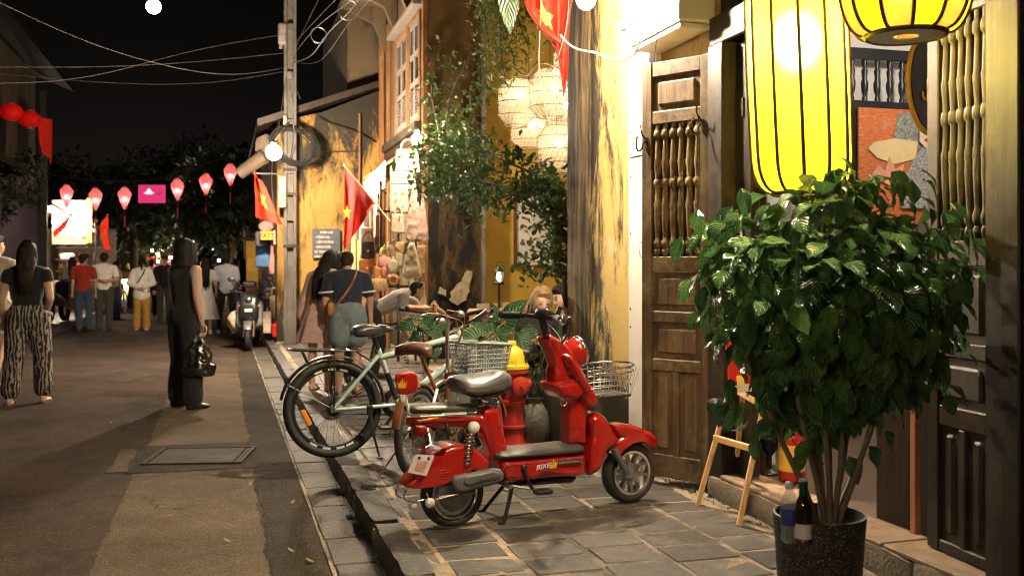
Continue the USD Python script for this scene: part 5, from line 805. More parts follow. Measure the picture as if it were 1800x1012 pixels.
po = PX(1296, 625, 4.95); pos = T('red_poster', 'red poster with yellow lettering half hidden by leaves above the easel', 'poster', po, math.radians(16))
pos.add('board', xf(box((0, 0, 0), (.15, .012, .36), .003), rx=-.12), 'red_plastic'); pos.add('mark', xf(box((0, 0, 0), (.05, .004, .05)), (.0, -.02, -.12), rx=-.12), 'gold'); pos.add('lower_strip', xf(box((0, -.008, -.16), (.14, .004, .04)), rx=-.12), 'cream')
# ------------------------------------------------------------------ lanterns of yellow cloth
def silk(name, col, hot):
    a = np.array(col); M[name] = usdkit.material(stage, f'{LK}/{name}', {'tc': ('texture_coordinate', {}), 'mp': ('mapping', {'scale': (60., 60., 4.)}), 'n': ('noise_texture', {'scale': 1., 'detail': 4.}), 'r': ('rgb_ramp', {'ramp': [(.3, tuple(a * .88)), (.7, tuple(np.minimum(a * 1.08, .95)))]}), 'd': ('diffuse_bsdf', {}), 't': ('translucent_bsdf', {}), 'f': ('refraction_bsdf', {'color': hot, 'roughness': .75, 'IOR': 1.15}), 'm': ('mix_closure', {'fac': .72}), 'm2': ('mix_closure', {'fac': .26})},
        [('tc.object', 'mp.vector'), ('mp.vector', 'n.vector'), ('n.fac', 'r.fac'), ('r.color', 'd.color'), ('r.color', 't.color'), ('d.BSDF', 'm.closure1'), ('t.BSDF', 'm.closure2'), ('m.closure', 'm2.closure1'), ('f.BSDF', 'm2.closure2')], surface='m2.closure')
silk('lantern_yellow', (.84, .68, .004), (1., .93, .25)); silk('lantern_orange', (.84, .26, .03), (1., .6, .2))
mat('lantern_rib', (.06, .035, .012), .5, var=.3, scale=20)
def lantern(name, label, base, Rr, Hh, cols, nr=14, tilt=0.0, bulbz=.6, corner=.12, e='bulb_lantern', hole=.50):
    t = T(name, label, 'lantern', base)
    def rad(z): k = np.clip(np.minimum(z, Hh - z) / corner, 0, 1); return Rr * (.66 + .34 * np.sqrt(1 - (1 - k) ** 2)) * (1 + .03 * np.sin(PI * z / Hh))
    tw = lambda m: (lambda v: (np.stack([v[:, 0] + tilt * v[:, 2], v[:, 1], v[:, 2]], 1), m[1]))(np.asarray(m[0]))
    zz = Hh * (1 - np.cos(np.linspace(0, PI, 22))) / 2
    for i in range(nr):
        a0, a1 = i * 2 * PI / nr, (i + 1) * 2 * PI / nr
        def f(s, u): a = a0 + (a1 - a0) * u; z = np.interp(s, np.linspace(0, 1, 22), zz); r = rad(z) * (1 - .035 * np.sin(PI * u)); return np.stack([r * np.cos(a), r * np.sin(a), z], 1)
        t.add('cloth_panel', tw(grid(f, 22, 5)), cols[i % len(cols)], smooth=True)
        t.add('rib', tw(tube(np.stack([(rad(zz) + .002) * math.cos(a0), (rad(zz) + .002) * math.sin(a0), zz], 1), .0070, 6)), 'lantern_rib', smooth=True)
    t.add('bottom_ring', tw(xf(torus(Rr * .62, .010, 36, 8), (0, 0, -.004))), 'lantern_rib', smooth=True); t.add('top_ring', tw(xf(torus(Rr * .62, .010, 36, 8), (0, 0, Hh + .004))), 'lantern_rib', smooth=True)
    t.add('rim', tw(xf(lathe([(Rr * hole, -.010), (Rr * .58, -.010), (Rr * .58, -.004), (Rr * hole, -.004), (Rr * hole, -.010)], 36, cap=False), (0, 0, 0))), 'steel'); t.add('bulb', tw(sph((0, 0, Hh * bulbz), (.065, .065, .085))), e, smooth=True); t.add('cord', tube([(tilt * Hh, 0, Hh), (tilt * Hh, 0, Hh + .7)], .004), 'cable'); t.add('crossbar', tube([(-Rr * .62 + tilt * Hh, 0, Hh), (Rr * .62 + tilt * Hh, 0, Hh)], .005), 'lantern_rib')
    return t
lb_ = PX(1411, 338, 3.75); lantern('yellow_lantern', 'tall glowing yellow cloth lantern with dark ribs over the planter', lb_, .178, .92, ['lantern_yellow'], 12, -.045, .62)
l2_ = PX(1592, 60, 3.35); lantern('striped_lantern', 'round lantern with yellow and orange panels at the top right', l2_, .205, .40, ['lantern_yellow', 'lantern_orange'], 12, 0, .55, .17, 'bulb_stripe', .2)
# ------------------------------------------------------------------ cage lanterns in the yard
M['gauze'] = usdkit.material(stage, LK + '/gauze', {'t': ('transparent_bsdf', {'color': (.97, .95, .9)}), 'd': ('translucent_bsdf', {'color': (.8, .72, .6)}), 'm': ('mix_closure', {'fac': .10})}, [('t.BSDF', 'm.closure1'), ('d.BSDF', 'm.closure2')], surface='m.closure')
mat('bamboo', (.12, .075, .04), .6, var=.2)
def cage(name, R, Hh, label, px, py, Z, flag=None):
    p = PX(px, py, Z); t = T(name, label, 'lantern', p, 0, 'bamboo cage lanterns in the yard')
    def rad(z): return R * np.interp(z / Hh, [0, .22, .5, .78, 1], [.58, .98, 1., .98, .58])
    N = 22; zz = np.linspace(0, Hh, 14); w = []
    for k in range(N):
        for s in (-1, 1): a = k * 2 * PI / N + s * zz / Hh * 1.15; w.append(tube(np.stack([rad(zz) * np.cos(a), rad(zz) * np.sin(a), zz], 1), .0020, 3, caps=False))
    t.add('cage', cat(*w), 'bamboo')
    for z in (0, Hh * .22, Hh * .5, Hh * .78, Hh): t.add('hoop', torus(float(rad(z)), .0045, 28, 5, c=(0, 0, z)), 'bamboo')
    t.add('gauze', lathe([(float(rad(z)) * .985, z) for z in zz], 28, cap=False), 'gauze', smooth=True); t.add('bulb', sph((R * .1, -R * .3, Hh * .62), .035), 'bulb_cage', smooth=True); t.add('cord', tube([(0, 0, Hh * .68), (0, 0, Hh + .9)], .003), 'cable'); return t
for nm, px, py, Z, R, h_, lab in [('l', 967, 207, 10.5, .225, .50, 'largest bamboo cage lantern directly under the drooping flag'), ('m', 908, 221, 10.9, .205, .50, 'leftmost bamboo cage lantern above the vine'), ('n', 929, 261, 11.6, .21, .42, 'bamboo cage lantern partly behind the leftmost two'), ('o', 990, 232, 11.2, .2, .46, 'bamboo cage lantern half cut by the yellow pillar'), ('p', 978, 305, 10.6, .205, .5, 'lowest bamboo cage lantern just over the vine leaves'), ('q', 1003, 150, 11.4, .2, .45, 'highest bamboo cage lantern behind the flag')]: cage('cage_lantern', R, h_, lab, px, py, Z)
wire('cable', [PX(902, 118, 10.9), PX(930, 130, 10.6), PX(945, 110, 10.4), PX(980, 120, 10.5)], .012, 'branchlike cable carrying the cage lanterns', 'bark')
# ------------------------------------------------------------------ flags
STAR = lambda r, c=(0, 0): np.array([(c[0] + r * (1 if i % 2 == 0 else .42) * math.sin(i * PI / 5), c[1] + r * (1 if i % 2 == 0 else .42) * math.cos(i * PI / 5)) for i in range(10)])
def flag(name, label, f, asp=1.5, nu=26, nv=18, star=.27, staff=None, group=None, cat_='flag', base=None, mt='flag_red', sd=1):
    # f(s, t): point of the cloth; s along the fly, t down the hoist
    P0 = f(np.array([0.]), np.array([0.]))[0] if base is None else base; t = T(name, label, cat_, P0, group=group, world=True)
    t.add('cloth', grid(f, nu, nv), mt, smooth=True)
    if star:
        pts = STAR(star); v, fc = tri2d(pts); v = np.c_[v, 0 * v[:, 0]]; v, fc = trimesh.remesh.subdivide(v, fc); v, fc = trimesh.remesh.subdivide(v, fc); v, fc = trimesh.remesh.subdivide(v, fc)
        s, tt = .5 + v[:, 0] / asp, .5 - v[:, 1]; q = f(s, tt); e = 1e-3; n = np.cross(f(s + e, tt) - q, f(s, tt + e) - q); n /= np.linalg.norm(n, axis=1, keepdims=True) + 1e-12
        t.add('star', cat((q + n * .006, fc), (q - n * .006, fc[:, ::-1])), 'flag_gold', smooth=True)
    if staff: t.add('staff', tube(staff, .009, 8), 'pine'); t.add('finial', sph(staff[-1], .018, 1), 'white_paint')
    return t
def bil(A, B, C_, D, wav=.03, k=3.0, ph=0, pinch_=0):   # A, B along the hoist (top, bottom), C, D on the fly side (top, bottom)
    A, B, C_, D = map(np.asarray, (A, B, C_, D))
    def f(s, t):
        s, t = np.asarray(s)[:, None], np.asarray(t)[:, None]; p = (1 - s) * ((1 - t) * A + t * B) + s * ((1 - t) * C_ + t * D)
        w = wav * np.sin(k * 2 * PI * s + ph + 1.3 * t) * (.3 + s); return p + w * Fv + .5 * w * np.array([.3, .1, .15])
    return f
# the drooping flag over the yard: folds run down to the tip
def droop(s, t):
    s, t = np.asarray(s), np.asarray(t)
    x0 = 893 + 118 * s; xe = 988 + 6 * (s - .5); g = t ** 2.6; px = x0 + (xe - x0) * g + 10 * np.sin(9 * s + 4 * t) * np.sin(PI * t) * (1 - .4 * t)
    py = -60 + (95 + 135 * np.clip(1.15 * s, 0, 1) ** .8) * t; Z = 6.95 + .07 * np.sin(s * 16 + 2 * t) + .035 * np.sin(s * 31 + 5 * t)
    return np.array([PX(a, b, c) for a, b, c in zip(px, py, Z)])
flag('drooping_flag', 'large red flag with yellow star drooping in folds over the yard entrance', droop, 1.5, 60, 30, .17, staff=[PX(880, -70, 7.1), PX(1040, -62, 6.9)])
# ------------------------------------------------------------------ cafe: poster, table, lamp
o = VY(905, 470, 13.9); e1 = VY(977, 332, 13.9); w_, h_ = e1[0] - o[0], e1[2] - o[2]
fp = T('framed_poster', 'tall white menu poster in a brown frame on the yellow wall behind the vine', 'poster', o, world=True)
fp.add('sheet', bb(o + [.03, .04, .03], o + [w_ - .03, .06, h_ - .03]), 'white_board')
for a, b in (((0, 0, 0), (w_, .07, .04)), ((0, 0, h_ - .04), (w_, .07, h_)), ((0, 0, .041), (.04, .07, h_ - .041)), ((w_ - .04, 0, .041), (w_, .07, h_ - .041))): fp.add('frame_bar', bb(o + a, o + b, .006), 'warm_wood')
fp.add('lettering', txt('120 Trần Phú - Hội An', .036, o + [w_ / 2, .037, h_ * .47], (1, 0, 0), (0, 0, 1), (0, -1, 0), bold=False), 'ink')
for i, (x_, z_, s_) in enumerate([(.12, .32, .9), (.24, .34, 1.), (.34, .30, .8), (.3, .14, 1.1), (.42, .12, 1.2), (.16, .12, .9)]): fp.add('drawn_figure', wob(xf(ext(Polygon([(-.03, 0), (.04, 0), (.05, .05), (.02, .06), (.03, .1), (-.01, .11), (-.02, .06), (-.045, .05)]), .004), o + [x_ * w_ / .6, .036, z_], s=(s_, 1, s_)), .006, 60, i), 'grey_plastic')
tb_ = PX(893, 546, 12.4); tbl = T('cafe_table', 'pale wooden table with menus at the yard wall', 'table', [tb_[0], tb_[1], PAVE], -TH)
zt_ = tb_[2] - PAVE; tbl.add('tabletop', cat(*[box((0, -.24 + .12 * i, zt_), (1.0, .115, .03), .005) for i in range(5)]), 'pine_flat')
for i in (-1, 1):
    for j in (-1, 1): tbl.add('leg', box((i * .45, j * .24, zt_ / 2 - .01), (.045, .045, zt_ - .02), .004), 'pine')
tbl.add('apron', cat(box((0, -.24, zt_ - .05), (.85, .02, .06)), box((0, .24, zt_ - .05), (.85, .02, .06))), 'pine_flat')
for i, (px, py, a) in enumerate([(865, 541, .3), (905, 538, -.2), (928, 533, .1)]): m_ = PX(px, py - 8, 12.2); single('menu_sheet', xf(cat(box((0, 0, 0), (.30, .22, .004)), box((.0, .11, .03), (.30, .004, .07))), [m_[0], m_[1], tb_[2] + .03 + .012 * i], a), 'cream', ['open cream menu at the left end of the cafe table', 'open cream menu in the middle of the cafe table', 'open cream menu at the right end of the cafe table'][i], 'menu')
lp_ = PX(877, 500, 12.45); tl_ = T('table_lantern', 'small black lantern glowing pale green on a post above the cafe table', 'lantern', lp_)
tl_.add('base', lathe([(.07, 0), (.075, .02), (.06, .035)], 16), 'black_plastic', smooth=40); tl_.add('glass', lathe([(.045, .036), (.055, .08), (.05, .14), (.04, .165)], 16, cap=False), 'clear_plastic', smooth=True); tl_.add('bulb', lathe([(.02, .045), (.026, .1), (.02, .15)], 10), 'bulb_table', smooth=True); tl_.add('lid', lathe([(.07, .166), (.06, .18), (.025, .21), (.02, .23), (0, .235)], 16), 'black_plastic', smooth=40); tl_.add('handle', torus(.035, .004, 18, 5, c=(0, 0, .25), ax='y'), 'black_plastic'); tl_.add('post', tube([(0, 0, 0), (0, 0, -.32)], .015), 'black_plastic')
for i in range(6): a = i * PI / 3; tl_.add('guard_wire', tube([(.062 * math.cos(a), .062 * math.sin(a), .03), (.062 * math.cos(a), .062 * math.sin(a), .17)], .004, 5), 'black_plastic')
# ------------------------------------------------------------------ hydrant and urns
hp = GP(900, 792, PAVE); hy = T('fire_hydrant', 'red fire hydrant with a yellow bonnet behind the scooter seat', 'fire hydrant', hp); hz = (PX(900, 598, (hp - EYE) @ Fv)[2] - PAVE)
mat('yellow_paint', (.62, .42, .02), .4, var=.2, coat=.3, dirt=((.1, .06, .02), .62, .75, 25)); mat('hydrant_red', (.32, .02, .012), .4, var=.15, coat=.3)
k = hz
hy.add('barrel', lathe([(.125, 0), (.125, .03), (.13, .032), (.13, .05), (.09, .055), (.082, .10), (.08, .16), (.095, .165), (.095, .18), (.08, .185), (.078, k * .42), (.093, k * .43), (.093, k * .46), (.078, k * .47), (.078, k * .70), (.115, k * .71), (.115, k * .745), (.0, k * .745)], 28), 'hydrant_red', smooth=35)
hy.add('bonnet', lathe([(.118, k * .748), (.118, k * .775), (.09, k * .79), (.086, k * .85), (.075, k * .91), (.045, k * .945), (.03, k * .95), (.03, k * .985), (.018, k)], 28), 'yellow_paint', smooth=35); hy.add('top_nut', xf(lathe([(.016, 0), (.016, .05), (.01, .055)], 5), (0, 0, k)), 'warm_wood')
for a, r_, l_ in ((-1.3, .065, .12), (.3, .05, .13), (2.8, .05, .13)): n_ = hy.add('outlet', xf(xf(lathe([(r_ * .8, 0), (r_ * .8, l_ - .04), (r_, l_ - .035), (r_, l_), (r_ * .7, l_ + .008), (.016, l_ + .01), (.016, l_ + .03)], 18), ry=PI / 2), (0, 0, k * .6), a), 'hydrant_red', smooth=35)
for i in range(8): a = i * PI / 4; hy.add('bolt', xf(lathe([(.011, 0), (.011, .016)], 6), (.115 * math.cos(a), .115 * math.sin(a), .05)), 'hydrant_red'); hy.add('bolt', xf(lathe([(.010, 0), (.010, .012)], 6), (.105 * math.cos(a), .105 * math.sin(a), k * .775)), 'yellow_paint')
mat('urn_clay', (.045, .042, .036), .6, var=.35, scale=20, bump=.5, dirt=((.09, .085, .07), .55, .7, 9)); mat('urn_black', (.02, .018, .016), .35, var=.3, bump=.2)
up = GP(938, 786, PAVE); ur = T('clay_urn', 'squat ribbed dark clay urn with a shrub beside the hydrant', 'urn', up)
def ribbed(prof, n, am, nr): v, f = lathe(prof, n); a = np.arctan2(v[:, 1], v[:, 0]); return v * np.stack([1 + am * np.cos(nr * a)] * 2 + [0 * a + 1], 1), f
ur.add('body', ribbed([(.09, 0), (.10, .01), (.145, .12), (.155, .2), (.14, .27), (.105, .315), (.10, .33), (.115, .345), (.12, .36), (.10, .36), (.09, .33)], 64, .018, 20), 'urn_clay', smooth=40); ur.add('soil', lathe([(.095, .33), (0, .34)], 20, cap=False), 'soil')
up2 = GP(985, 786, PAVE); u2 = T('tall_jar', 'tall glossy black jar half hidden behind the scooter column', 'jar', up2); u2.add('body', ribbed([(.085, 0), (.095, .01), (.13, .15), (.15, .32), (.14, .42), (.11, .47), (.12, .49), (.105, .49), (.09, .46)], 48, .01, 16), 'urn_black', smooth=40); u2.add('soil', lathe([(.1, .46), (0, .465)], 20, cap=False), 'soil')
gp = GP(790, 770, PAVE); gpl = T('square_planter', 'grey green planter box behind the brown bicycle', 'planter', [gp[0], gp[1], PAVE], -TH); mat('planter_grey', (.10, .11, .09), .7, var=.2, bump=.3)
gpl.add('box', relax(ext([(-.26, 0), (.26, 0), (.32, .42), (.28, .42), (.27, .37), (-.27, .37), (-.28, .42), (-.32, .42)], .36, -.18), .06, 1, .2), 'planter_grey', smooth=40); gpl.add('soil', box((0, 0, .375), (.53, .34, .02)), 'soil')
# broad-leaved plants
def heart(L, W):
    def f(s, t): u = 2 * t - 1; w = W * .5 * (1.1 * np.sin(PI * np.clip(s * .92 + .08, 0, 1) ** .62)) ** .9; y = L * s - .16 * L * np.abs(u) ** 2 * (s < .35); return np.stack([u * w, y, .18 * np.abs(u * w) - .22 * L * s * s + .03 * L * np.sin(6 * s + 3 * u)], 1)
    V, F = grid(f, 8, 7); S, Tt = np.meshgrid(np.linspace(0, 1, 8), np.linspace(0, 1, 7), indexing='ij'); return V, F, np.stack([Tt.ravel(), S.ravel()], 1)
def broad(name, label, base, targets, mt='broad_leaf', sz=(.2, .3)):
    t = T(name, label, 'plant', base, world=True)
    for px, py, Z, L, ang in targets:
        tip = PX(px, py, Z); L *= .68; m = heart(L, L * rr.uniform(.62, .78)); d = unit(Rv * math.cos(ang) + np.array([0, 0, math.sin(ang)]) - Fv * .25 + rr.normal(size=3) * .1); n = unit(np.array([0, 0, .65]) - Fv * .9 + rr.normal(size=3) * .25); o_ = tip - d * L * .5
        v, f = put(m, o_, d, n); t.add('leaf', (v, f), mt, smooth=True, uv=m[2]); t.add('stalk', tube(spline([base, (base * .6 + o_ * .4) + [0, 0, .08], o_], 10), .006, 5), 'stem')
    return t
broad('caladium', 'broad dark green leaved plant between the bicycle basket and the cafe', np.array([gp[0], gp[1], .52]), [(905, 545, 7.4, .34, .9), (890, 585, 7.3, .26, .2), (870, 575, 7.5, .2, 2.6), (920, 600, 7.5, .26, -.9), (935, 585, 7.6, .2, -.5), (845, 575, 7.3, .2, 2.7), (815, 590, 7.2, .3, 3.0), (800, 610, 7.2, .24, 3.5), (880, 610, 7.4, .2, -1.2), (850, 640, 7.3, .2, -1.8), (830, 612, 7.4, .26, .3), (905, 640, 7.5, .2, -1.3), (868, 548, 7.5, .22, 1.8), (812, 650, 7.2, .2, -1.7), (860, 660, 7.3, .18, -1.4)])
broad('fig_plant', 'lobed leaf plant at the left of the brown bicycle handlebar', np.array([gp[0] - .18, gp[1], .52]), [(710, 572, 7.2, .22, 3.3), (730, 590, 7.2, .2, 3.9), (755, 560, 7.3, .2, .9), (745, 570, 7.2, .18, 2.4), (770, 590, 7.2, .2, -.6), (722, 605, 7.2, .16, 4.3), (765, 620, 7.2, .2, -1.6), (780, 570, 7.4, .2, .4)])
# small shrub in the urn
us = T('urn_shrub', 'small leaved shrub growing out of the clay urn', 'plant', up + [0, 0, .33], world=True); spots = []
for i in range(9):
    e_ = up + np.array([0, 0, .33]) + Rv * rr.uniform(-.16, .2) + Fv * rr.uniform(-.1, .1) + np.array([0, 0, rr.uniform(.12, .42)]); us.add('twig', tube(spline([up + [0, 0, .33], (up + [0, 0, .33] + e_) / 2 + rr.normal(size=3) * .02, e_], 8), .005, 5), 'stem')
    for k in range(26): q = up + np.array([0, 0, .33]) + (e_ - up - np.array([0, 0, .33])) * rr.uniform(.3, 1.1) + rr.normal(size=3) * .045; spots.append((q, unit(rr.normal(size=3) + [0, 0, .1]), unit(rr.normal(size=3) * .5 + [0, 0, 1] - Fv * .5), rr.uniform(.03, .05), .024, .3))
leaves(us, spots, 'vine_leaf', 0)
js = T('jar_plant', 'strap leaved plant rising from the tall black jar', 'plant', up2 + [0, 0, .46], world=True)
for px, py in [(940, 575), (955, 600), (972, 560), (1000, 590), (1020, 610), (985, 550)]: e_ = PX(px, py, 6.95); b_ = up2 + np.array([0, 0, .46]); P = spline([b_, (b_ + e_) / 2 + [0, 0, .06], e_], 10); js.add('strap_leaf', grid(lambda s, t: np.stack([np.interp(s, np.linspace(0, 1, 10), P[:, k]) for k in range(3)], 1) + (t - .5)[:, None] * Rv * (.04 * np.sin(PI * np.clip(s * .95 + .05, 0, 1)))[:, None], 10, 3), 'broad_leaf', smooth=True, uv=np.stack([np.tile(np.linspace(0, 1, 3), 10), np.repeat(np.linspace(0, 1, 10), 3)], 1))
# ------------------------------------------------------------------ the vine and the hanging branch
vn = T('climbing_vine', 'dark green climbing vine on the mouldy wall reaching across the framed poster', 'vine', VY(790, 520, 13.2) * [1, 1, 0] + [0, 0, PAVE], world=True)
spots = []
def branch(P, r0, r1, nl, spread, mtn='bark', L=(.055, .10), lift=.2, th=vn, out=spots, W=.5):
    Q = spline(P, 26); th.add('branch', tube(Q, np.linspace(r0, r1, 26), 6), mtn, smooth=True)
    for _ in range(int(nl * 2.1)):
        i = rr.integers(3, 26); o = Q[i] + rr.normal(size=3) * spread * (.5 + .8 * i / 26); d = unit(rr.normal(size=3) * .8 + [0, 0, -.1] + Rv * .25); n = unit(np.array([0, 0, .8]) - Fv * .45 + rr.normal(size=3) * .45); l_ = rr.uniform(*L); out.append((o, d, n, l_, l_ * W, rr.uniform(.1, .7)))
    return Q
# trunk in the yard behind the pillar, its boughs spread towards the left
V3 = lambda *a: [PX(*q) for q in a]
branch(V3((1030, 520, 10.2), (1000, 430, 10.0), (960, 385, 9.8), (915, 345, 9.6), (860, 320, 9.5), (800, 305, 9.6), (755, 300, 9.8)), .035, .006, 240, .10)
branch(V3((1010, 400, 10.0), (965, 330, 9.9), (925, 300, 9.8), (880, 280, 9.8), (840, 260, 10.), (800, 255, 10.2)), .022, .005, 230, .11)
branch(V3((990, 420, 10.0), (960, 350, 9.8), (930, 330, 9.6), (890, 345, 9.5), (850, 350, 9.5), (790, 335, 9.6)), .02, .005, 200, .10)
branch(V3((1020, 480, 10.1), (990, 440, 9.8), (970, 445, 9.7), (945, 465, 9.6), (915, 480, 9.6)), .014, .004, 110, .09)
branch(V3((1010, 440, 10.0), (1000, 400, 9.8), (985, 360, 9.7), (960, 310, 9.6), (935, 290, 9.6)), .014, .004, 110, .08)
branch(V3((1005, 500, 10.0), (990, 470, 9.8), (975, 450, 9.7), (950, 430, 9.6)), .012, .004, 70, .08)
branch(V3((1000, 350, 9.9), (985, 330, 9.8), (960, 310, 9.8)), .012, .004, 50, .08)
branch(V3((795, 350, 13.3), (792, 320, 13.3), (800, 300, 13.2), (785, 220, 13.1), (800, 150, 13.1), (830, 90, 13.2)), .03, .008, 60, .12)
branch(V3((810, 320, 12.6), (780, 260, 12.4), (765, 200, 12.6), (760, 140, 13.0), (770, 95, 13.2)), .018, .005, 70, .12)
branch(V3((830, 310, 12.), (820, 250, 12.1), (830, 200, 12.4), (850, 150, 12.6), (845, 95, 12.8)), .018, .005, 80, .12)
branch(V3((790, 340, 11.8), (770, 300, 11.6), (760, 270, 11.6), (745, 300, 11.5)), .014, .004, 130, .13)
branch(V3((860, 330, 11.), (820, 300, 11.2), (790, 270, 11.4), (770, 240, 11.8)), .016, .004, 190, .15)
branch(V3((770, 345, 11.5), (750, 330, 11.4), (735, 320, 11.4)), .008, .003, 40, .07)
leaves(vn, spots, 'vine_leaf', 300)
hb_ = T('hanging_branch', 'pale green leafy branch hanging over the yard from above the frame', 'tree', PX(870, -80, 10.2), world=True); sp2 = []
for P in [((840, -60, 10.4), (870, 0, 10.2), (890, 60, 10.0), (905, 110, 9.9)), ((880, -60, 10.2), (900, 0, 10.), (920, 60, 9.9), (935, 95, 9.8)), ((830, -50, 10.6), (850, 20, 10.4), (858, 70, 10.3), (862, 130, 10.3)), ((860, -60, 10.3), (880, 40, 10.2), (880, 90, 10.1), (890, 145, 10.1)), ((900, -60, 10.), (925, -10, 9.9), (945, 30, 9.8))]: branch(V3(*P), .012, .003, 95, .11, L=(.06, .11), th=hb_, out=sp2, W=.30)
leaves(hb_, sp2, 'light_leaf', 150)
single('broad_hanging_leaf', put(heart(.3, .13), PX(893, -18, 6.8), -np.array([0, 0, 1.]) + Rv * .05, -Fv), 'dark_leaf', 'dark green strap leaf hanging beside the drooping flag', 'leaf', uv=heart(.3, .13)[2], smooth=True)
# ================================================================== people
mat('skin', (.42, .25, .17), .55, var=.08, spec=.35); mat('skin_fair', (.52, .34, .25), .55, var=.06, spec=.35); mat('skin_tan', (.33, .19, .12), .55, var=.08, spec=.35); mat('hair_black', (.012, .010, .009), .62, var=.4, scale=60, stretch=(6, 6, .6), bump=.4, bs=90, spec=.22); mat('hair_brown', (.018, .011, .007), .62, var=.4, scale=60, stretch=(6, 6, .6), bump=.4, bs=90, spec=.22); mat('hair_blond', (.30, .19, .09), .62, var=.35, scale=60, stretch=(6, 6, .6), bump=.4, bs=90, spec=.22)
mat('eye_dark', (.012, .01, .01), .2); mat('lip', (.38, .17, .13), .45)
for n_, c_ in dict(black=(.013, .013, .014), navy=(.014, .018, .035), white=(.68, .65, .60), offwhite=(.58, .54, .48), red=(.30, .025, .015), denim=(.035, .06, .10), pale_denim=(.13, .17, .19), charcoal=(.05, .05, .048), mustard=(.42, .22, .035), pink=(.52, .34, .29), grey=(.22, .20, .19), beige=(.48, .40, .31), khaki=(.22, .18, .12), paleblue=(.5, .52, .58)).items(): mat('cloth_' + n_, c_, .85, var=.16, scale=18, bump=.35, bs=45, spec=.25, sheen=.15)
M['cloth_wave'] = usdkit.material(stage, LK + '/cloth_wave', {'tc': ('texture_coordinate', {}), 'mp': ('mapping', {'scale': (1., 1., .35)}), 'w': ('wave_texture', {'scale': 9., 'distortion': 9., 'detail': 3., 'detail_scale': 2.2}), 'r': ('rgb_ramp', {'ramp': [(.35, (.022, .02, .019)), (.55, (.04, .036, .032)), (.75, (.30, .26, .22))]}), 'p': ('principled_bsdf', {'roughness': .85, 'specular_ior_level': .2})},
    [('tc.object', 'mp.vector'), ('mp.vector', 'w.vector'), ('w.fac', 'r.fac'), ('r.color', 'p.base_color')], surface='p.BSDF')
mat('shoe_black', (.012, .012, .012), .45, var=.2); mat('shoe_white', (.62, .60, .57), .6, var=.1); mat('sandal', (.05, .03, .02), .5); mat('shoe_pink', (.6, .38, .36), .6)
ICO = {l: tm(trimesh.creation.icosphere(l, 1.0))[0] for l in (0, 1)}
def ell(c, r, l=1): return ICO[l] * np.asarray(r) + np.asarray(c)
def chain(bones, ref=.03, it=8, keep=False):      # bones: lists of (centre, radius) whose hull is one bone
    ms = [m3.Manifold.hull_points(np.vstack([ell(c, r, l[0] if l else 1) for c, r, *l in b]).tolist()) for b in bones]
    u = m3.Manifold.batch_boolean(ms, m3.OpType.Add)
    if ref: u = u.refine_to_length(ref)
    t = trimesh.Trimesh(*man(u), process=True)
    if it: trimesh.smoothing.filter_taubin(t, lamb=.5, nu=.52, iterations=it)
    return tm(t)
def folds(m, amp=.006, sc=14, seed=0, zs=.5):
    t = trimesh.Trimesh(*m, process=False); n = np.array(t.vertex_normals); v = m[0] * [1, 1, zs]
    return m[0] + n * ((meshkit.fbm(v * sc + 3.3 * seed, 3, seed) - .5) * 2 * amp)[:, None], m[1]
def turn(p, ang, piv, ax): # rotate about x (lean) or z (twist)
    p = np.asarray(p, float) - piv; c, s = math.cos(ang), math.sin(ang)
    if ax == 'x': p = np.array([p[0], c * p[1] + s * p[2], -s * p[1] + c * p[2]])
    else: p = np.array([c * p[0] - s * p[1], s * p[0] + c * p[1], p[2]])
    return p + piv
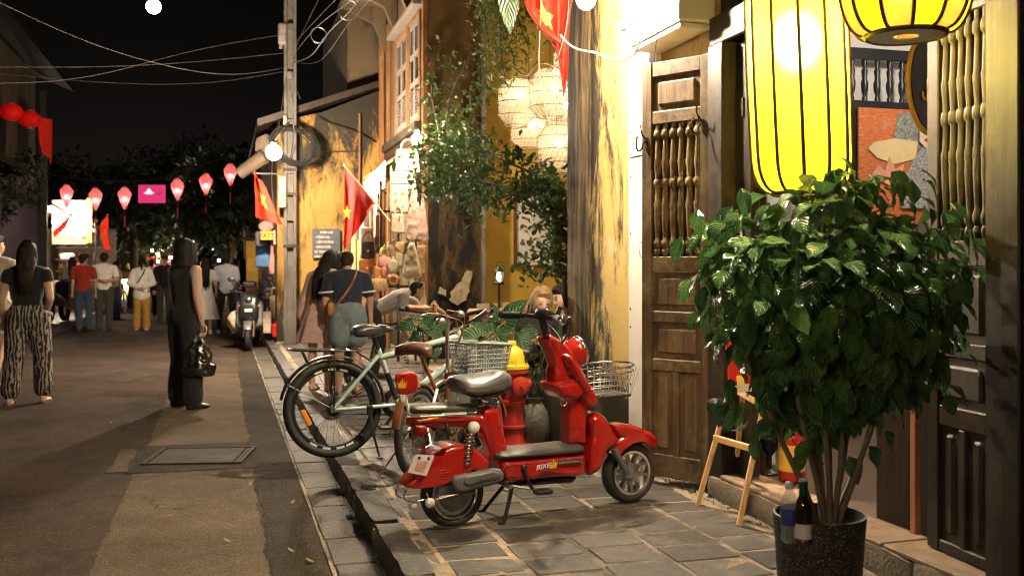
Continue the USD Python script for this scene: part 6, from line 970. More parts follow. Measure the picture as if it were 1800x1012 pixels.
def person(label, loc, face, h=1.68, lean=0., sit=None, aL=None, aR=None, lL=None, lR=None, head=(0., 0.), build=1.0, skin='skin', top=None, bottom=None, hair=None, shoes='shoe_black', fem=False, extra=None, group=None, curl=.7):
    # face: angle of the facing direction in the street's plane; arms and legs: (upper direction, lower direction), x to the person's right, y ahead, z up
    k = h / 1.70; S = lambda *a: np.array(a, float) * k; rz = face - PI / 2
    hipz = .93 if sit is None else sit / k + .09
    pel = S(0, 0, hipz); UP = lambda x, y, z: turn(S(x, y, z - .93 + hipz), lean, pel, 'x')
    b = build; sw = .165 if fem else .185; hw = .155 if fem else .15
    shl = {s: UP(s * sw * b, -.005, 1.385) for s in (-1, 1)}; neck0, neck1 = UP(0, -.012, 1.43), UP(0, .012, 1.51)
    hp = turn(turn(S(0, .028, 1.585 - .93 + hipz), lean, pel, 'x'), 0, pel, 'x'); R_ = lambda p: turn(turn(hp + S(*p), head[0], hp - S(0, .02, .08), 'x'), head[1], hp, 'z') + (turn(hp - S(0, 0, .08), lean, hp - S(0, 0, .08), 'x') - (hp - S(0, 0, .08))) * 0
    T_ = {}
    aL = aL or ((-.12, .02, -1), (-.05, .12, -1)); aR = aR or ((.12, .02, -1), (.05, .12, -1)); lL = lL or ((-.03, .03, -1), (-.01, -.03, -1)); lR = lR or ((.03, .03, -1), (.01, -.03, -1))
    arm = {}; leg = {}
    for s, (u, l) in ((-1, aL), (1, aR)): e = shl[s] + unit(u) * .285 * k; w = e + unit(l) * .245 * k; arm[s] = (shl[s], e, w, unit(l))
    for s, (u, l) in ((-1, lL), (1, lR)): hj = pel + S(s * .088, 0, -.02); kn = hj + unit(u) * .43 * k; an = kn + unit(l) * .415 * k; leg[s] = (hj, kn, an)
    low = min(leg[s][2][2] for s in leg) - .065 * k
    if sit is None:
        sh = np.array([0, 0, -low])
        pel = pel + sh; shl = {s: p + sh for s, p in shl.items()}; neck0, neck1, hp = neck0 + sh, neck1 + sh, hp + sh; arm = {s: tuple(p + sh if i < 3 else p for i, p in enumerate(a)) for s, a in arm.items()}; leg = {s: tuple(p + sh for p in a) for s, a in leg.items()}
        UP0 = UP; UP = lambda x, y, z: UP0(x, y, z) + sh
    waist, chest = UP(0, .005, 1.08), UP(0, .0, 1.28)
    rp, rw, rc = np.array([hw * b, .105 * b, .09]) * k, np.array([.125 * b, .092 * b, .09]) * k, np.array([.152 * b, .105 * b, .11]) * k
    tors = lambda g=0.0: [[(pel, rp + g), (waist, rw + g)], [(waist, rw + g), (chest, rc + g)], [(chest, rc + g), (shl[-1] * .86 + shl[1] * .14, np.full(3, .055 * k) + g), (shl[1] * .86 + shl[-1] * .14, np.full(3, .055 * k) + g), (neck0, np.full(3, .05 * k) + g * .5)]]
    bones = tors()
    for s in (-1, 1):
        a, e, w, l = arm[s]; bones += [[(a, .052 * k * b), (e, .038 * k * b)], [(e, .039 * k * b), (w, .026 * k)], [(a, .054 * k * b), (chest + (a - chest) * .5, .07 * k)]]
        # hand: palm, four unequal fingers with a bend, a thumb from the side of the palm
        z = l; y_ = unit(np.cross(z, [s * 1.0, .25, 0])); x = np.cross(y_, z); pm = w + z * .05 * k; kn_ = w + z * .088 * k
        bones.append([(w + z * .01, .022 * k, 0), (pm + x * .022 * k, .016 * k, 0), (pm - x * .022 * k, .016 * k, 0), (kn_ + x * .03 * k, .011 * k, 0), (kn_ - x * .03 * k, .011 * k, 0)])
        cz = unit(z * math.cos(curl) + y_ * math.sin(curl)); cz2 = unit(z * math.cos(curl * 2) + y_ * math.sin(curl * 2))
        for j, L in enumerate((.068, .076, .071, .056)): q0 = kn_ + x * (.03 - .02 * j) * k; q1 = q0 + cz * L * .5 * k; q2 = q1 + cz2 * L * .5 * k; bones += [[(q0, .0095 * k, 0), (q1, .0085 * k, 0)], [(q1, .0085 * k, 0), (q2, .0072 * k, 0)]]
        t0 = pm + x * .026 * k - z * .02 * k; t1 = t0 + unit(x * .8 + z * .6 + y_ * .3) * .034 * k; t2 = t1 + unit(z + y_ * .4) * .028 * k; bones += [[(t0, .012 * k, 0), (t1, .0105 * k, 0)], [(t1, .0105 * k, 0), (t2, .0085 * k, 0)]]
        hj, kn, an = leg[s]; ft = np.array([s * .12, 1, 0]); sd = unit(kn - an); bones += [[(hj, .083 * k * b), (kn, .052 * k * b)], [(kn, .052 * k * b), (kn * .6 + an * .4 + np.array([0, -.012, 0]), .052 * k * b), (an, .034 * k)], [(an, .036 * k), (an + S(0, -.035, -.03), .032 * k)], [(an + S(0, -.03, -.035), (.03 * k, .035 * k, .028 * k)), (an + unit(ft) * .13 * k - S(0, 0, .042), (.042 * k, .05 * k, .02 * k))]]
    bones += [[(neck0, .055 * k), (neck1, .050 * k)], [(R_((0, -.015, .03)), np.array([.072, .088, .085]) * k), (R_((0, .012, -.01)), np.array([.066, .075, .08]) * k)], [(R_((0, .02, -.02)), np.array([.058, .062, .06]) * k), (R_((0, .045, -.085)), np.array([.028, .024, .022]) * k)],
              [(neck1, .048 * k), (R_((0, -.01, -.03)), .058 * k)], [(R_((0, .078, .014)), .009 * k, 0), (R_((0, .092, -.026)), np.array([.015, .010, .010]) * k, 0), (R_((0, .07, -.03)), .02 * k, 0)], [(R_((-.072, -.005, .015)), np.array([.009, .016, .022]) * k), (R_((-.074, -.008, -.012)), np.array([.007, .011, .014]) * k)], [(R_((.072, -.005, .015)), np.array([.009, .016, .022]) * k), (R_((.074, -.008, -.012)), np.array([.007, .011, .014]) * k)]]
    t = T('person', label, 'person', loc, rz, group)
    body = t.add('body', chain(bones, .022, 7), skin, smooth=True)
    for s in (-1, 1):
        t.add('eye', (lambda m: m)(sph(R_((s * .031, .079, .012)), np.array([.0105, .005, .0052]) * k, 1)), 'eye_dark', smooth=True); t.add('eyebrow', tube([R_((s * .015, .085, .034)), R_((s * .03, .086, .038)), R_((s * .047, .075, .033))], .0035 * k, 4), hair[1] if hair else 'hair_black')
    t.add('lips', sph(R_((0, .083, -.062)), np.array([.021, .008, .007]) * k, 1), 'lip', smooth=True)
    C_ = dict(pel=pel, waist=waist, chest=chest, shl=shl, arm=arm, leg=leg, hp=hp, R=R_, k=k, neck0=neck0, UP=UP, body=body, t=t)
    if top:
        kind, mt, slv, g = top; bs = tors(g)
        if kind != 'tank':
            for s in (-1, 1):
                a, e, w, l = arm[s]; ce = a + (e - a) * min(slv, 1.0); bs += [[(a + np.array([0, 0, -.012 * k]), .050 * k * b + g), (ce, (.054 - .012 * min(slv, 1)) * k * b + g * 1.2)], [(a + np.array([0, 0, -.012 * k]), .048 * k * b + g), (chest + (a - chest) * .45, .070 * k + g)]]
                if slv > 1: bs.append([(e, .048 * k + g * 1.3), (e + (w - e) * (slv - 1), (.034 if kind != 'flare' else .075) * k + g)])
        else: bs += [[(chest + (shl[s] - chest) * .62, .05 * k + g), (neck0 + (shl[s] - neck0) * .5, .028 * k + g)] for s in (-1, 1)]
        if kind == 'long': bs += [[(pel, rp + g), (pel + S(0, 0, -.12), rp + g * 1.4)]]
        if kind == 'short': bs[0] = [(pel * .55 + waist * .45, rp * .95 + g), (waist, rw + g)]
        t.add('shirt' if kind != 'tank' else 'sleeveless_top', folds(chain(bs, .028, 5), .007, 13, len(label)), mt, smooth=True)
    if bottom:
        kind, mt, g = bottom
        if kind in ('pants', 'shorts', 'wide', 'harem'):
            bs = [[(pel + S(0, 0, .06), rp * .98 + g * .7), (pel + S(0, 0, -.03), rp + g)]]
            for s in (-1, 1):
                hj, kn, an = leg[s]; r0 = .09 * k * b + g
                if kind == 'shorts': bs += [[(hj, r0), (hj + (kn - hj) * .55, .088 * k + g * 1.5)]]
                elif kind == 'pants': bs += [[(hj, r0), (kn, .062 * k * b + g)], [(kn, .062 * k * b + g), (an + (kn - an) * .06, .052 * k + g)]]
                elif kind == 'harem': bs += [[(hj, r0 + .012), (kn, .096 * k)], [(kn, .096 * k), (an + (kn - an) * .22, .098 * k)], [(an + (kn - an) * .22, .098 * k), (an + (kn - an) * .08, .05 * k)]]
                else: bs += [[(hj, r0 + .01), (kn, .082 * k + g)], [(kn, .082 * k + g), (an + (kn - an) * .10, .088 * k + g)]]
            t.add('trousers' if kind != 'shorts' else 'shorts', folds(chain(bs, .028, 5), .009 if kind != 'wide' else .014, 11, len(label) + 3, .35), mt, smooth=True)
        else:   # skirt or dress hem
            L = g; z0 = waist[2] - .02; zz = np.linspace(0, 1, 14)
            def f(s, u):
                z = np.interp(u, [0, 1], [z0, z0 - L]); an = s * 2 * PI; r = np.interp(u, [0, .25, 1], [.13, .175, .29 if kind == 'flare_skirt' else .2]) * k * (1 + .09 * u * np.sin(an * 7 + 2) + .04 * u * np.sin(an * 12)); c_ = waist * (1 - np.minimum(u * 3, 1))[:, None] + pel * np.minimum(u * 3, 1)[:, None]
                return np.stack([c_[:, 0] + r * np.cos(an), c_[:, 1] + .82 * r * np.sin(an), z], 1)
            m = grid(f, 56, 14, True); t.add('skirt', m, mt, smooth=True)
    if shoes:
        for s in (-1, 1):
            an = leg[s][2]; ft = unit([s * .12, 1, 0]); sole = shoes == 'sandal'
            if sole: t.add('sandal', cat(chain([[(an + S(0, -.05, -.062), np.array([.034, .03, .008]) * k, 1), (an + ft * .15 * k - S(0, 0, .062), np.array([.045, .03, .008]) * k, 1)]], None, 0), tube(spline([an + S(-.045, .09, -.055), an + S(0, .1, -.012), an + S(.045, .09, -.055)], 8), .010 * k, 6)), shoes, smooth=True)
            else: t.add('shoe', chain([[(an + S(0, -.04, -.035), np.array([.04, .045, .034]) * k), (an + ft * .07 * k - S(0, 0, .03), np.array([.043, .04, .03]) * k)], [(an + ft * .07 * k - S(0, 0, .035), np.array([.044, .04, .028]) * k), (an + ft * .145 * k - S(0, 0, .045), np.array([.046, .05, .021]) * k)], [(an + S(0, -.02, .01), .042 * k), (an + S(0, -.03, -.04), .042 * k)]], .03, 3), shoes, smooth=True)
    if hair:
        kind, mt = hair[:2]; Q = [[(R_((0, -.022, .055)), np.array([.083, .092, .078]) * k), (R_((0, -.045, .02)), np.array([.083, .075, .085]) * k)]]
        if kind in ('long', 'bob', 'pony'):
            Q += [[(R_((s * .062, -.02, .03)), np.array([.028, .06, .06]) * k), (R_((s * .07, -.02, -.06 if kind != 'pony' else .0)), np.array([.022, .05, .05]) * k)] for s in (-1, 1)] + [[(R_((0, .02, .085)), np.array([.06, .06, .035]) * k), (R_((0, -.03, .07)), np.array([.08, .08, .065]) * k)]]
            if kind == 'bob': Q += [[(R_((0, -.05, .03)), np.array([.105, .085, .09]) * k), (R_((0, -.05, -.12)), np.array([.125, .08, .045]) * k)]] + [[(R_((s * .07, .02, .04)), np.array([.026, .05, .05]) * k), (R_((s * .083, .028, -.11)), np.array([.024, .055, .03]) * k)] for s in (-1, 1)]
            if kind == 'long': dn = hair[2] if len(hair) > 2 else .36; Q += [[(R_((0, -.055, .0)), np.array([.085, .06, .09]) * k), (UP(0, -.10, 1.42), np.array([.095, .045, .06]) * k)], [(UP(0, -.10, 1.42), np.array([.095, .045, .06]) * k), (UP(.01, -.122, 1.50 - dn), np.array([.055, .022, .05]) * k)]]
            if kind == 'pony': Q += [[(R_((0, -.115, .05)), .04 * k), (R_((.01, -.15, -.05)), .035 * k)], [(R_((.01, -.15, -.05)), .035 * k), (R_((.02, -.14, -.2)), .015 * k)]]
        else: Q += [[(R_((0, .03, .09)), np.array([.062, .05, .03]) * k), (R_((0, -.03, .08)), np.array([.078, .08, .06]) * k)], [(R_((0, -.06, .0)), np.array([.07, .05, .07]) * k), (R_((0, -.06, -.05)), np.array([.055, .035, .04]) * k)]]
        if kind in ('long', 'bob') and h < 1.75:
            rg = np.random.default_rng(len(label)); sg = []
            for i in range(34):
                a = (i / 33 - .5) * 2.6; dl = (dn if kind == 'long' else .10) * rg.uniform(.85, 1.15); x1 = math.sin(a) * (.085 if kind == 'long' else .125); q = [R_((math.sin(a) * .03, -.05, .135)), R_((math.sin(a) * .088, -.02 - .115 * math.cos(a), .03)), R_((math.sin(a) * .098, -.03 - .085 * math.cos(a), -.08))]
                q += [UP(x1 * .95, -.148 * math.cos(a * .6), 1.40), UP(x1 * .7 + rg.normal() * .012, -.15 * math.cos(a * .6), 1.42 - dl)] if kind == 'long' else [R_((x1 * 1.02 + rg.normal() * .01, -.03 - .10 * math.cos(a), -.165 + rg.normal() * .012))]
                sg.append(tube(spline(q, 10), np.array([.004, .007, .008, .008, .008, .008, .007, .006, .004, .0015]) * k * 1.2, 4))
            t.add('hair_strands', cat(*sg), mt, smooth=True)
        t.add('hair', folds(chain(Q, .018, 3), .009, 26, 2, .25), mt, smooth=True)
    if extra: extra(t, C_)
    return t
AW = PI / 2                                     # facing up the street, away from the camera
def strap(mt, r=.012, name='bag_strap', flip=1):
    def f(t, c):
        a, b = c['shl'][flip], c['pel']; k = c['k']; P = [b + [-flip * .16 * k, 0, .06], c['waist'] + [-flip * .10 * k, -.125 * k, .02], c['chest'] + [flip * .02, -.145 * k, 0], c['neck0'] + (a - c['neck0']) * .5 + [0, -.03, .035 * k], c['chest'] + [flip * .03, .135 * k, 0.02], c['waist'] + [-flip * .12 * k, .10 * k, 0], b + [-flip * .17 * k, 0, .06]]
        p = t.add('crossbody_bag', relax(box(b + [-flip * .19 * k, 0, 0], (.07, .18, .14)), .03, 3), mt, smooth=50); t.add(name, tube(spline(P, 36), r, 5), mt, p, smooth=True)
    return f
def both(*fs): return lambda t, c: [f(t, c) for f in fs]
LOCB = lambda px, py, z=0.: GP(px, py, z)
# woman in black with the plastic bag
def plastic_bag(): pass
BLK = GP(325, 716, .012); fB = -TH + .95
wbk = person('person in a black sleeveless top and long black trousers holding a black plastic bag', BLK, fB, 1.66, fem=True, build=1.12, skin='skin_fair', aR=((.16, -.06, -1), (.05, .20, -1)), aL=((-.1, .1, -1), (.0, .3, -1)), top=('tank', 'cloth_black', 0, .012), bottom=('wide', 'cloth_black', .012), hair=('bob', 'hair_black'), head=(.02, -.2), lL=((-.10, .07, -1), (-.06, -.02, -1)), lR=((.11, .0, -1), (.07, -.06, -1)))
mat('bin_bag', (.012, .012, .012), .22, var=.2, spec=.7)
hb0 = PX(347, 590, (BLK - EYE) @ Fv - .12); pbg = T('plastic_bag', 'full glossy black plastic bag hanging from the hand of the person in black', 'bag', hb0)
def bagf(s, u): a = s * 2 * PI; r = np.interp(u, [0, .06, .3, .75, .95, 1], [.02, .03, .09, .155, .14, .0]) * (1 + .12 * np.sin(a * 5 + u * 4) * (1 - u * .5) + .05 * np.sin(a * 11)); return np.stack([r * np.cos(a) + .02 * u, .7 * r * np.sin(a), .02 - .43 * u], 1)
pbg.add('body', wob(grid(bagf, 48, 26, True), .014, 22), 'bin_bag', smooth=True); pbg.add('handle', cat(tube(spline([(.02, .02, -.02), (.03, .03, .05), (0, 0, .08), (-.03, -.02, .05), (-.02, -.02, -.02)], 14), .009, 6)), 'bin_bag', smooth=True)
# woman with patterned trousers, walking away
person('person walking away in a black cap-sleeve top and patterned wavy wide trousers', GP(48, 710), AW - .05, 1.66, fem=True, skin='skin_fair', top=('tee', 'cloth_black', .25, .012), bottom=('harem', 'cloth_wave', .03), hair=('long', 'hair_brown', .24), shoes='sandal', aR=((.22, -.28, -1), (-.25, .75, -.55)), aL=((-.25, .05, -1), (.0, .3, -1)), lL=((-.09, -.04, -1), (-.06, -.16, -1)), lR=((.10, .22, -1), (.06, -.22, -1)), build=1.08)
person('person in a beige shirt and pale shorts cut by the left edge of the photo', PX(-8, 469, 11.4) * [1, 1, 0], AW - .25, 1.78, top=('tee', 'cloth_beige', .5, .018), bottom=('shorts', 'cloth_offwhite', .015), hair=('short', 'hair_black'), head=(0, -.5), lL=((0, .2, -1), (0, -.15, -1)), lR=((0, -.15, -1), (0, -.45, -1)))
# the group by the left kerb
person('person in a dark red T-shirt and jeans walking beside the left kerb', GP(147, 583), AW - .12, 1.66, top=('tee', 'cloth_red', .6, .018), bottom=('pants', 'cloth_denim', .012), hair=('short', 'hair_black'), aR=((.18, .0, -1), (.02, .15, -1)), lR=((.04, .06, -1), (0, -.06, -1)), build=1.05, head=(.05, -.5))
person('person in a white T-shirt and grey trousers with hands clasped behind the back', GP(183, 582), AW, 1.70, top=('tee', 'cloth_white', .6, .022), bottom=('pants', 'cloth_charcoal', .018), hair=('short', 'hair_black'), aL=((-.25, -.25, -1), (.85, -.32, -.08)), aR=((.25, -.25, -1), (-.85, -.38, -.05)), build=1.08, shoes='shoe_black')
person('person in pale clothes and a grey cap half hidden behind the dark red T-shirt', GP(127, 572), AW + .1, 1.62, fem=True, top=('tee', 'cloth_grey', 1.9, .018), bottom=('flare_skirt', 'cloth_beige', .62), hair=('long', 'hair_brown', .2))
person('person in a white long top and mustard trousers with a black shoulder strap', GP(249, 581), AW - .05, 1.60, fem=True, lean=.06, top=('long', 'cloth_white', 1.85, .03), bottom=('wide', 'cloth_mustard', .0), hair=('pony', 'hair_black'), aL=((-.3, -.22, -1), (.75, -.35, -.42)), aR=((.3, -.22, -1), (-.75, -.4, -.40)), shoes='shoe_pink', head=(.35, 0), extra=strap('cloth_black', .014))
def cap(t, c):
    R, k = c['R'], c['k']; p = t.add('cap', chain([[(R((0, -.015, .075)), np.array([.088, .1, .06]) * k), (R((0, -.02, .04)), np.array([.09, .1, .03]) * k)]], .03, 2), 'cloth_black', smooth=True); t.add('cap_brim', chain([[(R((0, .07, .045)), np.array([.075, .03, .008]) * k), (R((0, .13, .035)), np.array([.06, .03, .006]) * k)]], None, 0), 'cloth_black', p)
person('person in a black cap and dark jacket walking towards the camera', GP(289, 570), -PI / 2 + .2, 1.68, top=('tee', 'cloth_black', 1.9, .02), bottom=('pants', 'cloth_charcoal', .012), extra=cap, hair=('short', 'hair_black'))
person('person with long black hair in a white flared knee-length dress', GP(361, 588), AW + .1, 1.58, fem=True, skin='skin_fair', top=('short', 'cloth_white', .45, .012), bottom=('flare_skirt', 'cloth_white', .66), hair=('long', 'hair_black', .40), shoes='shoe_white', aR=((.2, .1, -1), (.1, .7, -.6)), aL=((-.2, .05, -1), (0, .6, -.8)))
person('person in a pale blue shirt and black trousers with white shoes', GP(398, 586), AW - .1, 1.68, top=('tee', 'cloth_paleblue', .75, .025), bottom=('pants', 'cloth_black', .008), hair=('short', 'hair_black'), shoes='shoe_white', aL=((-.15, .05, -1), (-.05, .9, -.3)), aR=((.15, .05, -1), (.05, .9, -.3)), lL=((-.1, .0, -1), (-.08, -.1, -1)), lR=((.08, .08, -1), (.04, -.06, -1)))
for px, py, mt, bt, h, lab in [(330, 566, 'cloth_grey', 'cloth_black', 1.62, 'distant person in grey seen left of the white dress'), (377, 568, 'cloth_black', 'cloth_black', 1.66, 'distant person in black between the white dress and the pale shirt'), (345, 556, 'cloth_khaki', 'cloth_charcoal', 1.7, 'distant person in khaki far up the street'), (425, 560, 'cloth_navy', 'cloth_denim', 1.62, 'distant person in navy near the far right stall'), (265, 556, 'cloth_beige', 'cloth_black', 1.6, 'distant person in beige behind the mustard trousers'), (205, 563, 'cloth_pink', 'cloth_denim', 1.55, 'distant person in pink behind the white T-shirt'), (304, 553, 'cloth_offwhite', 'cloth_denim', 1.6, 'distant person in cream by the far red stall'), (412, 552, 'cloth_offwhite', 'cloth_charcoal', 1.64, 'distant person in cream shirt under the far lamps')]:
    person(lab, GP(px, py), AW + random.uniform(-1.2, 1.2), h, top=('tee', mt, .6, .02), bottom=('pants', bt, .015), hair=(random.choice(['short', 'long']), 'hair_black'), group='distant people up the street')
# in front of the bag shop
person('person with long dark hair in a short pale pink dress bending towards the bags', GP(562, 686, PAVE), -TH + 1.25, 1.46, fem=True, lean=.30, skin='skin_fair', top=('flare', 'cloth_pink', 1.85, .02), bottom=('flare_skirt', 'cloth_pink', .40), hair=('long', 'hair_black', .36), shoes='sandal', head=(.45, 0), aL=((-.35, .0, -1), (-.25, .15, -1)))
person('person in a navy polo and pale denim shorts with a tan shoulder strap', GP(612, 692, PAVE), AW - .05, 1.44, lean=.30, build=1.10, top=('tee', 'cloth_navy', .62, .022), bottom=('shorts', 'cloth_pale_denim', .034), hair=('short', 'hair_brown'), head=(.35, -.2), aL=((-.2, -.02, -1), (-.02, .12, -1)), aR=((.22, -.05, -1), (.05, .1, -1)), extra=both(strap('tan_leather', .012), lambda t, c: [t.add('sleeve_hem', tube(spline([c['arm'][s][0] + (c['arm'][s][1] - c['arm'][s][0]) * .62 + .078 * (np.cos(a) * np.array([1, 0, .1]) + np.sin(a) * np.array([0, 1, 0])) for a in np.linspace(0, 2 * PI, 10)], 24), .010, 5), 'cloth_white') for s in (-1, 1)]), shoes='sandal')
person('person in dark clothes mostly hidden between the pink dress and the navy polo', GP(597, 672, PAVE), AW, 1.42, fem=True, lean=.15, top=('tee', 'cloth_black', .6, .015), bottom=('pants', 'cloth_black', .008), hair=('bob', 'hair_brown'), head=(.3, 0))
person('person in a grey T-shirt bending right down over the stall goods', GP(655, 662, PAVE), -TH + .25, 1.44, lean=1.12, skin='skin_tan', top=('tee', 'cloth_grey', .8, .02), bottom=('pants', 'cloth_black', .015), hair=('short', 'hair_black'), head=(.1, 0), aL=((-.1, .1, -1), (0, .25, -1)), aR=((.1, -.15, -1), (.05, .3, -1)), lL=((-.05, .22, -1), (0, -.25, -1)), lR=((.05, .25, -1), (0, -.25, -1)))
# cafe guests
g1 = PX(948, 560, 8.35); toC = math.atan2(EYE[1] - g1[1], EYE[0] - g1[0])
def phone(t, c): h_ = (c['arm'][-1][2] + c['arm'][1][2]) / 2 + [0, .06, .02]; t.add('phone', xf(box((0, 0, 0), (.075, .012, .15), .004), h_, rx=.9), 'ink')
person('seated blonde person in a black top looking down at a phone', [g1[0], g1[1], PAVE], toC + .12, 1.62, fem=True, sit=.30, lean=.22, skin='skin_fair', top=('tee', 'cloth_black', .35, .010), bottom=('pants', 'cloth_black', .01), hair=('long', 'hair_blond', .28), head=(.38, .08), aL=((-.18, .18, -1), (.5, .9, .10)), aR=((.22, .15, -1), (-.35, .9, .12)), lL=((-.15, 1, -.08), (0, -.05, -1)), lR=((.15, 1, -.08), (0, -.05, -1)), extra=phone, curl=1.0)
g2 = PX(1008, 560, 8.6); person('seated person with long brown hair half hidden behind the yellow pillar', [g2[0], g2[1], PAVE], toC - 1.0, 1.62, fem=True, sit=.30, lean=.12, skin='skin_fair', top=('tank', 'cloth_beige', 0, .010), bottom=('flare_skirt', 'cloth_offwhite', .5), hair=('long', 'hair_brown', .3), head=(.3, .0), lL=((-.15, 1, -.08), (0, -.05, -1)), lR=((.15, 1, -.08), (0, -.05, -1)), aL=((-.1, .2, -1), (.2, .8, -.3)))
for i, (p_, a_) in enumerate(((g1, toC), (g2, toC - 1.0))):
    st_ = T('stool', ['low wooden stool under the seated blonde person', 'low wooden stool under the person behind the pillar'][i], 'stool', [p_[0] - .04 * math.cos(a_), p_[1] - .04 * math.sin(a_), PAVE], a_); st_.add('seat', box((0, 0, .245), (.34, .34, .035), .008), 'warm_wood')
    for x_ in (-1, 1):
        for y_ in (-1, 1): st_.add('leg', box((x_ * .14, y_ * .14, .114), (.035, .035, .227), .004), 'warm_wood')
    for y_ in (-1, 1): st_.add('stretcher', box((0, y_ * .14, .10), (.24, .02, .03), .003), 'warm_wood')
ch = PX(938, 600, 7.9); st_ = T('small_table', 'small square wooden table in front of the seated blonde person', 'table', [ch[0], ch[1], PAVE], toC); z_ = ch[2] - PAVE; st_.add('tabletop', cat(*[box((-.12 + .12 * i, 0, z_), (.115, .4, .025), .004) for i in range(3)]), 'warm_wood')
for x_ in (-1, 1):
    for y_ in (-1, 1): st_.add('leg', box((x_ * .15, y_ * .17, z_ / 2 - .01), (.03, .03, z_ - .02), .003), 'warm_wood')
# ================================================================== pole, wires, flags in the middle distance
mat('concrete', (.065, .057, .05), .85, var=.2, scale=9, bump=.5, world=True, dirt=((.09, .08, .07), .5, .7, 3))
PO = GP(510, 604, PAVE); up_ = T('utility_pole', 'grey concrete utility pole with recessed slots standing at the kerb', 'utility pole', PO, math.radians(-3))
sh = [box((s * .075, 0, 3.9), (.05, .17, 7.8), .008) for s in (-1, 1)] + [box((0, 0, .65), (.0998, .16, 1.3), .004)] + [box((0, 0, 1.3 + .78 * i + .76), (.0998, .14, .10), .004) for i in range(8)]
up_.add('shaft', cat(*sh), 'concrete'); up_.add('web', box((0, .03, 4.5), (.098, .04, 6.4)), 'concrete')
for z_ in (2.85, 2.45, 1.6): up_.add('steel_band', cat(box((0, 0, z_), (.23, .19, .05), .004)), 'iron')
def pl_(px, py, dz=0): return PX(px, py, (PO - EYE) @ Fv + dz)
bx = T('meter_box', 'grey meter box fixed high on the utility pole', 'meter box', pl_(496, 60, -.1)); bx.add('case', relax(box((0, 0, 0), (.13, .12, .34)), .05, 2), 'old_white', smooth=50); bx.add('spout', tube([(-.02, 0, -.16), (-.02, 0, -.24)], .03, 8), 'old_white')
for q, w_, h_, lab in (((501, 212), .06, .16, 'small pale tag plate on the pole above the cable coil'), ((496, 338), .12, .50, 'upright pale plate with blue marks on the pole beside the flag')):
    tp = T('tag_plate', lab, 'plate', pl_(*q, -.16), -TH); tp.add('plate', box((0, 0, 0), (w_, .02, h_), .004), 'old_white')
    if h_ > .3: tp.add('lettering', txt('ZPZ', .045, (.012, -.013, 0), (0, 0, 1), (-1, 0, 0), (0, -1, 0)), 'label_blue')
co = pl_(517, 256, -.22); cl_ = T('cable_coil', 'big coil of black cable hanging on the utility pole', 'cable coil', co, -TH + .25)
loops = []
for i in range(15): a = np.linspace(0, 2 * PI, 40); R1, R2 = .34 + random.uniform(-.05, .05), .28 + random.uniform(-.04, .05); ox, oz, y0 = random.uniform(-.03, .03), random.uniform(-.03, .03), random.uniform(-.07, .07); loops.append(tube(np.stack([ox + R1 * np.cos(a), y0 + .03 * np.sin(a * 2 + i), oz + R2 * np.sin(a) - .08 * np.cos(a)], 1), .008, 5))
for i, l_ in enumerate(loops): cl_.add('cable_loop', l_, 'cable', smooth=True)
[cl_.add('tie', xf(torus(.07, .012, 14, 5, ax='x'), (.33 * math.cos(a), 0, .28 * math.sin(a) - .08 * math.cos(a)), ry=-a + PI / 2), 'cable') for a in (-.9, 2.2)]
LP_ = pl_(481, 268, -2.2); plm = T('pole_lamp', 'dazzling bare bulb hanging beside the cable coil on the pole', 'lamp', LP_, world=True); plm.add('bulb', sph(LP_, .11), 'bulb_pole', smooth=True); plm.add('socket', xf(lathe([(.035, .105), (.04, .14), (.02, .17)], 12), LP_), 'black_plastic'); plm.add('arm', tube(spline([LP_ + [0, 0, .15], LP_ + [.06, .05, .25], PO + [0, 0, LP_[2] + .1 - PAVE]], 10), .009), 'iron')
mat('rust_cream', (.085, .065, .045), .7, var=.3, dirt=((.06, .035, .02), .45, .65, 5)); hdb = T('sheet_hood', 'rusty pale sheet metal hood above the pole lamp', 'hood', pl_(466, 256, .25), -TH); hdb.add('hood', xf(relax(ext([(-.18, -.1), (.2, -.14), (.22, .12), (.02, .2), (-.16, .12)], .3, 0), .07, 1), (0, 0, 0)), 'rust_cream', smooth=30); hdb.add('lip', box((0, -.01, -.14), (.36, .02, .04), .004), 'iron')
tp_ = T('flood_panel', 'pale tubular metal shade slanting down left of the pole lamp', 'shade', pl_(443, 290, .1), -TH); tp_.add('shade', xf(lathe([(.12, -.26), (.125, -.25), (.10, .26), (.09, .26)], 18), ry=-2.18), 'rust_cream', smooth=40); tp_.add('stay', tube([(.1, 0, .1), (.5, 0, .2)], .012), 'iron')
tp_.add('mouth_ring', xf(xf(torus(.122, .008, 20, 5), (0, 0, -.255)), ry=-2.18), 'iron')
mat('dim_cable', (.025, .022, .02), .7)
G_ = 'cables crossing the dark sky'
def sky_wire(P, r, lab): wire('cable', [PX(*p) for p in P], r * .42, lab, 'dim_cable', 26, G_)
sky_wire([(-20, -4, 11), (120, 60, 12.5), (250, 105, 14), (400, 131, 15.2), (505, 118, 16.2)], .010, 'cable dipping from the top left corner towards the pole')
sky_wire([(-20, 118, 12), (150, 118, 13.5), (300, 112, 15), (420, 102, 15.8), (505, 93, 16.2)], .008, 'nearly level thin cable rising to the pole')
sky_wire([(-20, 147, 12), (120, 140, 13.2), (230, 118, 14.2), (330, 92, 15), (505, 60, 16.2)], .009, 'pale cable rising from the left edge to the pole')
sky_wire([(-20, 128, 14), (200, 146, 15), (400, 142, 16), (505, 125, 16.2)], .006, 'faint cable below the others at the left')
sky_wire([(520, 92, 16.2), (560, 45, 14), (620, 0, 12), (660, -30, 11)], .012, 'pale double cable rising from the pole to the top of the frame')
sky_wire([(515, 110, 16.2), (550, 95, 14.5), (580, 55, 13), (615, 20, 12), (640, -20, 11)], .016, 'thick pale cable curving up from the pole')
